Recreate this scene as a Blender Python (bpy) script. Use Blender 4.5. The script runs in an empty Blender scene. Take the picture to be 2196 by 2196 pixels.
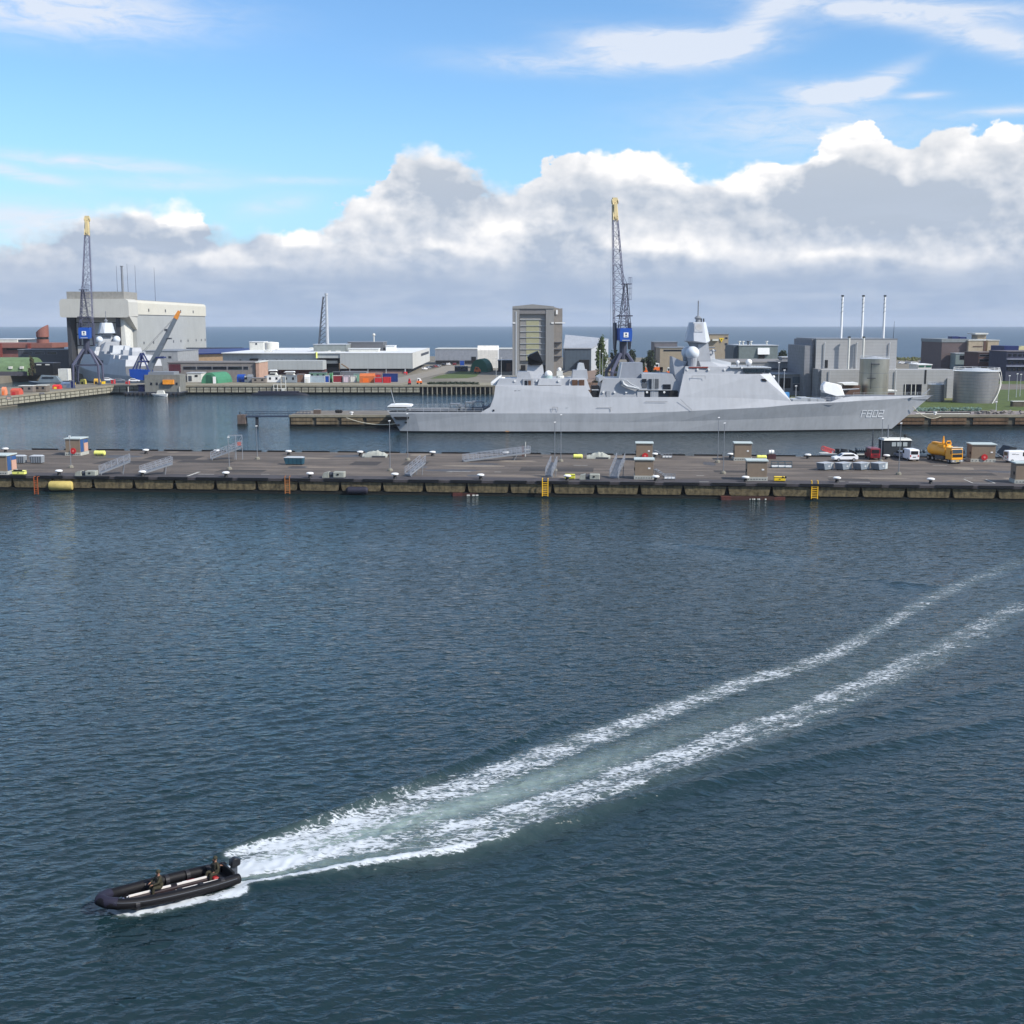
import bpy, bmesh, math, random
import numpy as np
from mathutils import Vector, Matrix
random.seed(7)
R = math.radians
C = bpy.context.scene.collection
SC = bpy.context.scene

# ---------------------------------------------------------------- camera survey
H = 28.5; FP = 2600.0; TH = R(8.832)
cT, sT = math.cos(TH), math.sin(TH)
def ray(px, py):
    u = (px-1098)/FP; v = (1098-py)/FP
    return Vector((u, cT+v*sT, -sT+v*cT))
def at(px, py, Y):
    d = ray(px, py); t = Y/d.y
    return Vector((d.x*t, Y, H+d.z*t))
def gr(px, py, z=0.0):
    d = ray(px, py); t = (z-H)/d.z
    return Vector((d.x*t, d.y*t, z))
def ZZ(py, Y): return at(1098, py, Y).z
def XX(px, Y, z=4.0): return (px-1098)/FP*(Y*cT+(H-z)*sT)
cam = bpy.data.cameras.new('camera'); camo = bpy.data.objects.new('camera', cam); C.objects.link(camo)
camo.location = (0, 0, H); camo.rotation_euler = (math.pi/2-TH, 0, 0)
cam.sensor_width = 36; cam.lens = 36*FP/2196; cam.clip_start = .5; cam.clip_end = 60000
SC.camera = camo

# ---------------------------------------------------------------- materials
def lin(c):
    return tuple(((v/255)/12.92 if v/255 <= .04045 else ((v/255+.055)/1.055)**2.4) for v in c)
MATS = {}
def mat(name, rgb, rough=.6, metal=0.0, var=.14, sc=.6, dirt=0.0, bump=0.0, stretch=(1, 1, 1), spec=.4, wave=None):
    """rgb is an sRGB albedo; var = noise variation, dirt = vertical streak amount, wave=(axis, period, depth) = ribs"""
    if name in MATS: return MATS[name]
    m = bpy.data.materials.new(name); m.use_nodes = True; nt = m.node_tree; N = nt.nodes; L = nt.links
    b = N['Principled BSDF']; b.inputs['Roughness'].default_value = rough; b.inputs['Metallic'].default_value = metal
    b.inputs['Specular IOR Level'].default_value = spec
    base = lin(rgb)
    tc = N.new('ShaderNodeTexCoord'); mp = N.new('ShaderNodeMapping'); mp.inputs['Scale'].default_value = stretch
    L.new(tc.outputs['Object'], mp.inputs[0])
    n = N.new('ShaderNodeTexNoise'); n.inputs['Scale'].default_value = sc; n.inputs['Detail'].default_value = 6; n.inputs['Roughness'].default_value = .62
    L.new(mp.outputs[0], n.inputs['Vector'])
    mr = N.new('ShaderNodeMapRange'); mr.inputs[1].default_value = .3; mr.inputs[2].default_value = .7
    mr.inputs[3].default_value = 1-var; mr.inputs[4].default_value = 1+var
    L.new(n.outputs['Fac'], mr.inputs[0]); fac = mr.outputs[0]
    if dirt:
        mp2 = N.new('ShaderNodeMapping'); mp2.inputs['Scale'].default_value = (1.3, 1.3, .12); L.new(tc.outputs['Object'], mp2.inputs[0])
        n2 = N.new('ShaderNodeTexNoise'); n2.inputs['Scale'].default_value = 1.1; n2.inputs['Detail'].default_value = 5; L.new(mp2.outputs[0], n2.inputs['Vector'])
        r2 = N.new('ShaderNodeMapRange'); r2.inputs[1].default_value = .42; r2.inputs[2].default_value = .75; r2.inputs[3].default_value = 1; r2.inputs[4].default_value = 1-dirt
        L.new(n2.outputs['Fac'], r2.inputs[0])
        mm = N.new('ShaderNodeMath'); mm.operation = 'MULTIPLY'; L.new(fac, mm.inputs[0]); L.new(r2.outputs[0], mm.inputs[1]); fac = mm.outputs[0]
    h = None
    if wave:
        w = N.new('ShaderNodeTexWave'); w.bands_direction = wave[0]; w.inputs['Scale'].default_value = math.pi*2/20/wave[1]; L.new(tc.outputs['Object'], w.inputs['Vector'])
        r3 = N.new('ShaderNodeMapRange'); r3.inputs[1].default_value = 0; r3.inputs[2].default_value = .25; r3.inputs[3].default_value = 1-wave[2]; r3.inputs[4].default_value = 1
        L.new(w.outputs['Fac'], r3.inputs[0])
        mm = N.new('ShaderNodeMath'); mm.operation = 'MULTIPLY'; L.new(fac, mm.inputs[0]); L.new(r3.outputs[0], mm.inputs[1]); fac = mm.outputs[0]
    mx = N.new('ShaderNodeVectorMath'); mx.operation = 'SCALE'; mx.inputs[0].default_value = base; L.new(fac, mx.inputs['Scale'])
    L.new(mx.outputs[0], b.inputs['Base Color'])
    if bump:
        bp = N.new('ShaderNodeBump'); bp.inputs['Strength'].default_value = .6; bp.inputs['Distance'].default_value = bump
        L.new(n.outputs['Fac'], bp.inputs['Height']); L.new(bp.outputs[0], b.inputs['Normal'])
    MATS[name] = m; return m

# ---------------------------------------------------------------- mesh builder
ORG = {}
class MB:
    def __init__(s): s.v = []; s.f = []
    def add(s, vs, fs):
        o = len(s.v); s.v += [tuple(p) for p in vs]; s.f += [tuple(i+o for i in f) for f in fs]; return s
    def box(s, x0, x1, y0, y1, z0, z1):
        return s.add([(x0,y0,z0),(x1,y0,z0),(x1,y1,z0),(x0,y1,z0),(x0,y0,z1),(x1,y0,z1),(x1,y1,z1),(x0,y1,z1)],
                     [(0,3,2,1),(4,5,6,7),(0,1,5,4),(1,2,6,5),(2,3,7,6),(3,0,4,7)])
    def prism(s, poly, axis, a, b):
        """poly of 2-D points; axis 'x': (y,z) 'y': (x,z) 'z': (x,y)"""
        n = len(poly)
        def P(p, t): return (t,p[0],p[1]) if axis == 'x' else ((p[0],t,p[1]) if axis == 'y' else (p[0],p[1],t))
        return s.add([P(p,a) for p in poly]+[P(p,b) for p in poly],
                     [tuple(range(n)), tuple(range(2*n-1, n-1, -1))]+[(i,(i+1)%n+n*0,(i+1)%n+n,i+n) for i in range(n)])
    def tube(s, pts, r, n=6, caps=True):
        pts = [Vector(p) for p in pts]; rs = r if isinstance(r, (list, tuple)) else [r]*len(pts); vs = []; fs = []
        t0 = (pts[1]-pts[0]).normalized(); u = t0.orthogonal().normalized()
        for i, p in enumerate(pts):
            t = (pts[min(i+1, len(pts)-1)]-pts[max(i-1, 0)]).normalized()
            u = (u-t*u.dot(t)); u = u.normalized() if u.length > 1e-6 else t.orthogonal().normalized(); w = t.cross(u)
            vs += [p+(u*math.cos(2*math.pi*k/n)+w*math.sin(2*math.pi*k/n))*rs[i] for k in range(n)]
        for i in range(len(pts)-1):
            for k in range(n): fs.append((i*n+k, i*n+(k+1)%n, (i+1)*n+(k+1)%n, (i+1)*n+k))
        if caps: fs += [tuple(range(n-1, -1, -1)), tuple(range((len(pts)-1)*n, len(pts)*n))]
        return s.add(vs, fs)
    def bar(s, a, b, w): return s.tube([a, b], w*.62, 4)
    def lathe(s, prof, cx=0, cy=0, n=20, x=None):
        """prof = [(r,z)...]"""
        vs = []; fs = []
        for (r, z) in prof: vs += [(cx+r*math.cos(2*math.pi*k/n), cy+r*math.sin(2*math.pi*k/n), z) for k in range(n)]
        m = len(prof)
        for i in range(m-1):
            for k in range(n): fs.append((i*n+k, i*n+(k+1)%n, (i+1)*n+(k+1)%n, (i+1)*n+k))
        fs += [tuple(range(n-1, -1, -1)), tuple(range((m-1)*n, m*n))]
        return s.add(vs, fs)
    def ball(s, c, r, n=16, sz=1.0):
        m = n//2
        return s.lathe([(max(.001, r*math.sin(math.pi*i/m)), c[2]-sz*r*math.cos(math.pi*i/m)) for i in range(m+1)], c[0], c[1], n)
    def grid(s, rows, closed=False):
        m = len(rows[0]); vs = [p for r in rows for p in r]; fs = []
        for i in range(len(rows)-1):
            for k in range(m-1+(1 if closed else 0)): fs.append((i*m+k, i*m+(k+1)%m, (i+1)*m+(k+1)%m, (i+1)*m+k))
        return s.add(vs, fs)
    def hull(s, pts):
        bm = bmesh.new(); [bm.verts.new(p) for p in pts]
        r = bmesh.ops.convex_hull(bm, input=bm.verts)
        bmesh.ops.delete(bm, geom=[v for v in bm.verts if not v.link_faces], context='VERTS')
        bmesh.ops.dissolve_limit(bm, angle_limit=R(1.5), verts=bm.verts, edges=bm.edges)
        bm.verts.index_update(); vs = [v.co.copy() for v in bm.verts]; fs = [tuple(v.index for v in f.verts) for f in bm.faces]; bm.free()
        return s.add(vs, fs)
    def xf(s, M): s.v = [tuple(M @ Vector(p)) for p in s.v]; return s
    def build(s, name, m, parent=None, smooth=False, bevel=0, **k):
        o0 = ORG.get(parent.name, Vector((0,0,0))) if parent else Vector((0,0,0))
        loc = Vector((0,0,0))
        if not parent and s.v:
            a = np.array(s.v); loc = Vector(((a[:,0].min()+a[:,0].max())/2, (a[:,1].min()+a[:,1].max())/2, a[:,2].min())); o0 = loc
        me = bpy.data.meshes.new(name); me.from_pydata([tuple(Vector(p)-o0) for p in s.v], [], s.f)
        bm = bmesh.new(); bm.from_mesh(me); bmesh.ops.recalc_face_normals(bm, faces=bm.faces)
        if bevel: bmesh.ops.bevel(bm, geom=[e for e in bm.edges if len(e.link_faces) == 2 and e.calc_face_angle(0) > .6], offset=bevel, segments=1, affect='EDGES')
        bm.to_mesh(me); bm.free()
        me.materials.append(m)
        o = bpy.data.objects.new(name, me); C.objects.link(o)
        if smooth:
            for p in me.polygons: p.use_smooth = True
            if smooth != 2:
                me.set_sharp_from_angle(angle=R(35))
        if parent: o.parent = parent; ORG[o.name] = o0
        else: o.location = loc
        for a, b in k.items(): o[a] = b
        return o
def thing(name, label, cat, loc=(0,0,0), rz=0, group=None, local=False):
    o = bpy.data.objects.new(name, None); o.empty_display_size = .3; C.objects.link(o)
    o.location = loc; o.rotation_euler = (0,0,rz); o['label'] = label; o['category'] = cat
    if group: o['group'] = group
    ORG[o.name] = Vector((0,0,0)) if local else Vector(loc)
    return o
def kids(o): return [c for c in bpy.data.objects if c.parent == o]
KID = {}
def tree_of(o):
    if o.name not in KID: KID[o.name] = [(c, tree_of(c)) for c in kids(o)]
    return KID[o.name]
def dup(o, loc, rz=None, label=None, group=None, skip=()):
    t = tree_of(o); r = o.copy(); C.objects.link(r); r.location = loc
    if rz is not None: r.rotation_euler = (0,0,rz)
    if label: r['label'] = label
    if group: r['group'] = group
    def rec(lst, p):
        for c, sub in lst:
            if c.name.split('.')[0] in skip: continue
            d = c.copy(); C.objects.link(d); d.parent = p; rec(sub, d)
    rec(t, r); return r
def recolor(o, frm, to):
    """give the copy's parts another paint (its own mesh data)"""
    for c in o.children_recursive:
        if c.type == 'MESH' and c.data.materials and c.data.materials[0] == frm:
            c.data = c.data.copy(); c.data.materials[0] = to
def struct(o): o['kind'] = 'structure'; return o
# ---------------------------------------------------------------- sky, clouds and sun
SUN_AZ, SUN_EL = R(119), R(40)          # azimuth clockwise from +Y
w = bpy.data.worlds.new('World'); SC.world = w; w.use_nodes = True; nt = w.node_tree; N = nt.nodes; L = nt.links
for n in list(N): N.remove(n)
class V:
    def __init__(s, k): s.k = k
    def _m(a, op, b=None, c=None, clamp=False):
        n = N.new('ShaderNodeMath'); n.operation = op; n.use_clamp = clamp
        for i, x in enumerate((a, b, c)):
            if x is None: continue
            if isinstance(x, V): L.new(x.k, n.inputs[i])
            else: n.inputs[i].default_value = x
        return V(n.outputs[0])
    def __add__(a, b): return V._m(a, 'ADD', b)
    __radd__ = __add__
    def __mul__(a, b): return V._m(a, 'MULTIPLY', b)
    __rmul__ = __mul__
    def __sub__(a, b): return V._m(a, 'SUBTRACT', b)
    def __rsub__(a, b): return V._m(b, 'SUBTRACT', a)
    def __truediv__(a, b): return V._m(a, 'DIVIDE', b)
    def exp(a): return V._m(2.71828, 'POWER', a)
    def clamp(a): return V._m(a, 'ADD', 0.0, clamp=True)
    def max(a, b): return V._m(a, 'MAXIMUM', b)
    def min(a, b): return V._m(a, 'MINIMUM', b)
def sstep(x, lo, hi, a=0.0, b=1.0):
    n = N.new('ShaderNodeMapRange'); n.interpolation_type = 'SMOOTHSTEP'; L.new(x.k, n.inputs[0])
    for i, q in zip((1, 2, 3, 4), (lo, hi, a, b)): n.inputs[i].default_value = q
    return V(n.outputs[0])
def vec(x, y, z=0.0):
    n = N.new('ShaderNodeCombineXYZ')
    for i, q in enumerate((x, y, z)):
        if isinstance(q, V): L.new(q.k, n.inputs[i])
        else: n.inputs[i].default_value = q
    return n.outputs[0]
def noise(v, sc, det=5, rough=.55, dist=0.0, d3=False):
    n = N.new('ShaderNodeTexNoise'); n.noise_dimensions = '3D' if d3 else '2D'; n.inputs['Scale'].default_value = sc; n.inputs['Detail'].default_value = det
    n.inputs['Roughness'].default_value = rough; n.inputs['Distortion'].default_value = dist; L.new(v, n.inputs['Vector']); return V(n.outputs['Fac'])
def voro(v, sc, det=2.0):
    n = N.new('ShaderNodeTexVoronoi'); n.voronoi_dimensions = '2D'; n.feature = 'F1'; n.inputs['Scale'].default_value = sc
    n.inputs['Detail'].default_value = 0; L.new(v, n.inputs['Vector']); return V(n.outputs['Distance'])
tc = N.new('ShaderNodeTexCoord'); sp = N.new('ShaderNodeSeparateXYZ'); L.new(tc.outputs['Generated'], sp.inputs[0])
dx, dy, dz = (V(sp.outputs[i]) for i in range(3))
az = V._m(dx, 'ARCTAN2', dy)*57.2958
el = V._m(dz, 'ARCSINE')*57.2958
def pe(x, y):                            # a direction read off the photograph (display pixels) -> azimuth, elevation in degrees
    d = ray(x*1.13665, y*1.13665); return math.degrees(math.atan2(d.x, d.y)), math.degrees(math.asin(d.z/d.length))
prof = [(-60,430),(0,462),(60,440),(110,425),(160,398),(210,384),(265,384),(300,388),(345,376),(375,400),(400,434),(450,436),(500,430),(545,424),(590,432),(625,415),(645,385),(690,365),(728,330),(750,290),(800,266),(850,280),(900,318),(940,352),(985,345),(1040,296),(1100,283),(1180,286),(1262,284),(1300,315),(1345,332),(1385,318),(1425,300),(1500,296),(1530,292),(1560,240),(1600,226),(1645,240),(1690,268),(1730,262),(1790,246),(1850,243),(1900,226),(1990,235),(2200,260)]
pts = [pe(*p) for p in prof]
fc = N.new('ShaderNodeFloatCurve'); cv = fc.mapping.curves[0]; A0, A1, EM = -26.0, 27.0, 14.0
cp = [((a-A0)/(A1-A0), e/EM) for a, e in pts]; cp = [c for c in cp if 0 < c[0] < 1]
cv.points[0].location = (0, cp[0][1]); cv.points[1].location = (1, cp[-1][1])
for c in cp: cv.points.new(*c)
fc.mapping.update()
P2 = vec(az, el*1.35, 3.7)
wn = noise(vec(az, el*1.6, 9.1), .8, 5, .6)
L.new(((az+(wn-.5)*2.2-A0)/(A1-A0)).k, fc.inputs['Value'])
top = V(fc.outputs[0])*EM
def bil(v):                              # cauliflower relief, metres stand for degrees here
    return (noise(v, .55, 8, .56)-.5)*2.6 - (voro(v, .9)-.45)*.7 - (voro(v, 2.3)-.45)*.22
b0 = bil(P2)
Ps = N.new('ShaderNodeVectorMath'); Ps.operation = 'ADD'; L.new(P2, Ps.inputs[0]); Ps.inputs[1].default_value = (.42, .36, 0)
b1 = bil(Ps.outputs[0])
hgt = top-el+b0*.55
softn = sstep(noise(vec(az*.5, el*.8, 14.0), .55, 3, .5), .42, .66)+(1.0-sstep(az, -14.0, -2.0))*.35
cum = sstep(hgt/(softn*.75+.16), -.25, 1.0)
relief = (b0-b1)
rim = V.exp(hgt.max(0.0)*-1.1)
mass = noise(vec(az, el*2.0, 21.3), .22, 4, .5)
def blob(x, y, rx, ry, amt):             # broad light and dark masses of the bank
    a0, e0 = pe(x, y); u = (waz-a0)*(1/rx); v = (wel-e0)*(1/ry); return V.exp((u*u+v*v)*-1.0)*amt
waz = az+(wn-.5)*3.0; wel = el+(mass-.5)*2.4
bl = None
for b_ in ((1190,300,2.6,.95,.75),(1290,345,1.3,.8,.45),(1400,345,1.6,1.1,.55),(1520,292,1.2,.5,.6),(1605,238,1.3,.6,.9),(1905,245,1.6,.8,.7),(345,395,.9,.65,1.0),(550,440,1.8,.4,.55),(225,392,1.3,.3,.4),
           (960,430,1.8,.6,.5),(1240,455,2.6,.55,.5),(1560,472,2.4,.5,.45),(1800,490,2.2,.45,.42),(870,470,2.2,.45,.45),(60,440,1.8,.35,.5),(420,500,3.2,.35,.4),(700,385,1.6,.7,.35),(820,285,1.3,.6,.12),(1770,290,2.2,.8,.2),(1020,345,1.6,.8,.15),
           (1700,385,4.6,1.2,-.45),(850,350,2.2,.9,-.38),(300,450,4.5,.9,-.25),(1330,385,2.0,.5,-.15),(1560,330,1.6,.7,-.25)):
    q = blob(*b_); bl = q if bl is None else bl+q
lit = (rim*.26+relief*.32+(mass-.5)*1.0+bl*1.5+.24).clamp()
lowl = sstep(el, 1.7, 3.4)
lit = (lit*(lowl*.9+.1))
def rgbmix(f, a, b):
    n = N.new('ShaderNodeMix'); n.data_type = 'RGBA'; 
    if isinstance(f, V): L.new(f.k, n.inputs['Factor'])
    else: n.inputs['Factor'].default_value = f
    for s_, q in (('A', a), ('B', b)):
        i = [x for x in n.inputs if x.name == s_ and x.type == 'RGBA'][0]
        if isinstance(q, tuple): i.default_value = q+(1,)
        else: L.new(q, i)
    return [x for x in n.outputs if x.type == 'RGBA'][0]
SK = 5.3
def sc3(c, k=1.0): return tuple(v*k*SK for v in lin(c))
ramp = sstep(el, .2, 5.0)
shade = rgbmix(ramp, sc3((164,184,214)), sc3((187,199,216)))
shade = rgbmix(sstep(el, 5.0, 9.0)*.8, shade, sc3((204,211,220)))
streakn = noise(vec(az*.30, el*1.6, 2.2), .8, 4, .5)
shade2 = rgbmix((sstep(streakn, .4, .72)*(1.0-sstep(el, 3.0, 7.0)))*.4, shade, sc3((198,210,229)))
cumc = rgbmix(lit, shade2, sc3((255,253,252), 1.12))
# high thin cloud: feathered wisps
FE = (sstep(noise(vec(az*.55+el*.12, el*2.3), .8, 6, .64, .4), .2, .72), sstep(noise(vec(az*.5-el*.3+31.0, el*2.1+7.0), .8, 6, .64, .4), .2, .72))
def wisp(x, y, ln, th, tilt, curve, amt, seed):
    a0, e0 = pe(x, y); c, s = math.cos(R(tilt)), math.sin(R(tilt))
    u = (az-a0)*c+(el-e0)*s; v = (el-e0)*c-(az-a0)*s
    v = v-u*u*curve
    st = FE[int(seed) % 2]
    m = V.exp((u*u)*(-1.0/ln**2)+(v*v)*(-1.0/th**2))
    return (m*(st*1.15+.42)*(1.15*amt))
ws = [wisp(1270,90,3.4,.62,-1,.012,1.9,1.1), wisp(1060,120,4.6,.5,-2,0,.45,2.2), wisp(1600,176,2.0,.45,7,.07,1.8,2.3),
      wisp(1700,20,5.5,.5,-6,.0,.85,4.4), wisp(1880,75,3.0,.5,-16,0,.8,5.5), wisp(120,18,5.5,1.0,0,0,.8,6.6), wisp(1440,30,2.2,.6,35,0,.6,7.7),
      wisp(170,306,4.5,.28,-2,0,.6,8.8), wisp(30,326,2.4,.25,-10,0,.6,9.9), wisp(580,341,2.6,.16,0,0,.4,11.1), wisp(1500,240,5.5,1.3,-3,0,.42,12.2),
      wisp(1740,180,1.0,.14,0,0,.5,13.3), wisp(1900,210,2.0,.2,0,0,.5,14.4), wisp(60,420,4.5,.8,0,0,.7,15.5), wisp(320,345,3.2,.3,0,0,.4,16.6), wisp(520,388,1.6,.4,8,0,.4,17.7)]
cir = ws[0]
for q in ws[1:]: cir = cir+q
far = noise(vec(dx*3.0, dy*6.0, dz*6.0), 1.1, 4, .62, .5, True)
sky = N.new('ShaderNodeTexSky'); sky.sky_type = 'NISHITA'; sky.sun_disc = False; sky.sun_elevation = SUN_EL; sky.sun_rotation = SUN_AZ
sky.altitude = 30; sky.air_density = 1.0; sky.dust_density = .5; sky.ozone_density = 2.0
tint = N.new('ShaderNodeVectorMath'); tint.operation = 'MULTIPLY'; L.new(sky.outputs[0], tint.inputs[0]); tint.inputs[1].default_value = SKYTINT = (.62, .83, 1.0)
horiz = rgbmix((1.0-sstep(el, 1.0, 11.0))*.55, tint.outputs[0], sc3((176,222,252)))
c1 = rgbmix(cir.clamp()*.85, horiz, sc3((236,242,253)))
c2 = rgbmix(cum, c1, cumc)
# the rest of the dome, outside the window the photograph records: scattered cloud
a1 = rgbmix(sstep(far, .42, .64)*.75, tint.outputs[0], sc3((226,232,244)))
a2 = rgbmix(1.0-sstep(el, 3.0, 9.0), a1, sc3((170,182,204)))
a3 = rgbmix(sstep(el, -1.2, -.4), sc3((90,105,125)), a2)
bgA = N.new('ShaderNodeBackground'); L.new(a3, bgA.inputs[0]); bgA.inputs['Strength'].default_value = .10
bgB = N.new('ShaderNodeBackground'); L.new(c2, bgB.inputs[0]); bgB.inputs['Strength'].default_value = .10
inside = (1.0-sstep(V._m(az, 'ABSOLUTE'), 26.0, 30.0))*(1.0-sstep(el, 15.5, 20.0))*sstep(el, -.6, -.3)
ms = N.new('ShaderNodeMixShader'); L.new(inside.k, ms.inputs[0]); L.new(bgA.outputs[0], ms.inputs[1]); L.new(bgB.outputs[0], ms.inputs[2])
out = N.new('ShaderNodeOutputWorld'); L.new(ms.outputs[0], out.inputs[0])
w.cycles.sampling_method = 'NONE'
SC.cycles.sample_clamp_direct = 1.6; SC.cycles.sample_clamp_indirect = 3; SC.cycles.max_bounces = 5; SC.cycles.diffuse_bounces = 2; SC.cycles.glossy_bounces = 3; SC.cycles.transparent_max_bounces = 6
sl = bpy.data.lights.new('sun', 'SUN'); sl.energy = 3.0; sl.angle = R(.6); sl.color = (1, .95, .87)
so = bpy.data.objects.new('sun', sl); C.objects.link(so)
sd = Vector((math.sin(SUN_AZ)*math.cos(SUN_EL), math.cos(SUN_AZ)*math.cos(SUN_EL), math.sin(SUN_EL)))
so.rotation_euler = sd.to_track_quat('Z', 'Y').to_euler(); so.location = (60, -40, 90)
SC.view_settings.view_transform = 'Standard'; SC.view_settings.look = 'None'; SC.view_settings.exposure = .88; SC.view_settings.gamma = 1
# ---------------------------------------------------------------- water
D2 = 1.13665
def wl(pts, z=0.05): return [gr(x*D2, y*D2, z) for x, y in pts]
arms = [ # (display pixel centre line -> water points, half widths in metres, strengths along it)
 ('foam', [(436,1612),(520,1594),(600,1574),(700,1545),(800,1507),(900,1475),(1000,1437),(1100,1398),(1200,1362),(1300,1325),(1400,1288),(1500,1260),(1560,1240),(1620,1207),(1700,1160),(1780,1117),(1932,1056)], [.35,.7,1.0,1.3,1.35,1.35,1.3,1.2,1.15,1.1,1.0,1.0,.95,.85,.8,.9,1.0], [.85,.86,.78,.68,.64,.62,.62,.60,.60,.58,.56,.54,.52,.49,.45,.40,.30]),
 ('foam', [(448,1645),(520,1632),(600,1612),(700,1588),(800,1562),(900,1535),(1000,1508),(1100,1470),(1200,1437)], [.55,.7,.6,.55,.5,.4,.4,.3,.3], [1.3,1.2,.95,.72,.5,.42,.35,.28,.15]),
 ('foam', [(600,1618),(700,1600),(800,1573),(900,1552),(1000,1518),(1100,1484),(1200,1449),(1300,1412),(1400,1376),(1500,1342),(1600,1300),(1700,1256),(1800,1208),(1932,1140)], [.4,.6,.7,.75,.8,.8,.8,.85,.85,.85,.9,1.0,1.1,1.3], [.6,.64,.66,.68,.70,.68,.66,.64,.60,.58,.56,.52,.46,.34]),
 ('foam', [(640,1598),(760,1562),(880,1530),(1000,1492),(1120,1450),(1260,1400),(1400,1352)], [1.0,1.3,1.4,1.5,1.5,1.4,1.2], [.42,.36,.32,.30,.27,.24,.12]),
 ('foam', [(760,1606),(880,1580),(1000,1542),(1100,1508),(1200,1472),(1300,1436),(1400,1399),(1500,1364),(1620,1312),(1750,1252),(1900,1176)], [.5,.7,.85,.85,.8,.7,.65,.6,.7,.9,1.0], [.5,.56,.60,.60,.58,.54,.50,.46,.42,.36,.2]),
 ('foam', [(455,1668),(520,1662),(600,1648),(680,1634),(760,1621),(860,1608),(920,1594),(1000,1566),(1100,1530)], [.28,.25,.3,.35,.4,.4,.4,.5,.5], [1.2,1.15,1.0,1.0,1.05,1.0,.7,.5,.2]),
 ('foam', [(700,1616),(800,1600),(900,1578),(1000,1545),(1100,1512)], [.6,1.0,1.1,1.0,.8], [.45,.5,.48,.4,.2]),
 ('foam', [(206,1718),(235,1719),(259,1717),(305,1711),(350,1702),(396,1694),(450,1680)], [.14,.34,.44,.42,.34,.32,.38], [.9,1.3,1.4,1.3,1.1,1.0,1.1]),
 ('foam', [(438,1640),(480,1630),(540,1614),(620,1592),(720,1566)], [.5,1.1,1.3,1.4,1.4], [1.0,.85,.68,.5,.3]),
 ('milk', [(448,1640),(520,1618),(600,1594),(700,1568),(800,1540),(900,1510),(1000,1480),(1100,1448),(1200,1412),(1320,1370),(1450,1328),(1600,1270),(1750,1200),(1932,1100)], [.6,1.0,1.3,1.6,1.6,1.6,1.7,1.8,1.9,2.0,2.4,2.8,3,3], [1,1,.9,.85,.85,.8,.7,.55,.35,.22,.15,.1,.06,.03]),
 ('milk', [(448,1655),(600,1630),(800,1585),(1000,1525),(1200,1455),(1500,1350)], [.5,1.2,2.6,3,2.8,2.5], [.7,.45,.35,.3,.2,.1]),
 ('lift', [(420,1606),(500,1580),(650,1532),(760,1492),(850,1452),(920,1422),(1000,1382),(1100,1335)], [.5]*8, [.08,.16,.24,.22,.18,.14,.10,.04]),
 ('lift', [(480,1672),(700,1634),(900,1602),(960,1582),(1060,1552),(1160,1521),(1280,1492),(1400,1460),(1560,1428),(1700,1398),(1932,1350)], [.55,.6,.65,.7,.7,.75,.8,.8,.8,.8,.8], [.12,.16,.2,.24,.24,.22,.18,.17,.14,.12,.08]),
 ('lift', [(1040,1528),(1200,1478),(1400,1420),(1600,1362),(1932,1280)], [.8]*5, [.05,.1,.12,.1,.06]),
 ('lift', [(1240,1022),(1400,1038),(1520,1052)], [1.1]*3, [.05,.14,.05]),
 ('lift', [(1600,1086),(1700,1100),(1800,1106)], [1.2]*3, [.05,.13,.05]),
]
PH0, PH1, NA = R(-36), R(36), 1000
AY = -6.0                                  # apex of the fan, behind the camera
rads = []; r_ = 24.0
while r_ < 13000:
    rads.append(r_); r_ *= 1.0028 if r_ < 240 else (1.009 if r_ < 600 else 1.05)
rads = np.array(rads); phs = np.linspace(PH0, PH1, NA)
RR, PH = np.meshgrid(rads, phs, indexing='ij')
WX = (RR*np.sin(PH)).ravel(); WY = (AY+RR*np.cos(PH)).ravel()
def segfield(pts, hw, st, hard=False):
    """strength (profile over distance to a polyline) and the distance itself"""
    best = np.zeros_like(WX)
    for i in range(len(pts)-1):
        ax, ay = pts[i].x, pts[i].y; bx, by = pts[i+1].x-ax, pts[i+1].y-ay; l2 = bx*bx+by*by
        m = (WX > min(ax, ax+bx)-12) & (WX < max(ax, ax+bx)+12) & (WY > min(ay, ay+by)-12) & (WY < max(ay, ay+by)+12)
        if not m.any(): continue
        t = np.clip(((WX[m]-ax)*bx+(WY[m]-ay)*by)/l2, 0, 1); d = np.hypot(WX[m]-ax-bx*t, WY[m]-ay-by*t)
        w_ = hw[i]*(1-t)+hw[i+1]*t; s_ = st[i]*(1-t)+st[i+1]*t
        best[m] = np.maximum(best[m], s_*np.exp(-(d/w_)**(3.2 if hard else 2)*1.1))
    return best
foam = np.zeros_like(WX); milk = np.zeros_like(WX); lift = np.zeros_like(WX)
for kind, p, hw, st in arms:
    q = segfield(wl(p), [h_*(1.4 if kind == 'foam' else 1) for h_ in hw], st, kind == 'foam')
    if kind == 'foam': foam = np.maximum(foam, q); milk = np.maximum(milk, .34*q)
    elif kind == 'milk': milk = np.maximum(milk, q)
    else:
        lift += q*2.1
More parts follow.
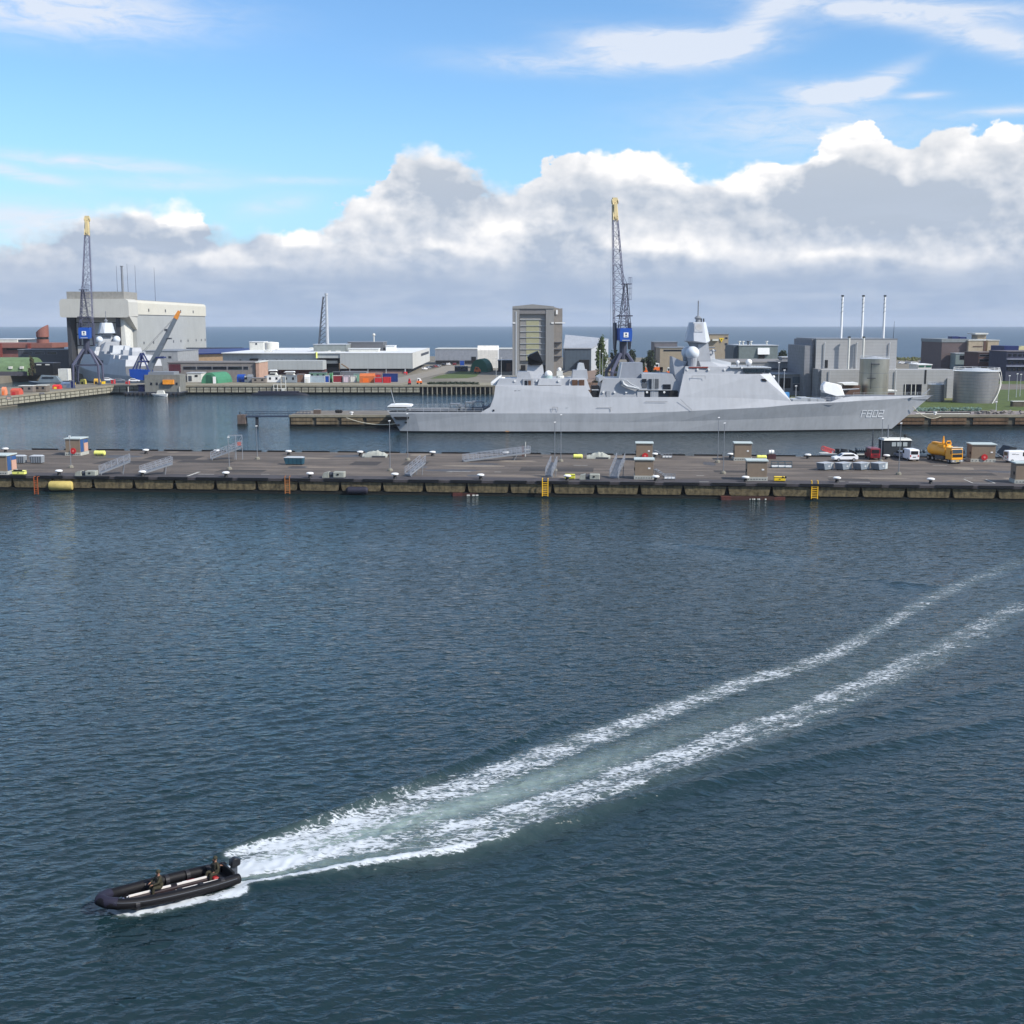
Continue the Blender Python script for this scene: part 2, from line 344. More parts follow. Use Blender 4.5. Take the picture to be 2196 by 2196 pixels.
# wind waves: a spread of short crested ripples running towards the camera, slightly slanted
rng = np.random.RandomState(4)
WZ = np.zeros_like(WX); dist = np.hypot(WX, WY)
amp_far = np.clip(1.15-dist/330, 0, 1)
gx = 0.88+.12*np.sin(WX*.037+WY*.021)+.10*np.sin(WX*-.051+WY*.067+1.3)
for i in range(68):
    lam = 0.55*(3.4/.55)**(rng.rand()**1.25); k = 2*math.pi/lam
    dirn = R(124)+rng.normal(0, R(24)); slope = .033*(1.3 if lam < 1.3 else .62 if lam < 2 else .4)
    ph = rng.rand()*6.28
    arg = k*(math.cos(dirn)*WX+math.sin(dirn)*WY)+ph
    wmod = .65+.5*np.sin(WX*rng.normal(0, .11)+WY*rng.normal(0, .11)+rng.rand()*6)
    WZ += slope/k*np.sin(arg)*wmod*np.clip(1.5-dist/(lam*130), 0, 1)
WZ = WZ*gx*amp_far*(1-.35*np.clip(milk, 0, 1))
# chop inside the foam so that it has body
ch = np.sin(WX*7.1+2*np.sin(WY*3.3))*np.sin(WY*6.3+2*np.sin(WX*2.9))
WZ += lift+np.clip(foam, 0, 1.1)*(.05+.045*ch)*np.clip(1.3-dist/130, 0, 1)
nr, na = len(rads), NA
idx = np.arange(nr*na).reshape(nr, na)
def mk(name, quads, extra, mt):
    used, inv = np.unique(quads.ravel(), return_inverse=True)
    me = bpy.data.meshes.new(name); me.vertices.add(len(used))
    co = np.stack([WX[used], WY[used], WZ[used]+extra], 1).astype(np.float32); me.vertices.foreach_set('co', co.ravel())
    nq = len(quads); me.loops.add(nq*4); me.polygons.add(nq)
    me.loops.foreach_set('vertex_index', inv.astype(np.int32)); me.polygons.foreach_set('loop_start', np.arange(nq, dtype=np.int32)*4)
    me.update(calc_edges=True)
    for nm, arr in (('foam', foam), ('milk', milk)):
        a = me.attributes.new(nm, 'FLOAT', 'POINT'); a.data.foreach_set('value', arr[used].astype(np.float32))
    me.polygons.foreach_set('use_smooth', np.ones(nq, dtype=bool)); me.materials.append(mt)
    o = bpy.data.objects.new(name, me); C.objects.link(o); return o
quads = np.stack([idx[:-1, :-1], idx[:-1, 1:], idx[1:, 1:], idx[1:, :-1]], -1).reshape(-1, 4)
def mrange(N, L, x, a, b, c, d, sm=True):
    n = N.new('ShaderNodeMapRange'); L.new(x, n.inputs[0])
    if sm: n.interpolation_type = 'SMOOTHSTEP'
    for i, q in zip((1, 2, 3, 4), (a, b, c, d)): n.inputs[i].default_value = q
    return n.outputs[0]
def nz(N, L, v, sc, det, rough, stretch=None, rot=0.0, dist=0.0):
    if stretch:
        mp = N.new('ShaderNodeMapping'); mp.inputs['Rotation'].default_value = (0, 0, rot); mp.inputs['Scale'].default_value = stretch; L.new(v, mp.inputs[0]); v = mp.outputs[0]
    n = N.new('ShaderNodeTexNoise'); n.inputs['Scale'].default_value = sc; n.inputs['Detail'].default_value = det; n.inputs['Roughness'].default_value = rough; n.inputs['Distortion'].default_value = dist
    L.new(v, n.inputs['Vector']); return n.outputs['Fac']
def mth(N, L, op, a, b=None):
    n = N.new('ShaderNodeMath'); n.operation = op
    for i, q in enumerate((a, b)):
        if q is None: continue
        if hasattr(q, 'is_output'): L.new(q, n.inputs[i])
        else: n.inputs[i].default_value = q
    return n.outputs[0]
wm = bpy.data.materials.new('water'); wm.use_nodes = True; N = wm.node_tree.nodes; L = wm.node_tree.links; b = N['Principled BSDF']
g = N.new('ShaderNodeNewGeometry').outputs['Position']
am = N.new('ShaderNodeAttribute'); am.attribute_name = 'milk'
mx = N.new('ShaderNodeMix'); mx.data_type = 'RGBA'
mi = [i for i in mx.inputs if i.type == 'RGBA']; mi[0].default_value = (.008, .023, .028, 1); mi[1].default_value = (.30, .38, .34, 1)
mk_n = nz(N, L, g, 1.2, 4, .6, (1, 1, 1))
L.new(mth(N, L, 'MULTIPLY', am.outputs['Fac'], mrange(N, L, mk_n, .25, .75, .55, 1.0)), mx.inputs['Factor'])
mfar = N.new('ShaderNodeMix'); mfar.data_type = 'RGBA'; mfi = [i for i in mfar.inputs if i.type == 'RGBA']; mfi[1].default_value = (.048, .080, .112, 1)  # far sea paled in its base colour, standing in for haze and sky light
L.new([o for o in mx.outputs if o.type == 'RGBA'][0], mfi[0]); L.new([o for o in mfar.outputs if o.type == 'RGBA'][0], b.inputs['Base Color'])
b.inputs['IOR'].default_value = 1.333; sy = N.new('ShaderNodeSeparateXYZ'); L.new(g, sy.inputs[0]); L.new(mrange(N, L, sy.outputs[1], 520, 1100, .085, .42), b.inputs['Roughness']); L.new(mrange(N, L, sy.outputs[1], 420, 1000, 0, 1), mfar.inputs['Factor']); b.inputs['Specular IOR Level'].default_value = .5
fine = nz(N, L, g, 4.2, 2, .5, (.6, 1.0, 1), R(-32))
mid = nz(N, L, g, 1.35, 3, .55, (.42, 1.0, 1), R(-28))
big = nz(N, L, g, .24, 4, .6, (.6, 1.0, 1), R(-12))
spk = nz(N, L, g, 1.15, 2, .5, (.5, 1.15, 1), R(-24), .3)
spk = mrange(N, L, spk, .50, .78, 0, 1)
hh = mth(N, L, 'ADD', mth(N, L, 'MULTIPLY', spk, .135), mth(N, L, 'ADD', mth(N, L, 'MULTIPLY', fine, .05), mth(N, L, 'ADD', mth(N, L, 'MULTIPLY', mid, .21), mth(N, L, 'MULTIPLY', big, .22))))
bp = N.new('ShaderNodeBump'); bp.inputs['Distance'].default_value = 1.0; L.new(hh, bp.inputs['Height'])
patch = nz(N, L, g, .014, 4, .6, (.5, 1, 1))
L.new(mrange(N, L, patch, .32, .68, .62, 1.08), bp.inputs['Strength'])
L.new(bp.outputs[0], b.inputs['Normal'])
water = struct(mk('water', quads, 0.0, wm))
# foam: a lacy sheet riding on the surface
fm = bpy.data.materials.new('foam'); fm.use_nodes = True; N = fm.node_tree.nodes; L = fm.node_tree.links; b = N['Principled BSDF']
g = N.new('ShaderNodeNewGeometry').outputs['Position']
af = N.new('ShaderNodeAttribute'); af.attribute_name = 'foam'
vm = N.new('ShaderNodeMapping'); vm.inputs['Rotation'].default_value = (0, 0, R(-34)); vm.inputs['Scale'].default_value = (.5, 1.0, 1); L.new(g, vm.inputs[0])
wob = N.new('ShaderNodeTexNoise'); wob.inputs['Scale'].default_value = 2.6; wob.inputs['Detail'].default_value = 4; L.new(vm.outputs[0], wob.inputs['Vector'])
va = N.new('ShaderNodeVectorMath'); va.operation = 'MULTIPLY_ADD'; L.new(wob.outputs['Color'], va.inputs[0]); va.inputs[1].default_value = (.6, .6, 0); L.new(vm.outputs[0], va.inputs[2])
vo = N.new('ShaderNodeTexVoronoi'); vo.feature = 'DISTANCE_TO_EDGE'; vo.inputs['Scale'].default_value = 3.6; L.new(va.outputs[0], vo.inputs['Vector'])
lace = mrange(N, L, vo.outputs['Distance'], 0, .3, 1, 0, False)
n1 = nz(N, L, va.outputs[0], 4.2, 6, .68)
pat = mth(N, L, 'ADD', mth(N, L, 'MULTIPLY', lace, .30), mth(N, L, 'MULTIPLY', mrange(N, L, n1, .30, .70, 0, 1, False), .70))
brk = mrange(N, L, nz(N, L, vm.outputs[0], .55, 3, .6), .32, .68, -.26, .12, False)
s = mth(N, L, 'ADD', mth(N, L, 'ADD', pat, brk), af.outputs['Fac'])
al = mrange(N, L, s, .86, 1.30, 0, 1)
al = mth(N, L, 'MULTIPLY', al, mrange(N, L, af.outputs['Fac'], .05, .3, 0, .92))
L.new(al, b.inputs['Alpha']); b.inputs['Base Color'].default_value = (.55, .59, .62, 1); b.inputs['Roughness'].default_value = .7
fi = foam.reshape(nr, na); fq = (np.maximum.reduce([fi[:-1, :-1], fi[1:, :-1], fi[:-1, 1:], fi[1:, 1:]]) > .07).ravel()
fo = mk('wake_foam', quads[fq], .012, fm); fo['kind'] = 'stuff'; fo['label'] = 'white foam trails of the wake behind the rubber boat'; fo['category'] = 'foam'
# ---------------------------------------------------------------- materials used all over
G = 3.6; GP = 2.63; GS = 3.3
conc = mat('concrete', (128,124,112), .85, var=.22, sc=.25, dirt=.2)
concd = mat('dark_concrete', (92,86,74), .9, var=.3, sc=.5, dirt=.4)
algae = mat('tide_line', (24,26,22), .8, var=.3, sc=1.5)
panelm = mat('quay_panel', (103,92,68), .88, var=.6, sc=1.7, dirt=.6, bump=.10)
coping = mat('coping', (84,80,76), .9, var=.25, sc=1.2)
rubber = mat('rubber', (22,23,26), .7, var=.15)
white = mat('white_paint', (226,226,224), .5, var=.05)
offw = mat('off_white', (205,204,196), .6, var=.08, dirt=.1)
lgrey = mat('light_grey_metal', (172,176,180), .45, var=.08, dirt=.08)
mgrey = mat('grey_metal', (120,124,130), .5, var=.1)
dgrey = mat('dark_grey_metal', (62,66,74), .55, var=.12)
glass = mat('dark_glass', (20,24,32), .12, var=.05, spec=.8)
black = mat('black', (14,15,18), .6, var=.1)
yellow = mat('yellow_paint', (232,196,40), .5, var=.08)
pyel = mat('pale_yellow', (226,226,120), .6, var=.06)
red = mat('red_paint', (184,40,44), .5, var=.1)
orange = mat('orange_paint', (226,108,36), .5, var=.1)
blue = mat('blue_paint', (16,66,150), .45, var=.1)
navy = mat('navy_paint', (26,40,92), .5, var=.12)
green = mat('green_canvas', (44,98,78), .75, var=.12, sc=1.5)
rust = mat('rust', (140,70,34), .85, var=.3, sc=2)
rope = mat('rope', (200,192,170), .8, var=.1)

def ground_mat():
    m = mat('land_ground', (112,106,94), .95, var=.28, sc=.05)
    return m
# land: one sheet per shore, each with its own thickness (the quay face)
def slabpoly(name, poly, z, m, z0=-3.0):
    b = MB(); b.prism(poly, 'z', z0, z); return struct(b.build(name, m))
land_poly = [(-178,406),(-176,412),(-163.5,497.5),(-13,497.5),(22,497.5),(22,338),(420,338),(700,338),(1500,900),(700,905),(100,915),(-160,980),(-420,1010),(-1200,1000),(-1200,560),(-246,556),(-246,620),(-150,620),(-150,524),(-196,522),(-214,406)]
slabpoly('ground', land_poly, G-.3, ground_mat())
slabpoly('mooring_arm', [(-62,338),(22,338),(22,356),(-62,356)], GS, mat('arm_concrete', (112,106,98), .92, var=.25, sc=.2, dirt=.2))
# the seabed keeps the water dark at its rim
# paved strips, lawns, roads as sheets
def sheet(name, poly, z, m, kind='structure', **k):
    b = MB(); b.prism(poly, 'z', z-.25, z); o = b.build(name, m); o['kind'] = kind
    for a, q in k.items(): o[a] = q
    return o
asph = mat('quay_asphalt', (104,97,88), .92, var=.22, sc=.12)
grassm = mat('grass', (70,84,34), .95, var=.35, sc=.35)
grass2 = mat('dry_grass', (104,104,58), .95, var=.3, sc=.35)
sheet('quay_paving', [(-163,498.5),(21,498.5),(21,528),(-150,524)], G+.004-.3+.01, mat('quay_paving', (128,122,104), .92, var=.2, sc=.2))
def pxpoly(pts, z): return [tuple(gr(x, y, z)[:2]) for x, y in pts]
zg = G-.3
sheet('road', pxpoly([(800,822),(860,822),(990,790),(1010,783),(960,783),(915,797)], zg), zg+.02, mat('road_asphalt', (128,122,112), .9, var=.12, sc=.3))
sheet('lawn', pxpoly([(922,812),(940,806),(985,797),(1034,797),(1020,808),(1000,811)], zg), zg+.03, grassm, 'stuff', label='green lawn behind the far quay', category='grass')
sheet('meadow', pxpoly([(1300,884),(2330,884),(2330,850),(1740,850),(1500,800),(1300,800)], zg), zg+.02, grass2, 'stuff', label='rough grass behind the berth', category='grass')
sheet('lawn', pxpoly([(1940,880),(2330,880),(2330,806),(2136,806),(2120,862),(1960,862)], zg), zg+.04, grassm, 'stuff', label='green grass around the storage tanks', category='grass')
sheet('road', pxpoly([(2130,836),(2330,834),(2330,824),(2130,824)], zg), zg+.055, asph)
sheet('road', pxpoly([(1250,889),(2330,889),(2330,882),(1250,882)], zg), zg+.07, mat('berth_paving', (128,120,118), .9, var=.2, sc=.3))
sheet('yard', pxpoly([(1200,840),(1330,840),(1340,790),(1240,790)], zg), zg+.05, mat('yard_earth', (122,104,92), .95, var=.3, sc=.3))

# ---------------------------------------------------------------- far quay wall, one thing per stretch
def far_wall(name, label, a, b_, z, n, mp, depth=1.2, piles=False):
    A = Vector((a[0], a[1], 0)); B = Vector((b_[0], b_[1], 0)); d = (B-A); Ln = d.length; ang = math.atan2(d.y, d.x)
    t = thing(name, label, 'quay wall', A, ang, local=True)
    MB().box(0, Ln, -depth, .3, z-.5, z+.12).build('coping', mat('cop_far', (132,126,110), .9, var=.2, sc=.5), t)
    MB().box(0, Ln, -depth*.35, .3, -1.5, .75).build('tide_band', algae, t)
    w_ = Ln/n
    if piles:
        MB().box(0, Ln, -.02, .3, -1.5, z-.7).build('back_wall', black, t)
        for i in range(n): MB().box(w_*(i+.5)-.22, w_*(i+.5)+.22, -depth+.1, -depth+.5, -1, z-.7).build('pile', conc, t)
    else:
        q = MB()
        MB().box(0, Ln, -depth*.3, .3, .7, z-.5).build('back_wall', concd, t)
        for i in range(n):
            x0 = w_*i+w_*.08; x1 = w_*(i+1)-w_*.08
            q.box(x0, x1, -depth*.8, -.3, z*.53, z-.68).box(x0, x1, -depth*.8, -.3, .8, z*.46)
        q.build('panels', mp, t)
    return t
pf = mat('far_panel', (150,146,130), .9, var=.3, sc=.7, dirt=.3)
z0_ = G-.05
far_wall('quay_wall', 'grey panelled quay wall of the far basin, below the containers', (-163,497.4), (-37.5,497.4), z0_, 44, pf)
far_wall('piled_quay_wall', 'dark open piled stretch of the far quay left of the frigate', (-37.4,497.4), (-8,497.4), z0_, 15, pf, piles=True)
far_wall('quay_wall', 'weathered panelled wall of the quay running in from the left edge', (-177.5,406), (-163.3,497.2), z0_, 26, pf)
far_wall('berth_wall', 'brown stained concrete wall of the berth ahead of the bow', (22,337.8), (420,337.8), GS, 34, mat('brown_panel', (104,82,62), .92, var=.45, sc=.35, dirt=.5), .8)
far_wall('mooring_arm_wall', 'old concrete wall of the narrow mooring arm behind the stern', (-62,337.8), (22,337.8), GS, 12, mat('arm_panel', (112,98,76), .92, var=.4, sc=.4, dirt=.5), .8)
far_wall('basin_wall', 'dark wall closing the basin behind the frigate', (21.8,497), (21.8,356), GS-.1, 12, concd)

# ---------------------------------------------------------------- the near pier
A = gr(0, 1052, 0); B = gr(2196, 1078, 0); Aq = gr(0, 1023, GP)
ang = math.atan2(B.y-A.y, B.x-A.x)
PO = Vector((0, (A.y+B.y)/2-(A.x+B.x)/2*math.tan(ang), 0))
pier_ang = ang
def ploc(px, py, z=GP):
    p = gr(px, py, z); return p
Lf = 150; Wd = 42.5
t = thing('pier', 'long concrete pier crossing the harbour basin', 'pier', PO, ang, local=True)
def deck_mat():
    m = bpy.data.materials.new('pier_deck'); m.use_nodes = True; N = m.node_tree.nodes; L = m.node_tree.links; b = N['Principled BSDF']; b.inputs['Roughness'].default_value = .9
    tc = N.new('ShaderNodeTexCoord').outputs['Object']
    n1 = nz(N, L, tc, .5, 6, .65, (.07, 1, 1)); n2 = nz(N, L, tc, .22, 6, .68, (.6, 1, 1)); n3 = nz(N, L, tc, 3.0, 4, .6)
    f = mth(N, L, 'ADD', mth(N, L, 'MULTIPLY', n1, .55), mth(N, L, 'ADD', mth(N, L, 'MULTIPLY', n2, .35), mth(N, L, 'MULTIPLY', n3, .12)))
    cr = N.new('ShaderNodeValToRGB'); e = cr.color_ramp.elements; e[0].position = .38; e[0].color = lin((62,56,51))+(1,); e[1].position = .66; e[1].color = lin((122,110,97))+(1,)
    k = cr.color_ramp.elements.new(.52); k.color = lin((90,81,73))+(1,); L.new(f, cr.inputs[0]); L.new(cr.outputs[0], b.inputs['Base Color']); return m
dm = deck_mat()
MB().box(-Lf, Lf, 1.2, Wd-.6, .6, GP).build('deck', dm, t)
edge = mat('pier_edge', (66,62,64), .9, var=.25, sc=.8)
MB().box(-Lf, Lf, -.25, 4.6, GP-.42, GP+.006).build('edge_strip', edge, t)
for i in range(-14, 15):
    MB().box(i*7.17-3.2+random.uniform(-.5, .5), i*7.17+2.0+random.uniform(-.5, .9), -.35, -.05, GP-.28, GP+.09).build('kerb_beam', black, t)
    x = i*7.17; a_ = random.uniform(-.6, .3); MB().box(x-3.1+a_, x+2.4+a_*.3, Wd-.6, Wd-.2, GP-.2, GP+.28).build('rear_kerb_beam', black, t)
MB().box(-Lf, Lf, .9, 1.25, -2, GP-.45).build('core_wall', algae, t)
MB().box(-Lf, Lf, Wd-1.2, Wd-.7, -2, GP-.3).build('rear_wall', concd, t)
i0 = (gr(1279.5, 1050, 1.5)-PO).x
for i in range(-21, 21):
    x0 = i0+i*7.17; g0 = .12; g1 = .52+random.uniform(-.08, .1)
    poly = [(x0+g0, GP-.5), (x0+7.17-g0, GP-.5), (x0+7.17-g1*.75, .75), (x0+7.17-g1-.1, .62), (x0+g1+.1, .62), (x0+g1*.75, .75)]
    MB().prism(poly, 'y', 0, .85).build('wall_panel', panelm, t)
MB().box(-Lf, Lf, .12, .9, -1.8, .60).build('tide_band', algae, t)
random.seed(14); pm_ = [mat('tar_patch', (58,54,52), .95, var=.2, sc=2), mat('repair_patch', (122,112,100), .9, var=.2, sc=2), mat('damp_patch', (70,64,60), .5, var=.3, sc=1)]
for i in range(34):
    x, y, w_, d_ = random.uniform(-88, 92), random.uniform(6, 40), random.uniform(1.5, 7), random.uniform(.8, 3.4); n = 9
    k0 = random.random()*6; MB().prism([(x+w_*math.cos(6.283*k/n+k0)*random.uniform(.7,1), y+d_*math.sin(6.283*k/n+k0)*random.uniform(.6,1)) for k in range(n)] if i % 3 else [(x-w_,y-d_),(x+w_,y-d_),(x+w_,y+d_),(x-w_,y+d_)], 'z', GP-.05, GP+.004+.0001*i).build('deck_patch', pm_[i % 3], t)
# painted markings on the deck
mk_w = mat('road_marking', (190,188,180), .8, var=.25, sc=2)
q = MB()
def pl(px, py):                                # photo pixel on the deck -> pier coordinates
    p = gr(px, py, GP)-PO; c, s = math.cos(-ang), math.sin(-ang); return (p.x*c-p.y*s, p.x*s+p.y*c)
for x0, x1, y in [(425,460,1017),(560,578,1017),(1060,1075,1012),(2068,2085,1025),(1776,1792,1022),(1493,1510,1020),(1820,1865,1034),(1500,1520,1033),(1800,1812,1032),(957,970,1012),(2000,2030,998),(1230,1260,998),(960,1010,1011)]:
    a = pl(x0, y); b = pl(x1, y); MB().box(a[0], b[0], a[1]-.1, a[1]+.1, GP+.008, GP+.014).build('painted_line', mk_w, t)
for x0, x1, y0, y1 in [(404,426,1012,1021),(2086,2114,1028,1036)]:
    a = pl(x0, y1); b = pl(x1, y0)
    q = MB(); q.box(a[0]-.08, b[0]+.08, a[1]-.08, a[1]+.08, GP+.008, GP+.014).box(a[0]-.08, a[0]+.08, a[1]+.1, b[1], GP+.008, GP+.014).box(b[0]-.08, b[0]+.08, a[1]+.081, b[1], GP+.008, GP+.014); q.build('painted_bay', mk_w, t)
for k in (7.2, 8.7, 17.7, 19.2): MB().box(-Lf, Lf, k, k+.08, GP+.008, GP+.012).build('sunken_rail', mat('worn_rail', (140,128,120), .6, var=.3, sc=1), t)
# ---------------------------------------------------------------- the frigate
YC = 327.6
ship = thing('frigate', 'long grey frigate marked F802 moored broadside in mid picture', 'frigate', (40, YC, 0))
hullm = mat('hull_grey', (173,175,178), .5, var=.06, sc=.3, dirt=.10, wave=('X', 7.3, .05))
upm = mat('upper_grey', (178,180,184), .5, var=.05, sc=.3, dirt=.08, wave=('X', 5.9, .04))
shipg = mat('ship_grey', (156,159,164), .5, var=.06, sc=.5, dirt=.06)
deckm = mat('ship_deck', (92,94,98), .8, var=.1)
def S(px, py, hb):
    Y = YC-hb; return Vector((XX(px, Y, ZZ(py, Y)), Y, ZZ(py, Y)))
def mir(p): return Vector((p.x, 2*YC-p.y, p.z))
def mid(p): return Vector((p.x, YC, p.z))
st = [ # px_wl, hb_wl, px_kn, y_kn, hb_kn, px_dk, y_dk, hb_dk
 (858,7.0, 835,886.5,8.2, 833,884,8.2), (900,7.6, 890,886.5,8.5, 890,884,8.5), (1035,8.2, 1031,886.5,8.9, 1031,884,8.9),
 (1051,8.25, 1051,886.5,8.9, 1051,873,8.7), (1060,8.3, 1060,886.5,8.9, 1059,852,8.4), (1271,8.6, 1271,886.5,9.3, 1271,852,8.7), (1340,8.5, 1340,886.5,9.3, 1340,851.5,8.7),
 (1455,8.0, 1455,882.5,9.2, 1455,851.5,8.6), (1560,6.9, 1560,877.5,8.7, 1560,853,8.2), (1640,5.7, 1640,873.5,7.9, 1640,856,7.4), (1697,4.6, 1697,868,7.1, 1697,860.5,6.9),
 (1760,3.4, 1780,863.5,5.7, 1782,861.2,5.6), (1795,2.7, 1810,862,5.1, 1806,853,4.9), (1812,2.4, 1830,860.5,4.6, 1826,850.3,4.4), (1860,1.3, 1890,857.3,3.0, 1890,849.4,2.9), (1892,.55, 1950,853,1.35, 1950,848.8,1.3), (1912,.06, 1997,849.4,.12, 2002,848.2,.1)]
rows = []; boot = []
for a in st:
    W = S(a[0], 926, a[1]); W.z = .42; K = S(a[2], a[3], a[4]); D = S(a[5], a[6], a[7])
    mK = W.lerp(K, .5); mK.y = W.y+(K.y-W.y)*.42
    rows.append([W, mK, K, D]); bt = W.copy(); bt.z = -1.6; bt.y = YC-(YC-W.y)*.9; boot.append([bt, W])
q = MB(); q.grid([r[:3] for r in rows]); q.grid([[mir(p) for p in r[:3]] for r in rows])
tr = rows[0]; q.add([tr[0], tr[1], tr[2], tr[3], mir(tr[3]), mir(tr[2]), mir(tr[1]), mir(tr[0])], [tuple(range(8))])
q.build('hull', hullm, ship)
q = MB(); q.grid([r[2:] for r in rows]); q.grid([[mir(p) for p in r[2:]] for r in rows]); q.build('side_plating', upm, ship)
q = MB(); q.grid(boot); q.grid([[mir(p) for p in r] for r in boot]); q.add([boot[0][0], boot[0][1], mir(boot[0][1]), mir(boot[0][0])], [(0,1,2,3)]); q.build('boot_stripe', black, ship)
q = MB(); dk = []
for i, r in enumerate(rows):
    p = r[3].copy(); p.z -= (.12 if i < 11 else 1.0); p.y += .06
    dk.append([p, mir(p)])
q.grid(dk); q.build('deck', deckm, ship)
def SH(name, pts, m, parent=None, **k):
    """convex facetted block from (px, py, half breadth) corners, mirrored about the centreline"""
    q = MB(); P = []
    for a in pts:
        p = S(*a); P += [p, mir(p)]
    q.hull(P); return q.build(name, m, parent or ship, **k)
def SP(name, poly, hb0, hb1, m, parent=None, side=-1):
    """flat prism in the ship's side view, from half breadth hb0 to hb1 on one side"""
    P = [S(x, y, (hb0+hb1)/2) for x, y in poly]; q = MB()
    q.prism([(p.x, p.z) for p in P], 'y', YC+side*hb0, YC+side*hb1); return q.build(name, m, parent or ship)
def rect(x0, x1, y0, y1): return [(x0, y0), (x1, y0), (x1, y1), (x0, y1)]
# aft superstructure with the hangar
aft = SH('aft_superstructure', [(1059,852.2,8.38),(1062.5,827,7.9),(1255,827,7.9),(1265,842,8.2),(1271,852,8.6)], upm)
def hbA(y): return 7.9+(y-827)/25*.5+.03
for x0, x1 in ((1103,1108),(1110,1116),(1204,1208),(1215,1221),(1236,1240)):
    SP('scuttle', rect(x0, x1, 837.5, 840.5), 7.6, hbA(839), glass, aft)
SP('door', rect(1214,1225,873.5,886), 8.3, 8.98, black)
q = MB(); [q.box(S(x,0,0).x-.25, S(x,0,0).x+.25, YC-9.02, YC-8.9, S(x,y,9).z-.45, S(x,y,9).z+.4) for x, y in ((1217.5,877),(1221,880))]
q.build('crew_figures_sign', lgrey, ship)
SP('stern_opening', [(845,893.5),(878,893.5),(877,898),(872,899.8),(849,899.8)], 7.2, 8.42, black)
SP('fairlead', rect(850,857,910,913), 7.2, 8.02, black)
SP('fairlead', rect(868,873,904,907), 7.2, 8.2, black)
SP('fairlead', rect(1057,1060.5,878,881.5), 8.0, 8.98, black)
SP('rust_streak', [(1084,926),(1085,915),(1088,912),(1091,916),(1092,926)], 7.6, 8.36, mat('rust_streak', (168,128,88), .8, var=.2, sc=1.5, dirt=.3))
# upper aft deckhouses
SH('aft_house', [(1063,828,6.9),(1071,812.5,6.4),(1258,812.5,6.4),(1263,828,6.9)], shipg)
SH('aft_side_panel', [(1153,826,7.7),(1157,812.6,7.4),(1204,812.6,7.4),(1204,826,7.7)], upm)
for x0, x1, m_ in ((1125.5,1131,glass),(1133,1138.5,mat('brown_shutter', (92,66,50), .7, var=.2)),):
    SP('locker_opening', rect(x0, x1, 816, 826), 6.2, 7.1, m_)
SP('locker_frame', rect(1121,1142,812.7,828), 6.2, 7.0, shipg)
SH('aft_port_house', [(1220,828,7.7),(1222,812.6,7.3),(1258,812.6,7.3),(1266,836,8.0),(1262,836,8.0)], upm)
for x0, x1 in ((1226.5,1238.5),(1241.5,1253)): SP('shutter', rect(x0, x1, 814.5, 827), 6.8, 7.85, MATS['brown_shutter'])
SH('radar_house', [(1128.5,813,2.6),(1132,783,2.0),(1164,783,2.0),(1168,813,2.6)], upm)
SH('low_house', [(1108,813,3.2),(1110,797,3.0),(1135,797,3.0),(1140,813,3.2)], shipg)
q = MB()
for s_ in (-1, 1):
    P = [S(x, y, 0) for x, y in ((1133,782),(1131,765),(1136,760),(1153,752.5),(1159,765),(1163.5,777),(1160,782))]
    q.add([Vector((p.x, YC+s_*(3.6 if 0 < i < 6 else 3.0), p.z)) for i, p in enumerate(P)], [])
q.v = q.v; h_ = MB().hull(q.v); h_.build('long_range_radar', mat('radar_black', (10,11,16), .45, var=.1), ship)
def dome(px, py, rpx, hb, m=white, ped=None, parent=None):
    c = S(px, py, hb); r = rpx*c.y/FP
    q = MB().ball(c, r, 24); o = q.build('radome', m, parent or ship, smooth=2)
    if ped:
        p2 = S(px, ped, hb); MB().lathe([(r*.62, p2.z), (r*.75, c.z-r*.62)], c.x, c.y, 16).build('pedestal', shipg, o)
    return o
dome(1176, 803, 8.5, 2.6, white, 813)
c_ = S(1176, 811, 2.6); MB().lathe([(1.1, c_.z-.6), (1.1, c_.z+.7)], c_.x, c_.y, 16).build('dome_base', mat('pale_green', (150,172,170), .6), ship)
# close-in guns
def ciws(px, py, flip):
    c = S(px, py, 1.5); g_ = MB().lathe([(1.05, c.z), (1.1, c.z+.6), (.8, c.z+1.0)], c.x, c.y, 12)
    g_.hull([Vector((c.x+flip*a, c.y+b_, c.z+d)) for a in (-.9, .7) for b_ in (-.9, .9) for d in (.8, 2.1)])
    o = g_.build('close_in_gun', offw, ship)
    MB().tube([Vector((c.x, c.y-.2, c.z+1.5)), Vector((c.x+flip*3.0, c.y-.2, c.z+2.5))], [.22, .12], 8).build('barrel', dgrey, o)
    MB().ball(Vector((c.x-.2*flip, c.y, c.z+2.5)), .55, 12).build('tracker', white, o, smooth=2)
ciws(1201, 812.5, 1)
gh = SH('gun_cover', [(1053,826,1.6),(1052.5,820,1.6),(1068,808,1.2),(1075,804,1.0),(1076,806,1.0),(1064,822,1.6),(1062,827,1.6)], white)
MB().ball(S(1078,816,1.2), 1.0, 12).build('gun_turret', white, ship, smooth=2)
MB().ball(S(1076,822,1.2), .8, 10).build('gun_tracker', white, ship, smooth=2)
# aft uptakes
SH('uptake', [(1227,813,2.8),(1229,794,2.5),(1259,793,2.5),(1261,813,2.8)], shipg)
SH('uptake_head', [(1237,794,1.6),(1240,780,1.3),(1243,778,1.2),(1252,779,1.3),(1255,794,1.6)], lgrey)
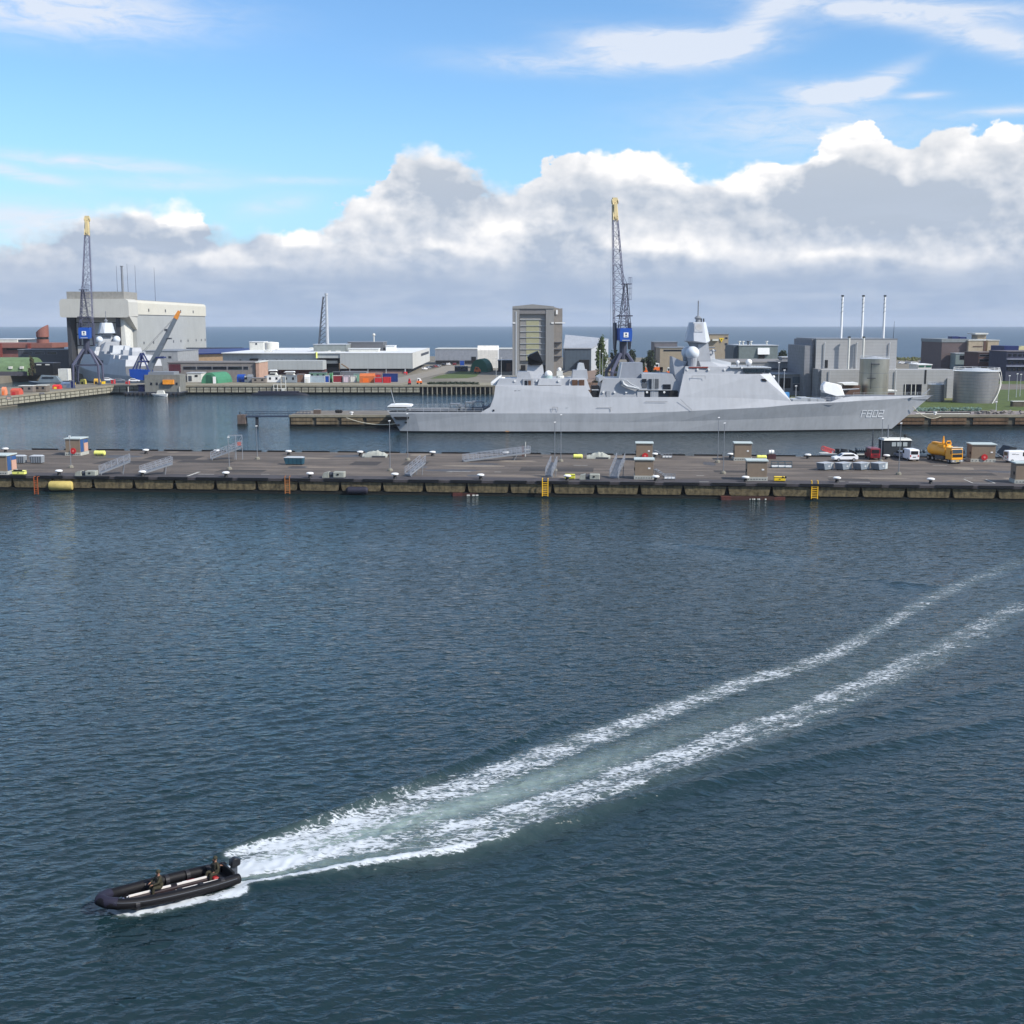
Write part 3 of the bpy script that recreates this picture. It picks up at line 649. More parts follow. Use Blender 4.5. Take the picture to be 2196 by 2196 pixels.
# midships
SH('boat_house', [(1284,853,7.0),(1293,811.5,6.2),(1376,811.5,6.2),(1376,853,7.0)], shipg)
SH('funnel', [(1328,812,4.0),(1334,778,3.1),(1378,778,3.1),(1379,812,4.0)], mat('funnel_grey', (126,131,140), .55, var=.07, dirt=.1))
SH('funnel_edge', [(1327.6,812,4.06),(1333.6,777.8,3.16),(1335,777.8,3.16),(1329,812,4.06)], lgrey)
SH('missile_deck_house', [(1376,837,6.5),(1376,802,6.0),(1442,802,6.0),(1462,837,6.5)], shipg)
SH('lower_recess', [(1376,852,6.0),(1376,836,6.0),(1455,836,6.0),(1455,852,6.0)], mat('recess_grey', (74,80,88), .7, var=.15))
for x0, x1, y0, y1, m_ in ((1377,1386,812.5,819,glass),(1376.5,1387,821.5,831,mat('slats', (88,92,98), .6, wave=('Z', .35, .6))),(1391.5,1412,812.5,833,MATS['slats']),(1421.5,1438,824,835,glass)):
    SP('side_opening', rect(x0, x1, y0, y1), 5.6, 6.62, m_)
for x0, x1, m_ in ((1366,1381,upm),(1394,1411,shipg),(1300,1308,shipg),(1435,1453,black)):
    SP('recess_panel', rect(x0, x1, 838, 852), 5.4, 7.05, m_)
q = MB()
for x in (1413,1417): q.box(S(x,0,6.8).x-.12, S(x,0,6.8).x+.12, YC-7.1, YC-6.9, S(0,852,7).z, S(0,809,7).z)
q.build('vertical_pipes', lgrey, ship)
MB().box(S(1380,0,7).x, S(1456,0,7).x, YC-7.3, YC-6.4, S(0,837,7).z, S(0,835.6,7).z).build('walkway', lgrey, ship)
# boat crane arm
q = MB(); pts_ = [S(1335,817,7.4), S(1337,824,7.5), S(1345,829,7.5), S(1358,831,7.5), S(1371,834,7.5)]; q.tube(pts_, [.35,.42,.4,.35,.22], 8)
q.tube([S(1338,816,7.4), S(1344,816,7.4), S(1352,823,7.4), S(1370,832,7.4)], .16, 6).tube([S(1336,817,7.4), S(1336,817,6.2)], .5, 8); q.build('boat_crane_arm', lgrey, ship)
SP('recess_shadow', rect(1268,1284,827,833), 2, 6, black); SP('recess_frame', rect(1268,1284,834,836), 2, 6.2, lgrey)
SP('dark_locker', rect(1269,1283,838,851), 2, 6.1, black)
SH('life_raft_rack', [(1285,820,6.4),(1284,811,6.4),(1293,806,6.4),(1296,811,6.4)], lgrey)
# forward superstructure
fore = SH('forward_superstructure', [(1455,852.5,8.55),(1466,802,7.5),(1630,802.6,6.7),(1652,801,4.2),(1669,845,6.9),(1697,860.5,6.8)], upm)
SH('bridge_front', [(1629,803.4,5.4),(1652.4,800.8,4.3),(1666,842,5.0),(1690,858,4.6)], mat('front_grey_lit', (190,193,200), .5, var=.04))  # paler than the sides: light on the angled front is put into the colour
SP('bridge_side_opening', [(1632,812),(1640,812),(1644,817),(1634,817)], 5.5, 7.02, black)
SH('signal_deck', [(1466.5,802.5,7.2),(1470,786,6.6),(1569,787,6.0),(1572,803,6.4)], shipg)
bw = SH('bridge', [(1568,803,6.2),(1568,789,6.0),(1649,789,4.3),(1652,801.5,4.3)], shipg)
for x0, x1 in ((1594,1607),(1608,1621),(1622,1638)):
    SP('bridge_window', rect(x0, x1, 791.5, 798.6), 4.0, 6.35-(x0-1594)*.02, mat('bridge_glass', (30,44,52), .1, spec=.9), bw)
SP('bridge_window', rect(1640.5, 1650, 792.5, 798.6), 3.0, 4.95, MATS['bridge_glass'], bw)
SH('bridge_roof', [(1566,789.2,6.9),(1566,786.2,6.9),(1654,787.6,4.9),(1654,789.4,4.9)], lgrey)
q = MB()
for x in range(1568, 1652, 6): p = S(x, 786, 5.6-(x-1568)*.01); q.tube([p, p+Vector((0,0,1.0))], .05, 4)
for dz_ in (.5, 1.0): q.tube([S(1568,786,5.6)+Vector((0,0,dz_)), S(1650,787,4.8)+Vector((0,0,dz_))], .05, 4)
q.build('roof_railing', mgrey, ship)
dome(1606, 777, 6.8, 1.5, white, 787); dome(1582, 777, 4.0, 3.2, white, 787)
dome(1659, 808, 3.0, 3.0, white, 815)
# angled screen aft of the mast
SH('sloped_screen', [(1441.5,836,3.0),(1441.5,764.5,2.6),(1466,776,4.0),(1468,852,7.2),(1455,852,7.2)], shipg)
SH('mast_house', [(1461,803,4.2),(1466,776,3.6),(1526,776,3.6),(1568,784,3.4),(1570,803,4.2)], upm)
SP('red_netting', rect(1477,1518,786.4,789.2), 5.8, 6.9, mat('brown_red', (128,62,56), .8, var=.3, sc=2))
SH('dome_cradle', [(1469,786,4.6),(1474,774,3.6),(1499,774,3.6),(1503,786,4.6)], dgrey)
# the main mast: tower and facetted radar head
SH('mast_tower', [(1496,772,3.2),(1498,737,2.5),(1519,737,2.5),(1524,772,3.2),(1524,803,3.4),(1490,803,3.4)], shipg)
mh = SH('mast_head', [(1471,731,2.0),(1488,731,3.8),(1514,735,3.8),(1522.5,731,2.0),(1517,738,1.8),(1476,734,1.6),(1480,691.2,1.2),(1487,691,2.5),(1509,690.5,2.5),(1514,691,1.2)], mat('mast_grey', (186,190,196), .5, var=.04))
def sidept(x, y): # a point on the starboard face of the mast head
    k = (y-691)/(733-691); return S(x, y, 2.5+1.3*k+.05)
P = [sidept(1489,693), sidept(1507,693), sidept(1507,712), sidept(1489,712)]
o = Vector((0,-.12,.03)); MB().hull(P+[p+o for p in P]).build('radar_panel', upm, mh)
c_ = sidept(1498, 702); n_ = Vector((0,-1,.25)).normalized(); MB().tube([c_, c_+n_*.16], .85, 24).build('radar_face', mat('radar_face', (176,174,172), .5), mh)
SH('mast_collar', [(1484,743,2.4),(1478,733,2.0),(1518,733,2.2),(1519,743,2.6)], mgrey)
MB().lathe([(.7, S(1497,691,0).z), (.6, S(1497,686,0).z), (1.0, S(1497,682,0).z), (.5, S(1497,678,0).z), (.16, S(1497,677,0).z), (.16, S(1497,645,0).z)], S(1497,680,0).x, YC, 10).build('mast_pole', mgrey, ship)
for x in (1504, 1509): MB().tube([S(x,691,0), S(x,683,0)], .2, 6).build('small_aerial', dgrey, ship)
dome(1485, 757.5, 14.6, 4.2, mat('dome_white', (204,210,216), .5, var=.03), 786)
dome(1474, 756, 13.0, -4.2, MATS['dome_white'], 786)
q = MB(); q.tube([S(1519,745,2), S(1533,745,2)], .18, 6).tube([S(1519,752,2), S(1536,752,2)], .2, 6); q.build('yard', mgrey, ship)
SH('forward_deckhouse', [(1524,786,3.4),(1524,771,3.0),(1532,770,3.0),(1568,777,3.0),(1568,787,3.4)], lgrey)
dome(1529, 752, 3.2, 2.2, lgrey, 760)
SH('director', [(1520,771,1.6),(1520,754,1.2),(1532,754,1.2),(1534,771,1.6)], upm)
# gun
gun = SH('gun_turret', [(1764,827,1.2),(1770.5,818.3,1.0),(1795,823.5,1.3),(1804,827,1.2),(1812,849,1.7),(1794,850,1.9),(1770,843,1.9),(1765,837,1.7)], white, bevel=.12)
p = S(1806, 836, 0); MB().tube([p+Vector((-.6,0,0)), p+Vector((4.6,0,.28))], [.2, .11], 8).build('gun_barrel', lgrey, gun)
p = S(1790, 852, 0); MB().lathe([(2.2, p.z-1.2), (2.2, p.z+.3)], p.x, YC, 18).build('gun_base', shipg, gun)
# missile deck clutter on the foredeck
q = MB()
for x, w_, h_ in ((1705,2.2,.7),(1724,2.5,1.1),(1739,2.8,.9),(1756,2.0,.8)):
    p = S(x, 861, 1); q.box(p.x-w_/2, p.x+w_/2, YC-3, YC+3, p.z-.6, p.z+h_)
q.build('deck_lockers', lgrey, ship)
p = S(1683, 846, 3); MB().box(p.x-1.0, p.x+1.0, YC-4, YC-2, p.z-1.6, p.z+.6).build('blue_crate', mat('crate_blue', (70,130,180), .6), ship)
def rail(pts, h, step, name='railing', r=.045, m=lgrey, lines=(.5, 1.0)):
    q = MB()
    for a, b_ in zip(pts[:-1], pts[1:]):
        n = max(1, int((b_-a).length/step))
        for i in range(n+1): p = a.lerp(b_, i/n); q.tube([p, p+Vector((0,0,h))], r, 4)
        for l in lines: q.tube([a+Vector((0,0,h*l)), b_+Vector((0,0,h*l))], r*.8, 4)
    return q.build(name, m, ship)
rail([S(833,884,8.1), S(890,884,8.4), S(1035,884,8.8)], 1.0, 2.2)
rail([mir(S(833,884,8.1)), mir(S(890,884,8.4)), mir(S(1035,884,8.8))], 1.0, 2.2)
rail([S(1697,860.5,6.7), S(1780,861,5.4)], 1.1, 2.4)
rail([S(1830,850,4.2), S(1990,848,.3)], .9, 3.0)
rail([S(1066,812.5,6.2), S(1255,812.5,6.2)], .9, 3.0)
SP('flight_deck_net', [(835,884),(1031,884),(1031,881),(835,881)], 7.9, 7.95, mat('netting', (72,76,82), .9, var=.3, sc=3))
# flight deck clutter
q = MB()
for x, w_, h_ in ((975,3.2,2.2),(990,2.4,1.7),(1006,2.6,2.6),(1024,3.4,2.8),(1040,2.0,1.6)):
    p = S(x, 884, 3)
    for a in (-1, 1):
        for b_ in (-1, 1): q.tube([Vector((p.x+a*w_/2, YC+b_*1.2, p.z)), Vector((p.x+a*w_/2*.8, YC+b_*1.2, p.z+h_))], .1, 4)
    q.box(p.x-w_*.4, p.x+w_*.4, YC-1.3, YC+1.3, p.z+h_-.3, p.z+h_).box(p.x-w_*.42, p.x+w_*.42, YC-1.1, YC+1.1, p.z, p.z+h_*.45)
q.build('deck_frames', mgrey, ship)
# stern canopy and flag staff
cn = MB(); P = [(830,872),(833,869.8),(845,868.4),(866,868.4),(879,869.6),(882,872),(881,873),(831,873)]
PS = [S(x, y, 4) for x, y in P]; cn.prism([(p.x, p.z) for p in PS], 'y', YC-3.4, YC+3.4); cn.build('stern_canopy', white, ship)
SP('canopy_side', rect(832,872,873.1,878), -2.8, 2.8, offw); SP('canopy_post', rect(878.5,880,873.1,884), 2.6, 2.9, lgrey); SP('canopy_post', rect(831.5,833,873.1,884), 2.6, 2.9, lgrey)
MB().tube([S(851,884,2), S(838,835,2)], [.13, .06], 6).build('flag_staff', lgrey, ship)
MB().tube([S(1978,848,0), S(1994,834,0)], .12, 6).build('jack_staff', lgrey, ship)
q = MB(); q.hull([S(x, y, hb) for x, y in ((1950,853),(1957,851.5),(1958,854)) for hb in (1.3, 1.6)]); q.build('anchor', mgrey, ship)
# hull number, strokes of white paint on the plating
def hull_y(px, py):                    # y of the starboard plating behind a side-view point
    z = S(px, py, 3).z; x = S(px, py, 3).x; best = None
    for r0, r1 in zip(rows[:-1], rows[1:]):
        for k in (0, 1):
            a0, a1, b0_, b1_ = r0[k], r0[k+1], r1[k], r1[k+1]
            if min(a0.z, b0_.z)-.05 <= z <= max(a1.z, b1_.z)+.05:
                ta = (z-a0.z)/(a1.z-a0.z); tb = (z-b0_.z)/(b1_.z-b0_.z); pa = a0.lerp(a1, ta); pb = b0_.lerp(b1_, tb)
                if pa.x-.01 <= x <= pb.x+.01: t_ = (x-pa.x)/(pb.x-pa.x); return pa.lerp(pb, t_)
    return None
seg = {'F': ['t','lu','ll','m'], '8': ['t','m','b','lu','ll','ru','rl'], '0': ['t','b','lu','ll','ru','rl'], '2': ['t','ru','m','ll','b']}
q = MB(); wch = 9.0; hch = 14.0
for ch_, x0 in (('F',1847),('8',1859.5),('0',1873),('2',1886.5)):
    sk = 3.0
    def pt(u, v): return (x0+u*wch+v*sk, 894.5-v*hch)
    SG = {'t': ((0,1),(1,1)), 'm': ((0,.5),(1,.5)), 'b': ((0,0),(1,0)), 'lu': ((0,.5),(0,1)), 'll': ((0,0),(0,.5)), 'ru': ((1,.5),(1,1)), 'rl': ((1,0),(1,.5))}
    for k in seg[ch_]:
        a, b_ = SG[k]; pa, pb = pt(*a), pt(*b_)
        A_, B_ = hull_y(*pa), hull_y(*pb)
        dx_, dy_ = pb[0]-pa[0], pb[1]-pa[1]; ln = math.hypot(dx_, dy_); hw_ = .85; nx_, ny_ = -dy_/ln*hw_, dx_/ln*hw_; ex, ey = dx_/ln*hw_, dy_/ln*hw_
        cs = [hull_y(pa[0]-ex+nx_, pa[1]-ey+ny_), hull_y(pb[0]+ex+nx_, pb[1]+ey+ny_), hull_y(pb[0]+ex-nx_, pb[1]+ey-ny_), hull_y(pa[0]-ex-nx_, pa[1]-ey-ny_)]
        if all(cs): q.add([c+Vector((0, -.07, -.01)) for c in cs], [(0,1,2,3)])
q.build('hull_number', mat('number_white', (236,237,238), .6, var=.04), ship)
for x in (1289,1313,1338): pass
for x, y, hb in ((1294,841,7.06),(1318,841,7.06),(1343,841,7.06),(1387.5,841,7.06),(1424.5,841,7.06),(1474,792.5,6.95),(1496,792.5,6.95),(1520,792.5,6.9),(1554,792.5,6.5),(1104,817,6.75),(1151,817,6.75),(1198,817,7.7),(1591,788,6.8)):
    p = S(x, y, hb); MB().tube([p+Vector((0,.5,0)), p+Vector((0,-.12,0))], .3, 8).build('bulkhead_lamp', white, ship)
seamm = mat('seam', (112,114,120), .6)
for (xa_, ya_), (xb_, yb_), hb in (((1384,861),(1431,861),9.0),((1310,873),(1309,883),9.25),((1309,874),(1280,874),9.2),((1185,873),(1196,873),9.2),((1185,873),(1185,882),9.2),((1196,873),(1196,882),9.2),((1459,856),(1484,880),9.2),((1484,806),(1512,806),7.9),((1484,806),(1484,812),7.9),((1512,806),(1512,812),7.9)):
    p, p2 = S(xa_, ya_, hb), S(xb_, yb_, hb); MB().tube([p+Vector((0,-.1,0)), p2+Vector((0,-.1,0))], .05, 4).build('plating_seam', seamm, ship)
# mooring lines
for pa, pb, sag in ((S(868,905,7.6), gr(743,896,GS+.4), 1.2), (S(1958,872,1.0), gr(2018,892.5,GS+.4), 1.6)):
    n = 10; MB().tube([pa.lerp(pb, i/n)+Vector((0,0,-sag*4*(i/n)*(1-i/n))) for i in range(n+1)], .09, 5).build('mooring_line', rope, label='pale mooring rope from the '+('stern to the mooring arm' if pa.x < 0 else 'bow to the berth'), category='rope', group='mooring ropes of the frigate')
for n_, (px, py) in {'stern': (743,896), 'bow': (2018,892.5)}.items():
    p = gr(px, py, GS); o = MB().lathe([(.3,GS),(.25,GS+.5),(.55,GS+.65),(.5,GS+.85),(.1,GS+.9)], p.x, max(p.y, 339.0), 12).build('bollard', white, smooth=True, label='white bollard holding the rope from the '+n_, category='bollard', group='bollards at the frigate berth')
# the sister ship, seen almost end on in the left distance
ang2 = math.atan2(118, -82)
sx = lambda d: (d, 0)
cx_, cy_ = XX(352,532)-41, 532+60
s2 = dup(ship, (0,0,0), ang2, 'grey warship seen end on in front of the huge dock hall', skip=('hull_number','long_range_radar','gun_cover'))
c0 = Vector(((S(833,884,0).x+S(1995,848,0).x)/2-40, 0, 0)); rot = Matrix.Rotation(ang2, 3, 'Z') @ c0
s2.location = (cx_-rot.x, cy_-rot.y, 0)
# ---------------------------------------------------------------- level luffing portal cranes (local axes, jib points to +y)
crane_g = mat('crane_grey', (76,78,98), .55, var=.1)
crane_d = mat('crane_dark', (58,60,78), .55, var=.1)
cyel = mat('crane_yellow', (206,188,142), .55, var=.1)
cblue = mat('crane_blue', (20,74,160), .45, var=.06)
def lattice(q, a0, a1, w0, w1, d0, d1, n, r=.16, rb=.085):
    """square lattice girder between two centres; widths along x, depths across"""
    a0, a1 = Vector(a0), Vector(a1); ax = (a1-a0).normalized(); X = Vector((1,0,0)); Yv = ax.cross(X).normalized()
    def C4(t):
        c = a0.lerp(a1, t); w_ = (w0+(w1-w0)*t)/2; d_ = (d0+(d1-d0)*t)/2
        return [c+X*w_+Yv*d_, c-X*w_+Yv*d_, c-X*w_-Yv*d_, c+X*w_-Yv*d_]
    c0, c1 = C4(0), C4(1)
    for i in range(4): q.tube([c0[i], c1[i]], r, 4)
    for j in range(n):
        A_, B_ = C4(j/n), C4((j+1)/n)
        for i in range(4):
            k = (i+1) % 4
            q.tube([A_[i], B_[k]] if (j+i) % 2 else [A_[k], B_[i]], rb, 4); q.tube([B_[i], B_[k]], rb, 4)
    return C4
def make_crane(loc, rz, label):
    t = thing('portal_crane', label, 'crane', loc, rz, 'blue cabined portal cranes on the far quay', local=True)
    for sx_ in (-1, 1):
        for sy_ in (-1, 1):
            q = MB()
            top = Vector((1.1*sx_, 1.1*sy_, 14.6)); kn = Vector((5.0*sx_, 4.2*sy_, 8.2)); ft = Vector((5.2*sx_, 4.4*sy_, .9))
            q.tube([top, kn, ft], [.62, .62, .42], 6); o = q.build('leg', crane_g, t)
            MB().box(5.2*sx_-.5, 5.2*sx_+.5, 4.4*sy_-1.5, 4.4*sy_+1.5, 0, 1.0).build('bogie', yellow if sx_*sy_ > 0 else dgrey, o)
    for y in (-4.3, 4.3): MB().tube([(-5.1,y,8.0),(5.1,y,8.0)], .3, 4).build('tie_beam', crane_d, t)
    MB().lathe([(1.5,12.6),(1.35,14),(1.35,19.6),(1.9,20.2),(1.9,20.6)], 0, 0, 12).build('column', crane_d, t)
    MB().hull([(x, y, z) for x in (-2.3, 2.3) for y, z in ((-3.0,19.4),(-3.2,23.6),(3,19.2),(3,23.6))]).build('machinery_house', cblue, t)
    c = MB().hull([(x*k, y, z) for x in (-2.25, 2.25) for y, z, k in ((-3.9,19.0,.92),(-3.9,20.6,1),(-3.9,22.6,1),(-3.9,23.4,.9),(-3.1,19.0,1),(-3.1,23.4,1))]).build('cabin_front', cblue, t)
    MB().box(-.85,.85,-4.0,-3.88,20.4,22.1).build('emblem_plate', white, c)
    e = MB().box(-.28,.28,-4.06,-3.99,21.2,21.75).box(-.1,.1,-4.06,-3.99,21.7,21.95).box(-.45,.45,-4.06,-3.99,20.7,20.85).build('emblem', mat('emblem_dark', (30,60,90), .6), c)
    MB().box(-1.4,1.4,-4.0,-3.88,19.25,19.5).build('light_strip', lgrey, c)
    # heavy side cheeks carrying the jib foot
    q = MB()
    for s_ in (-1, 1): q.hull([(s_*x, y, z) for x in (2.35, 3.0) for y, z in ((1.0,16.0),(2.4,16.2),(3.6,20),(3.4,25.5),(.6,25.5),(-.4,20))])
    q.build('jib_foot', crane_d, t)
    # A-frame tower
    q = MB(); lattice(q, (0,-1.6,23.6), (0,-2.2,39.0), 3.9, .9, 3.4, .8, 7, .15, .08)
    q.box(-2.4,2.4,-3.6,.4,27.7,28.1).box(-1.9,1.9,-3.2,.0,24.5,24.7).box(-1.3,2.0,-3.2,-1.2,38.8,39.1); q.build('tower', crane_d, t)
    q = MB()
    for x in (1.2, 2.0):
        for y in (-3.2,-1.2): q.tube([(x,y,33.5),(x,y,41.2)], .06, 4)
    for z in (33.5,35.5,37.5,41.2): q.tube([(1.2,-3.2,z),(2.0,-3.2,z),(2.0,-1.2,z),(1.2,-1.2,z),(1.2,-3.2,z)], .05, 4)
    q.build('ladder_cage', crane_g, t)
    # jib
    j = MB(); lattice(j, (-.2,3.0,22.0), (-.2,13.2,61.9), 5.0, 1.75, 2.6, 1.5, 15, .17, .09)
    jo = j.build('jib', mat('jib_grey', (94,96,116), .55, var=.1), t)
    k = MB(); lattice(k, (-.2,13.2,61.9), (-.2,14.8,68.3), 1.75, 1.35, 1.5, 1.1, 4, .2, .12)
    k.box(-.75,.35,12.9,14.9,62,67.8); k.build('jib_head', cyel, jo)
    s_ = MB()
    for x in (-1.25, .85):
        s_.lathe([(.01,0),(.9,0),(.9,.22),(.01,.22)], 0, 0, 14); n = 56; s_.v[-n:] = [(x+p[2], 14.8+p[0], 68.8+p[1]) for p in s_.v[-n:]]
    s_.box(-1.0,.8,14.3,15.4,67.8,70.2); s_.build('sheaves', cyel, jo)
    q = MB()
    for x in (-1.1,.7): q.tube([(x,15.3,67.4),(x,15.3,12.0)], .035, 4)
    q.hull([(-1.1,15.0,12),(.7,15.0,12),(-1.1,15.6,12),(.7,15.6,12),(-.6,15.2,11),(.2,15.4,11)]); q.build('hoist_ropes', crane_d, t)
    q = MB()
    for x in (-.7,.5): q.tube([(x,-2.2,39.0),(x-.1,9.5,46.5)], .09, 4)
    q.build('luffing_tie', crane_d, t)
    return t
zc = G-.28
Yc2 = 436.0; c2_ = make_crane((XX(1335,Yc2), Yc2, zc), R(9), 'tall blue cabined dock crane standing behind the frigate midships')
Yc1 = 511.0
dup(c2_, (XX(190,Yc1), Yc1, zc), R(7.5), 'tall blue cabined dock crane in front of the huge dock hall')

# ---------------------------------------------------------------- floating crane
YF = 491.0
t = thing('floating_crane', 'blue floating crane barge with long grey boom and orange tip', 'floating crane', (XX(335,YF), YF, 0))
def FXZ(px, py, Y=YF): p = at(px, py, Y); return (p.x, p.z)
x0, x1 = XX(275,YF,0), XX(396,YF,0)
MB().prism([(x0,1.1),(x0+1.5,-.6),(x1-1.5,-.6),(x1,1.1),(x1,1.5),(x0,1.5)], 'y', YF-6, YF+6).build('pontoon', dgrey, t)
q = MB()
for i in range(13): x = x0+1+(x1-x0-2)*i/12; q.lathe([(.4,.2),(.5,.8),(.4,1.3)], x, YF-6.3, 8)
q.build('tyre_fenders', rubber, t)
MB().lathe([(2.2,1.5),(2.0,3.6),(2.8,4.2)], XX(308,YF), YF, 14).build('slewing_post', navy, t)
a = FXZ(282,791); b = FXZ(322,808)
hs = MB().prism([FXZ(282,791), FXZ(324,793), FXZ(321,808), FXZ(314,814.5), FXZ(302,814), FXZ(284,807)], 'y', YF-3.2, YF+3.2).build('slewing_house', blue, t)
q = MB()
for s_ in (-2.3, 2.3):
    for pa, pb in (((289,791),(304,757)), ((296,791),(305,757)), ((322,793),(305,757)), ((300,775),(318,775))):
        A_, B_ = FXZ(*pa), FXZ(*pb); q.tube([(A_[0],YF+s_,A_[1]), (B_[0],YF+s_*.6,B_[1])], .32, 5)
q.box(FXZ(302,0)[0], FXZ(320,0)[0], YF-2, YF+2, FXZ(0,768)[1], FXZ(0,765)[1]); q.build('gantry_frame', navy, t)
MB().prism([FXZ(290,788), FXZ(303,762), FXZ(302,788)], 'y', YF-2.2, YF-1.9).build('stay_plate', mgrey, t)
P0, P1, P2_ = FXZ(317,797), FXZ(376.5,683), FXZ(384.5,667)
q = MB(); d = Vector((P1[0]-P0[0], 0, P1[1]-P0[1])); n_ = Vector((-d.z,0,d.x)).normalized()
def boomseg(q, a, b, w0, w1, h0, h1):
    a, b = Vector((a[0],YF,a[1])), Vector((b[0],YF,b[1])); q.hull([a+n_*s*h0+Vector((0,k*w0,0)) for s in (-1,1) for k in (-1,1)]+[b+n_*s*h1+Vector((0,k*w1,0)) for s in (-1,1) for k in (-1,1)])
boomseg(q, P0, P1, 1.0, .7, 1.15, .65); bo = q.build('boom', mat('boom_grey', (104,112,120), .5), t)
q = MB(); boomseg(q, P1, P2_, .75, .5, .8, .5); q.build('boom_head', mat('boom_orange', (206,132,52), .6), bo)
q = MB(); a_ = FXZ(357,708); q.box(a_[0]-.6, a_[0]+.6, YF-1, YF+1, a_[1]-.4, a_[1]+.5); a_ = FXZ(361,726); q.box(a_[0]-.4, a_[0]+1.2, YF-1, YF+1, a_[1]-.3, a_[1]+.3); q.build('boom_fittings', dgrey, bo)
q = MB(); h = FXZ(380,675); k = FXZ(305,757)
for s_ in (-1.2, 1.2): q.tube([(h[0],YF+s_*.5,h[1]), (k[0],YF+s_,k[1])], .05, 4)
q.build('stay_ropes', dgrey, t)
c = MB().box(XX(316,YF), XX(391,YF), YF-3.5, YF+5.5, 1.5, ZZ(803,YF)).build('deckhouse', mat('barge_house', (118,118,112), .7, dirt=.2), t)
MB().box(XX(322,YF), XX(378,YF), YF-3, YF+5, ZZ(803,YF)+.002, ZZ(797,YF)).build('deckhouse_top', mgrey, t)
MB().box(XX(356,YF), XX(379,YF), YF-4.6, YF-2.2, ZZ(823,YF), ZZ(813.5,YF)).build('orange_box', mat('strong_orange', (224,142,40), .5), t)
q = MB()
for x in (330,342,354,368,384): q.box(XX(x,YF)-.4, XX(x,YF)+.4, YF-3.6, YF-3.45, 4.2, 5.2)
q.build('windows', glass, c)
q = MB()
for x in (276,396): q.tube([(XX(x,YF)-(1 if x>300 else -1),YF-4,1.4),(XX(x,YF)-(1 if x>300 else -1),YF-4,3.6)], .15, 5)
q.build('deck_posts', offw, t)
lb = thing('launch', 'small white launch lying alongside the floating crane', 'motor boat', (XX(342,YF-9), YF-9, 0))
xl = XX(342, YF-9)
MB().hull([(xl-3.6,YF-9,1.1),(xl-2.4,YF-10,1.0),(xl+3,YF-10,1.0),(xl+3,YF-8,1.0),(xl-2.4,YF-8,1.0),(xl-2.2,YF-9,-.2),(xl+2.8,YF-9.6,-.2),(xl+2.8,YF-8.4,-.2)]).build('hull', white, lb)
MB().hull([(xl+x,YF-9+y,z) for x,z in ((-1.2,1),(-.7,2.3),(1.6,2.3),(2,1)) for y in (-.8,.8)]).build('cabin', offw, lb)
# ---------------------------------------------------------------- buildings of the yard
zb = G-.32
def bld(name, label, x0, x1, ytop, Y, dep, wall, roof=None, z0=zb, wins=(), doors=(), cat='building', rise=.35, win_m=glass, over=.25, xr=None, extra=None, win_split=None):
    """x0,x1,ytop: photo pixels of the front face standing at distance Y; dep its depth"""
    zt = ZZ(ytop, Y); X0, X1 = XX(x0, Y, zt/2), XX(x1, Y, zt/2)
    t = thing(name, label, cat, ((X0+X1)/2, Y, z0))
    w_ = MB().box(X0, X1, Y, Y+dep, z0, zt-rise).build('wall', wall, t)
    if roof is not None: MB().box(X0-over, X1+over, Y-over, Y+dep+over, zt-rise+.003, zt).build('roof', roof, t)
    for a in wins:
        f = MB().box(XX(a[0],Y,10)-.12, XX(a[1],Y,10)+.12, Y-.10, Y+.05, ZZ(a[3],Y)-.12, ZZ(a[2],Y)+.12).build('window', mgrey, w_)
        MB().box(XX(a[0],Y,10), XX(a[1],Y,10), Y-.13, Y-.05, ZZ(a[3],Y), ZZ(a[2],Y)).build('pane', win_m, f)
    for a in doors:
        MB().box(XX(a[0],Y,6), XX(a[1],Y,6), Y-.15, Y+.1, max(ZZ(a[3],Y), z0), ZZ(a[2],Y)).build('door', a[4] if len(a) > 4 else dgrey, w_)
    return t
def B(t, name, x0, x1, y0, y1, Y, d, m, **k):
    return MB().box(XX(x0,Y,10), XX(x1,Y,10), Y, Y+d, ZZ(y1,Y), ZZ(y0,Y)).build(name, m, t, **k)
cream = mat('cream_cladding', (196,192,178), .6, var=.04, sc=.1, dirt=.06, wave=('Y', 1.6, .06))
creamf = mat('cream_front', (186,184,176), .6, var=.05, sc=.1, dirt=.08)  # duller than the side cream: the front's weaker light is put into the colour
hgrey = mat('hall_grey', (158,160,158), .65, var=.06, sc=.1, dirt=.1, wave=('Y', 1.6, .08))
doorg = mat('door_grey', (182,180,176), .65, var=.08, sc=.15, dirt=.1, wave=('X', 1.2, .1))
wgrey = mat('warehouse_grey', (160,164,164), .7, var=.06, sc=.1, dirt=.06, wave=('X', 2.4, .06))
wside = mat('warehouse_side_lit', (190,190,186), .7, var=.06, sc=.1, dirt=.06)  # paler copy of the wall grey, with the end wall's sunlight in the colour
roofw = mat('white_roof', (206,208,208), .8, var=.1, sc=.15)
roofg = mat('gravel_roof', (132,128,118), .9, var=.2, sc=.4)
tan = mat('tan_brick', (152,140,122), .85, var=.12, sc=.5, dirt=.1)
tanl = mat('pale_brick', (170,156,134), .85, var=.12, sc=.5, dirt=.1)
brown = mat('brown_brick', (94,72,64), .85, var=.15, sc=.5)
redb = mat('red_brick', (132,88,79), .85, var=.12, sc=.5)
slate = mat('slate_cladding', (74,86,98), .6, var=.1, wave=('X', 2.0, .12))
pgrey = mat('plant_grey', (160,160,160), .7, var=.05, sc=.2, dirt=.06, wave=('Z', 1.1, .08))
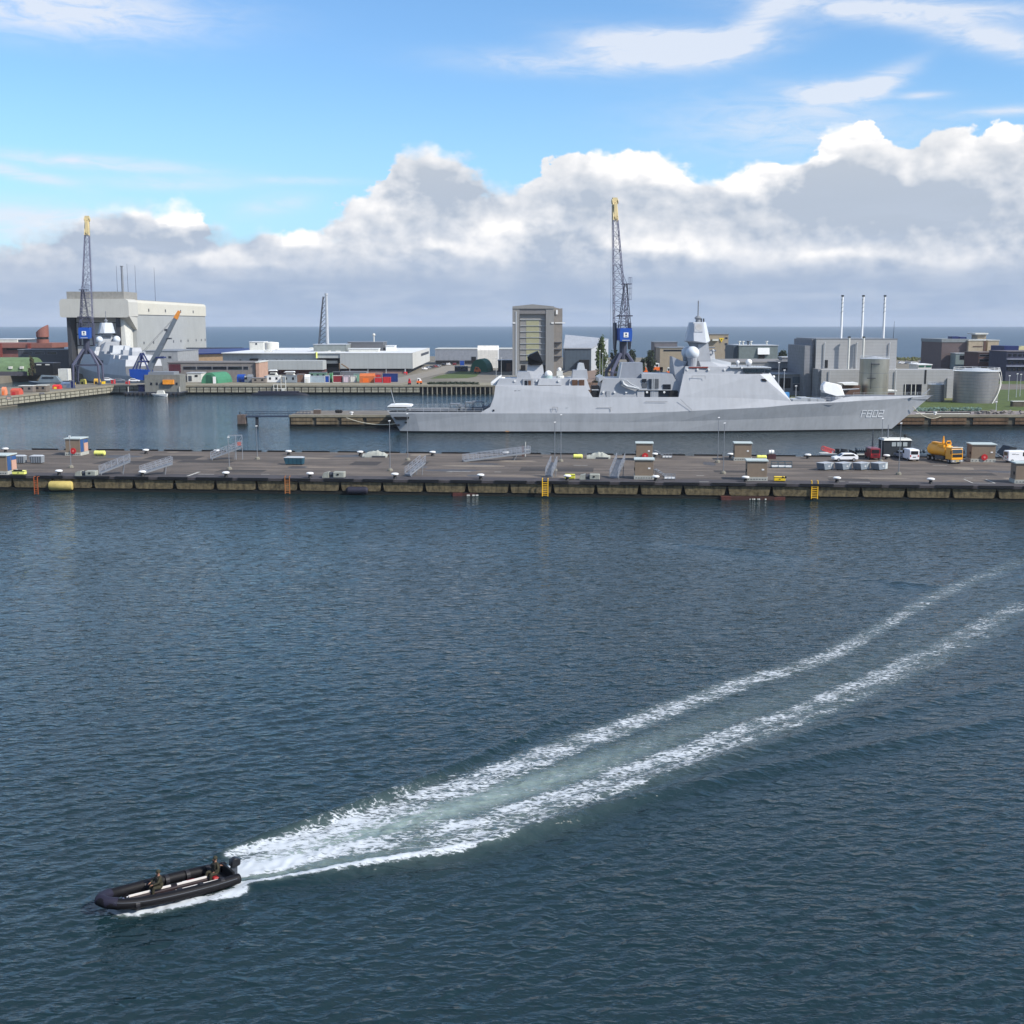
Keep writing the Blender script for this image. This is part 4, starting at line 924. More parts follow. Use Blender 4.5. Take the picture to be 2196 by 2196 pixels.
# --- the huge covered dock hall
Y0 = 640.0; DX0, DX1 = XX(128,Y0,35), XX(276,Y0,35); Lh = 162
t = thing('dock_hall', 'huge cream and grey covered dock hall at the far left', 'dock hall', ((DX0+DX1)/2, Y0, zb))
zT, zC, zK = ZZ(641,Y0), ZZ(674,Y0), ZZ(683,Y0)
def cornice(y0, y1): # rounded eaves band
    pr = [(DX0+1.6,zT),(DX0+.5,zT-.5),(DX0,zT-1.6),(DX0,zC-1),(DX0+1.0,zC-1.6),(DX1-1.0,zC-1.6),(DX1,zC-1),(DX1,zT-1.6),(DX1-.5,zT-.5),(DX1-1.6,zT)]
    return MB().prism(pr, 'y', y0, y1)
cornice(Y0, Y0+16).build('front_canopy', creamf, t)
MB().prism([(DX0+1.9,zT-.3),(DX0+.8,zT-.8),(DX0+.3,zT-1.8),(DX0+.3,zC),(DX1-.15,zC),(DX1-.15,zT-1.8),(DX1-.6,zT-.7),(DX1-1.7,zT-.25)], 'y', Y0+16.01, Y0+Lh).build('eaves_band', cream, t)
MB().box(XX(139,Y0,40), XX(262,Y0,40), Y0+3, Y0+26, zT-.5, ZZ(625,Y0)).build('roof_house', mat('roof_house_grey', (140,138,132), .7, dirt=.1), t)
MB().box(DX0+2, DX1-2, Y0+16, Y0+Lh-.5, zT-.6, zT-.05).build('roof', roofg, t)
MB().box(DX0+2.5, DX1-.6, Y0+14, Y0+Lh-.3, zb, zC+.2).build('wall', hgrey, t)
# recessed front with leaf doors
xl, xr = XX(152,Y0,20), XX(252,Y0,20)
for i, (ya, yb) in enumerate(((670,691),(692.5,716),(718,740),(742,790))):
    MB().box(xl, xr, Y0+9.5, Y0+10.5, ZZ(yb,Y0+9.5), ZZ(ya,Y0+9.5)).build('dock_door', doorg, t)
MB().box(xl-.8, xr+.8, Y0+10.6, Y0+13.9, zb, zC+.1).build('door_recess', black, t)
for x in (144.5, 250): MB().box(XX(x,Y0,20)-.9, XX(x,Y0,20)+.9, Y0+3, Y0+13.8, zb, zC+.1).build('front_pillar', mat('pillar_dark', (52,54,60), .7), t)
MB().hull([(XX(255,Y0,20),Y0+4,zb),(XX(268,Y0,20),Y0+4,zb),(XX(255,Y0,20),Y0+13.8,zb),(XX(268,Y0,20),Y0+13.8,zb),(XX(255,Y0,20),Y0+4,zC-2),(XX(262,Y0,20),Y0+4,zC-2),(XX(255,Y0,20),Y0+13.8,zC),(XX(268,Y0,20),Y0+13.8,zC)]).build('side_buttress', offw, t)
MB().hull([(DX1,Y0+.2,zC-.8),(DX1-6,Y0+.2,zC-.8),(DX1-.5,Y0+15.9,zC-.8),(DX1-6,Y0+15.9,zC-.8),(DX1-.5,Y0+15.9,zC-9),(DX1-2,Y0+15.9,zC-9)]).build('canopy_bracket', creamf, t)
q = MB()
for f_ in (.22,.42,.62,.80): q.box(DX1-.3, DX1+.05, Y0+Lh*f_-.7, Y0+Lh*f_+.7, zT-6.2, zT-4.6)
for f_ in (.16,.27,.41,.52,.62,.72,.84,.92,.98): q.box(DX1-.62, DX1-.5, Y0+Lh*f_-.8, Y0+Lh*f_+.8, 17.4, 18.8)
q.build('wall_vents', dgrey, t)
MB().lathe([(.7,zT-.5),(.62,ZZ(574,Y0+30)),(.85,ZZ(574,Y0+30)+.05),(.85,ZZ(572,Y0+30))], XX(263,Y0+20,48), Y0+20, 10).build('flue', mgrey, t)
for i, (x, yt, dy) in enumerate(((252,570,10),(275,566,24),(292,569,60),(333,573,110))):
    MB().tube([(min(XX(x,Y0+dy,45), DX1-1.8),Y0+dy,zT-.5), (min(XX(x,Y0+dy,45), DX1-1.8),Y0+dy,ZZ(yt,Y0+dy))], [.14,.07], 5).build('aerial', dgrey, t)
# annex at its foot
bld('annex', 'low grey annex against the foot of the dock hall', 308, 382, 752, 600, 40, mat('annex_grey', (146,148,150), .7, dirt=.1), mgrey, wins=((345,352,764,768),(362,368,764,768)))
# --- left edge
bld('low_block', 'white flat block at the left edge, in front of the sea', -30, 38, 727, 800, 30, offw, roofw)
bld('glazed_block', 'dark glazed block beside the white one at the left edge', 38.5, 60, 728, 802, 26, slate, dgrey)
t = thing('brick_school', 'long red brick building with a round tower cut at a slant', 'brick building', (XX(50,700), 700, zb))
MB().box(XX(-60,700,12), XX(112,700,12), 700, 730, ZZ(746,700), ZZ(736,700)).build('upper_wall', redb, t)
MB().box(XX(-60,700,12), XX(100,700,12), 702, 728, zb, ZZ(746,700)-.01).build('lower_wall', mat('dull_brick', (120,78,74), .85), t)
MB().box(XX(12,700,12), XX(60,700,12), 701.6, 702, ZZ(751,700), ZZ(747.5,700)).build('window_band', black, t)
for x in (2, 64): MB().box(XX(x,700,12)-.9, XX(x,700,12)+.9, 699.2, 700, zb, ZZ(736,700)).build('pier_rib', mat('dark_brick', (120,56,48), .85), t)
xc = XX(83,700,20); rr = 3.5; q = MB(); n = 20; zt0 = ZZ(726,700)
bv = [(xc+rr*math.cos(2*math.pi*k/n), 706+rr*math.sin(2*math.pi*k/n)) for k in range(n)]
q.add([(x, y, ZZ(723,700)) for x, y in bv]+[(x, y, ZZ(714,700)+(x-xc+rr)/(2*rr)*4.6) for x, y in bv], [tuple(range(n)), tuple(range(2*n-1,n-1,-1))]+[(i,(i+1)%n,(i+1)%n+n,i+n) for i in range(n)])
q.build('round_tower_top', redb, t)
MB().lathe([(3.4,ZZ(737,700)),(3.4,ZZ(728,700))], xc, 706, 20).build('round_tower', redb, t)
MB().lathe([(3.15,ZZ(728.2,700)),(3.15,ZZ(722.8,700))], xc, 706, 20).build('tower_windows', black, t)
bld('shed_row', 'long dark low shed row below the red brick building', 40, 150, 749, 660, 14, dgrey, mgrey, wins=((50,70,755,759),(76,96,755,759),(102,122,755,759)))
t = thing('grass_bunker', 'green mounded storage bunker at the left edge', 'bunker', (XX(20,600), 600, zb))
q = MB(); n = 12; Xa, Xb = XX(-60,600), XX(58,600)
q.prism([(600+12-12*math.cos(math.pi*i/n), zb+max(0, 8.6*math.sin(math.pi*i/n))) for i in range(n+1)], 'x', Xa, Xb); q.build('mound', mat('mound_green', (96,118,84), .9, var=.25, sc=.3), t)
MB().box(Xa, Xb, 598, 600.5, zb-.1, zb+1.9).build('plinth', mat('plinth', (74,72,78), .9), t)
for x in (22, 46): MB().box(XX(x,600)-.8, XX(x,600)+.8, 600.2, 603, zb+3.2, zb+4.4).build('vent_hood', offw, t)
bld('dark_sheds', 'black workshop sheds beside the green bunker', 72, 114, 778, 604, 10, black, dgrey, wins=((78,88,781,783),(97,106,781,783)), win_m=offw)
# --- blue roofed factory, office with window bands, tan hall
t = bld('blue_roof_hall', 'long hall with a dark blue roof right of the dock hall', 366, 572, 758.5, 700, 40, mat('tan_hall', (176,148,118), .8, dirt=.1), None, rise=0)
MB().add([(XX(362,700,14),699,ZZ(760,700)),(XX(575,700,14),699,ZZ(753,700)),(XX(575,745,14),745,ZZ(746,745)),(XX(366,745,14),745,ZZ(749,745)),
          (XX(362,700,14),699,ZZ(760,700)-.6),(XX(575,700,14),699,ZZ(753,700)-.6),(XX(575,745,14),745,ZZ(746,745)-.6),(XX(366,745,14),745,ZZ(749,745)-.6)], [(0,1,2,3),(4,5,6,7),(0,1,5,4),(1,2,6,5),(2,3,7,6),(3,0,4,7)]).build('roof', mat('navy_roof', (30,46,104), .5, wave=('X', 2.5, .1)), t)
MB().box(XX(400,748,15), XX(520,748,15), 747, 752, 13, ZZ(745.5,748)).build('roof_ridge', dgrey, t); MB().box(XX(366,748,15), XX(440,748,15), 745.5, 746.9, 13, ZZ(748.5,746)).build('white_ridge', roofw, t)
bld('green_annex', 'small green clad annex under the blue roof', 382, 402, 760, 690, 6, mat('teal_clad', (60,110,104), .7), mgrey)
t = bld('office_block', 'grey two storey office with a black window band behind the quay', 361, 548, 777, 545, 22, mat('office_grey', (122,116,112), .8, dirt=.1), mat('office_roof', (108,104,102), .85), wins=((393,420,786,792.5),(423,454,786,792.5),(456,486,786,792.5),(489,519,786,792.5),(522,532,786,792.5)), doors=((361,388,781,799,mat('maroon', (78,30,40), .6, wave=('X', .9, .3))),(396,401,806,817),(408,414,803,806,black),(452,470,806,817,offw)))
bld('brick_end', 'pinkish brick end block beside the grey office', 549, 556, 776, 544, 20, mat('pink_brick', (172,140,122), .8), offw)
bld('white_cabin_block', 'white portal shed between the floating crane and the green tent', 402, 432, 799, 532, 8, offw, lgrey, doors=((404,411,806,817),(418,424,804,808,black)))
# --- the long warehouse
YW = 622.0
t = thing('warehouse', 'very long pale grey warehouse stretching across the far shore', 'warehouse', (XX(680,YW), YW, zb))
Xl, Xm, Xr = XX(476,YW,10), XX(700,YW,10), XX(884,YW,10); z58, z90 = ZZ(758,YW), ZZ(790.5,YW)
MB().box(XX(729,YW,10), Xr, YW, YW+128, z90, z58).build('front_wall', wgrey, t)
MB().box(Xl, XX(679,YW,10), YW+2, YW+100, z90, z58).build('left_wall', wgrey, t)
MB().box(XX(679,YW,10), XX(729,YW,10), YW+.5, YW+100, ZZ(768,YW), z58).build('loading_lintel', wgrey, t)
MB().box(XX(679,YW,10), XX(729,YW,10), YW+9, YW+11, zb, ZZ(768,YW)).build('loading_back', black, t)
MB().box(XX(681,YW,10), XX(722,YW,10), YW+3, YW+9, ZZ(780,YW), ZZ(774,YW)).build('loading_canopy', wside, t)
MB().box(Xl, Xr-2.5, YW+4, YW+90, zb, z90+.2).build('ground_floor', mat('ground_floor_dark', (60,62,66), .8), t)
MB().box(XX(740,YW,8), XX(868,YW,8), YW+1.0, YW+3.9, zb, ZZ(795,YW)).build('plinth_wall', mat('plinth_pink', (136,110,106), .85), t)
MB().box(Xr+.002, Xr+.35, YW-.1, YW+128.1, z90, z58+.4).build('end_wall', wside, t)
MB().box(Xr+.352, Xr+.45, YW+56, YW+118, z90+4.8, z90+6.2).build('window_band', dgrey, t)
MB().box(Xl-.2, Xr-.1, YW-.15, YW+127, z58+.003, z58+.35).build('roof', roofw, t)
MB().box(XX(869,YW,5)-.3, XX(869,YW,5)+.3, YW+.2, YW+.8, zb, z90).build('column', lgrey, t)
q = MB()
for x in range(750, 866, 39): q.box(XX(x,YW,5)-.15, XX(x,YW,5)+.15, YW+.2, YW+.5, zb, z90)
q.build('columns', lgrey, t)
random.seed(3)
for i in range(22):
    x = XX(random.uniform(500,870), YW+60, 14); y = YW+random.uniform(10,115); s_ = random.uniform(.5,1.3); MB().box(x-s_, x+s_, y-s_, y+s_, z58+.36, z58+.36+random.uniform(.3,.9)).build('roof_vent', offw, t)
MB().hull([(XX(554,YW-16,8),YW-16,ZZ(774,YW-16)),(XX(692,YW-16,8),YW-16,ZZ(774,YW-16)),(XX(554,YW-16,8),YW-16,ZZ(793,YW-16)),(XX(692,YW-16,8),YW-16,ZZ(793,YW-16)),(XX(700,YW-6,8),YW-6,ZZ(774,YW-16)),(XX(700,YW-6,8),YW-6,ZZ(793,YW-16)),(XX(554,YW+1.9,8),YW+1.9,ZZ(774,YW-16)),(XX(554,YW+1.9,8),YW+1.9,ZZ(793,YW-16)),(XX(697,YW+1.9,8),YW+1.9,ZZ(774,YW-16)),(XX(697,YW+1.9,8),YW+1.9,ZZ(793,YW-16))]).build('front_wing', wgrey, t)
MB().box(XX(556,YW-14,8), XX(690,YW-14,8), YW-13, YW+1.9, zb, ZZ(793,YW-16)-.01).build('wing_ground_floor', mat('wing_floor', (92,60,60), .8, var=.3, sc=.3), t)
q = MB()
for x in (514,541,562,571,592,603,634,643): q.box(XX(x,YW-.1,9)-.5, XX(x,YW-.1,9)+.5, YW+1.6, YW+1.98, ZZ(773,YW), ZZ(771,YW))
q.build('wall_vents', dgrey, t)
MB().box(XX(534,YW,9), XX(553,YW,9), YW+1.6, YW+1.98, ZZ(773,YW), ZZ(769,YW)).build('window_band', black, t)
MB().tube([(XX(679.5,YW,9),YW-.3,ZZ(768,YW)), (XX(679.5,YW,9),YW-.3,ZZ(755,YW))], .5, 5).build('yellow_post', pyel, t)
q = MB()
for k in range(2): q.tube([(XX(733,YW-2,6),YW-2-k*1.5,ZZ(780,YW)), (XX(748,YW-2,6),YW-2-k*1.5,ZZ(790,YW))], .25, 5)
q.tube([(XX(729,YW,6),YW-2,zb),(XX(729,YW,6),YW-2,ZZ(778,YW))], .25, 5); q.build('outside_stair', mat('stair_brown', (112,92,72), .8), t)
bld('boiler_house', 'grey windowless boiler house on the warehouse roof under the mast', 673, 743, 738, 650, 26, mat('green_grey', (126,132,130), .7, wave=('X', 9, .1)), lgrey, z0=10)
bld('rooftop_house', 'dark roofed rooftop house right of the boiler house', 746, 822, 733, 668, 20, mat('dark_house', (92,94,98), .7), mgrey, z0=12)
bld('white_rooftop_cabin', 'white rooftop cabin at the right end of the dark one', 828, 846, 741, 668, 12, white, roofw, z0=12)
bld('white_parapet', 'low white rooftop plant room in front of the dark house', 748, 812, 747, 645, 8, offw, roofw, z0=13)
bld('silo_house', 'square cream plant building beside the round tanks', 536, 566, 732.5, 690, 12, offw, roofw, z0=zb, wins=((549,552,736,739),))
t = thing('silo', 'round cream tank on the warehouse skyline', 'storage tank', (XX(582,700), 700, zb))
MB().lathe([(4.4,zb),(4.4,ZZ(735,700)),(4.1,ZZ(734,700)),(.2,ZZ(732.5,700))], XX(582,700,12), 700, 20).build('shell', offw, t, smooth=True)
MB().box(XX(567,700,12), XX(576,700,12), 693, 699, zb, ZZ(735,700)).build('stair_shaft', mgrey, t)
# lattice flue on the roof
t = thing('lattice_flue', 'slim grey flue with lattice support rising above the warehouse', 'chimney', (XX(697,652), 652, 16))
xf = XX(701,652,30); MB().lathe([(.95,ZZ(740,652)),(.8,ZZ(690,652)),(.62,ZZ(634,652)),(.9,ZZ(633,652)),(.9,ZZ(629,652))], xf, 652, 12).build('flue', lgrey, t)
q = MB(); zz0, zz1 = ZZ(740,652), ZZ(636,652)
for s_ in (-1, 1):
    pts_ = [(XX(684,652,20),652+s_*2,zz0),(XX(687,652,30),652+s_*1.6,zz0+10),(XX(689.5,652,40),652+s_*1.2,zz0+18),(XX(692.5,652,50),652+s_*.8,zz1)]
    q.tube(pts_, .24, 5)
    for i in range(11):
        z = zz0+i*(zz1-zz0)/11; k = i/11; x = XX(684+8.5*k, 652, z); x2 = xf-.8; q.tube([(x,652+s_*(2-1.2*k),z),(x2,652,z+(zz1-zz0)/11)], .12, 4).tube([(x,652+s_*(2-1.2*k),z),(x2,652,z)], .11, 4)
q.build('lattice', dgrey, t)
t = thing('ball_topped_mast', 'thin pale mast with a round head on the warehouse skyline', 'mast', (XX(802,672), 672, 14))
MB().tube([(XX(802,672,18),672,13),(XX(802,672,18),672,ZZ(719,672))], .35, 8).build('pole', offw, t); MB().ball(Vector((XX(802,672,18),672,ZZ(718,672))), .85, 12).build('head', offw, t)
# --- buildings right of the warehouse
t = bld('long_workshop', 'long grey workshop between the warehouse and the tall slipway hall', 933, 1102, 748, 760, 40, mat('workshop_grey', (134,138,146), .7, dirt=.08), mat('workshop_roof', (176,178,174), .8), doors=((1011,1021,765,774,black),))
MB().box(XX(935,760,8), XX(1095,760,8), 759.2, 759.9, ZZ(779,760), ZZ(773,760)).build('dark_base', black, t)
t = thing('white_shed', 'tall white clad shed left of the slipway hall', 'shed', (XX(1048,700), 700, zb))
q = MB(); Xa, Xb = XX(1024,700,14), XX(1067,700,14)
q.prism([(700,zb),(700,ZZ(751,700)),(703,ZZ(741,703)),(714,ZZ(742,703)),(715,ZZ(751,700)),(715,zb)], 'x', Xa, Xb); q.build('shell', mat('shed_white', (214,210,202), .6, wave=('X', 2.2, .08)), t)
MB().prism([(700,zb),(700,ZZ(751,700)),(703,ZZ(741,703)),(714,ZZ(742,703)),(715,ZZ(751,700)),(715,zb)], 'x', Xb+.01, Xb+.6).build('end_frame', white, t)
t = bld('open_workshop', 'dark open fronted workshop left of the slipway hall', 1068, 1100, 772, 648, 12, mat('workshop_dark', (44,44,52), .8), mgrey, doors=((1073,1082,779,796,black),(1086,1096,779,796,brown)))
t = thing('green_dome_tent', 'dark green arched canvas shelter beside the lawn', 'shelter', (XX(1034,640), 640, zb))
def arch_tent(t, x0, x1, Y, ytop, dep, m, ny=10, shift=0.0, name='canvas'):
    Xa, Xb = XX(x0,Y,6), XX(x1,Y,6); zt = ZZ(ytop,Y); q = MB(); sec = []
    for s_ in (0, 1): sec.append([(Xa+(Xb-Xa)*(1-math.cos(math.pi*i/ny))/2+s_*shift, Y+s_*dep, zb+(zt-zb)*math.sin(math.pi*i/ny)) for i in range(ny+1)])
    q.grid(sec); n = ny+1; q.add(sec[0], [tuple(range(n))]); q.add(sec[1], [tuple(range(n))]); return q.build(name, m, t)
arch_tent(t, 1008, 1046, 640, 770, 16, green, shift=2.6)
t = thing('green_tent', 'green canvas tunnel tent with a white door on the far quay', 'tent', (XX(457,521), 521, zb))
c = arch_tent(t, 431, 467, 519, 799, 13, mat('tent_green', (62,122,92), .75, var=.12, sc=1), shift=3.2)
MB().box(XX(460,519,5)-.6, XX(460,519,5)+.6, 518.6, 518.95, zb, zb+2.9).build('door', white, t)
MB().box(XX(443,519,5), XX(454,519,5), 518.8, 518.97, zb, zb+3.6).build('door_panel', mat('tent_dark', (34,84,64), .75), t)
# slipway hall
YS = 600.0
t = thing('slipway_hall', 'tall grey hall with a ribbed door of yellow panels behind the frigate', 'hall', (XX(1150,YS), YS, zb))
sg = mat('slip_grey', (136,135,133), .7, var=.05, sc=.2, dirt=.1)
Xa, Xb, Xp = XX(1099,YS,20), XX(1188,YS,20), XX(1142,YS,20)
MB().prism([(Xa,zb),(Xa,ZZ(659,YS)),(Xp,ZZ(653,YS)),(Xb,ZZ(659,YS)),(Xb,zb)], 'y', YS+2.4, YS+40).build('body', sg, t)
MB().box(Xa, XX(1114,YS,20), YS, YS+2.39, zb, ZZ(662,YS)).build('left_jamb', sg, t); MB().box(XX(1170.5,YS,20), Xb, YS, YS+2.39, zb, ZZ(662,YS)).build('right_jamb', sg, t)
MB().prism([(Xa,ZZ(662,YS)+.002),(Xa,ZZ(657,YS)),(Xp,ZZ(652.5,YS)),(Xb,ZZ(657,YS)),(Xb,ZZ(662,YS)+.002)], 'y', YS-.3, YS+2.38).build('gable_beam', sg, t)
MB().box(XX(1114,YS,20)+.01, XX(1170.5,YS,20)-.01, YS+.2, YS+2.38, ZZ(673,YS), ZZ(662,YS)-.01).build('lintel', mat('slip_lintel', (118,116,116), .7), t)
q = MB(); pn = [686,699,711.5,724,737,749,761]
yp = mat('yellow_panel', (156,154,124), .6, var=.05)
for i, y in enumerate([673.5]+pn):
    y2 = (pn+[774])[i]
    dn = MB().box(XX(1115,YS,20), XX(1170,YS,20), YS+1.4, YS+2.3, ZZ(y2-.5,YS), ZZ(y,YS)).build('door_panel', sg, t)
    if i: MB().box(XX(1128.5,YS,20), XX(1156,YS,20), YS+1.3, YS+1.39, ZZ(y2-.8,YS), ZZ(y+.4,YS)).build('yellow_panel', yp, dn)
    MB().box(XX(1115,YS,20), XX(1170,YS,20), YS+1.0, YS+2.2, ZZ(y+.3,YS), ZZ(y-.6,YS)).build('door_rib', lgrey, dn)
MB().box(XX(1105.5,YS,20), XX(1108.5,YS,20), YS-.2, YS-.01, zb, ZZ(668,YS)).build('rain_pipe', lgrey, t)
MB().prism([(Xb+.01,zb),(Xb+.01,ZZ(657,YS)-.3),(XX(1200,YS+2,20),ZZ(657,YS)-1.0),(XX(1206,YS+2,20),ZZ(661,YS)),(XX(1206,YS+2,20),zb)], 'y', YS+3, YS+39).build('side_bay', mat('side_bay', (132,126,120), .7, dirt=.1), t)
for x0, x1 in ((1099.3,1105),(1182,1187.5)): MB().box(XX(x0,YS,20), XX(x1,YS,20), YS-.35, YS-.02, ZZ(694,YS), ZZ(691.3,YS)).build('light_band', white, t)
MB().box(XX(1190,YS+3,20), XX(1212,YS+3,20), YS+2.6, YS+2.99, ZZ(693.4,YS), ZZ(691.4,YS)).build('light_band', white, t)
MB().box(XX(1192.5,YS,30), XX(1196.5,YS,30), YS+2.5, YS+2.9, ZZ(674,YS), ZZ(664.5,YS)).build('lamp_box', white, t)
for y in (734,749,764): MB().box(XX(1189,YS,20), XX(1205,YS,20), YS+1.6, YS+2.9, ZZ(y+1.4,YS), ZZ(y-.2,YS)).build('gallery', dgrey, t)
for x in (1117,1160): MB().box(XX(x,YS,6), XX(x+10,YS,6), YS+.6, YS+1.2, zb, zb+5).build('service_door', black, t)
# gabled shed with slate walls
t = thing('gabled_shed', 'big shed with a plain pale roof slope right of the slipway hall', 'shed', (XX(1260,660), 660, zb))
YG = 660; MB().add([(XX(1208,YG,10),YG,ZZ(746,YG)),(XX(1268,YG,10),YG,ZZ(746,YG)),(XX(1305,YG+30,10),YG+30,ZZ(726.5,YG+30)),(XX(1212,YG+30,10),YG+30,ZZ(717.5,YG+30)),
     (XX(1208,YG,10),YG,ZZ(746,YG)-.5),(XX(1268,YG,10),YG,ZZ(746,YG)-.5),(XX(1305,YG+30,10),YG+30,ZZ(726.5,YG+30)-.5),(XX(1212,YG+30,10),YG+30,ZZ(717.5,YG+30)-.5)], [(0,1,2,3),(4,5,6,7),(0,1,5,4),(1,2,6,5),(2,3,7,6),(3,0,4,7)]).build('roof', mat('shed_roof', (150,154,160), .6, wave=('X', 1.5, .05)), t)
MB().box(XX(1212,YG,10), XX(1268,YG,10), YG+.5, YG+28, zb, ZZ(746.3,YG)-.5).build('wall', slate, t)
MB().hull([(XX(1268,YG,10)+.01,YG+.5,zb),(XX(1304,YG+30,10),YG+29,zb),(XX(1268,YG,10)+.01,YG+.5,ZZ(747,YG)-.5),(XX(1304,YG+30,10),YG+29,ZZ(728,YG+30)),(XX(1268,YG,10)+.01,YG+29,zb),(XX(1268,YG,10)+.01,YG+29,ZZ(728,YG+30))]).build('end_wall', lgrey, t)
MB().hull([(XX(x,YG-4,5),YG-4+d_,z) for x in (1242,1264) for d_ in (0,4) for z in (zb, ZZ(772,YG-4))]).build('dark_store', black, t)
# --- right group
YR = 640
bld('office_tower', 'grey office block with roof domes left of the radar mast', 1403, 1452, 733, YR+20, 16, mat('tower_grey', (104,102,106), .8), mgrey)
bld('tan_hall', 'tan brick hall with one long slit window behind the radar domes', 1415, 1476, 745, YR, 30, tan, mgrey, wins=((1423,1463,750,753),))
t = bld('brick_office', 'brick office block with a yellow triangle sign behind the mast', 1520, 1561, 716, YR, 24, tan, mgrey, wins=((1554,1559,723.5,726.5),(1554,1559,736,739.5),(1554,1559,749,752.5),(1528,1534,750,753)))
p = [(XX(1542,YR,20),ZZ(725,YR)),(XX(1552,YR,20),ZZ(725,YR)),(XX(1547,YR,20),ZZ(734,YR))]
sg_ = MB().prism(p, 'y', YR-.45, YR-.2).build('triangle_sign', yellow, t); pc = ((p[0][0]+p[1][0])/2, p[0][1]-.75)
MB().prism([(pc[0]-.45,pc[1]+.25),(pc[0]+.45,pc[1]+.25),(pc[0],pc[1]-.55)], 'y', YR-.5, YR-.455).build('sign_mark', black, sg_)
MB().box(XX(1527,YR,20), XX(1540,YR,20), YR-1.5, YR-.1, ZZ(731,YR), ZZ(727,YR)).build('balcony', offw, t)
bld('brick_office_wing', 'lower brick wing left of the office block with the sign', 1513, 1519.6, 712.5, YR+4, 14, tan, mgrey)
t = bld('green_grey_block', 'windowless green grey block with roof vents and a white shutter', 1584, 1667, 740, 560, 26, mat('block_green', (108,118,118), .7, wave=('X', 2, .05)), lgrey)
MB().box(XX(1573,562,10), XX(1584,562,10)-.02, 563, 585, zb, ZZ(741,560)).build('side_wall', slate, t)
MB().prism([(559,ZZ(760,560)),(559.6,ZZ(746,560)),(559.99,ZZ(746,560)),(559.99,ZZ(760,560))], 'x', XX(1624,560,12), XX(1649,560,12)).build('white_shutter', white, t)
MB().box(XX(1626,560,12), XX(1639,560,12), 559.6, 559.99, ZZ(770,560), ZZ(761,560)).build('doorway', black, t)
for x in (1589,1597,1608,1614,1648): MB().lathe([(.35,ZZ(740,562)),(.35,ZZ(734,562)),(.7,ZZ(733.5,562)),(.7,ZZ(731.5,562))], XX(x,562,20), 566, 8).build('roof_vent', offw if x != 1608 else dgrey, t)
t = bld('low_garages', 'long low grey building with dark garage doors behind the bridge', 1560, 1728, 776, 455, 40, mat('garage_grey', (138,138,138), .8, dirt=.05), mat('garage_roof', (124,122,120), .85), wins=((1654,1672,790,792.5),(1676,1700,790,792.5),(1702,1722,790,792.5)))
bld('garage_wing', 'grey garage wing with two open doors below the low building', 1655, 1722, 802, 432, 20, mat('wing_grey', (124,124,128), .8), mgrey, doors=((1672,1695,811,832,black),(1699,1717,808,822,slate),(1700,1720,824,838,dgrey)))
bld('roof_plant', 'small metal plant box on the roof of the low building', 1676, 1704, 765, 470, 6, mgrey, lgrey, z0=12)
t = thing('roof_fan', 'white ribbed round fan on the roof of the low building', 'roof fan', (XX(1670,468), 468, 13.5))
q = MB(); 
for i in range(4): q.lathe([(1.0,12.5+i*.5),(1.0,12.85+i*.5),(.75,12.9+i*.5)], XX(1670,468,13), 468, 14)
q.build('fan_stack', white, t)
# power station
YP = 425.0
t = thing('power_station', 'windowless grey power station with three tall white chimneys', 'power station', (XX(1835,YP), YP, zb))
zt = ZZ(727.5,YP); MB().box(XX(1749,YP,15), XX(1922,YP,15), YP, YP+30, zb, zt).build('main_block', pgrey, t)
MB().box(XX(1749,YP,15)-.1, XX(1922,YP,15)+.1, YP-.1, YP+30.1, zt+.003, zt+.25).build('parapet', mgrey, t)
MB().box(XX(1741,YP+1,15), XX(1749,YP,15)-.12, YP+2, YP+29, zb, zt-.1).build('side_block', mat('plant_shade', (126,127,132), .7, wave=('Z', 1.1, .08)), t)  # darker copy of the plant grey: shade on the left faces is painted in
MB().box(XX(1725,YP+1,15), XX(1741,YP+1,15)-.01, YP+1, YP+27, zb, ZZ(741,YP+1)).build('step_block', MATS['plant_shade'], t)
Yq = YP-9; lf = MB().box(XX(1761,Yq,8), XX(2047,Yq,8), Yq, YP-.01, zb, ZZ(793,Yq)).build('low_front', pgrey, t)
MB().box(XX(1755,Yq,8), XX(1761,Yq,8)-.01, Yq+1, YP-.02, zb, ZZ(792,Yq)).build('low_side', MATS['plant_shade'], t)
MB().box(XX(2030,Yq,8), XX(2047,Yq,8)-.01, Yq-.5, Yq-.01, zb, ZZ(811,Yq)).build('low_step', pgrey, t)
MB().box(XX(1982,Yq,8), XX(1985.5,Yq,8), Yq-.1, Yq+.05, ZZ(823,Yq), ZZ(793,Yq)).build('joint', black, lf)
for x0, x1, y0, y1 in ((1767,1774,772,789),): MB().box(XX(x0,YP,10), XX(x1,YP,10), YP-.12, YP+.1, ZZ(y1,YP), ZZ(y0,YP)).build('door', black, t)
for x in (1767,1836,1906): MB().tube([(XX(x,YP-.3,15),YP-.35,ZZ(790,YP)),(XX(x,YP-.3,15),YP-.35,ZZ(736,YP)),(XX(x,YP-.3,15)+.3,YP-.2,ZZ(735,YP))], .16, 6).build('rain_pipe', lgrey, t)
for x in (1778,2020-100): MB().tube([(XX(x,Yq-.3,8),Yq-.35,zb+.5),(XX(x,Yq-.3,8),Yq-.35,ZZ(795,Yq))], .16, 6).build('rain_pipe', lgrey, lf)
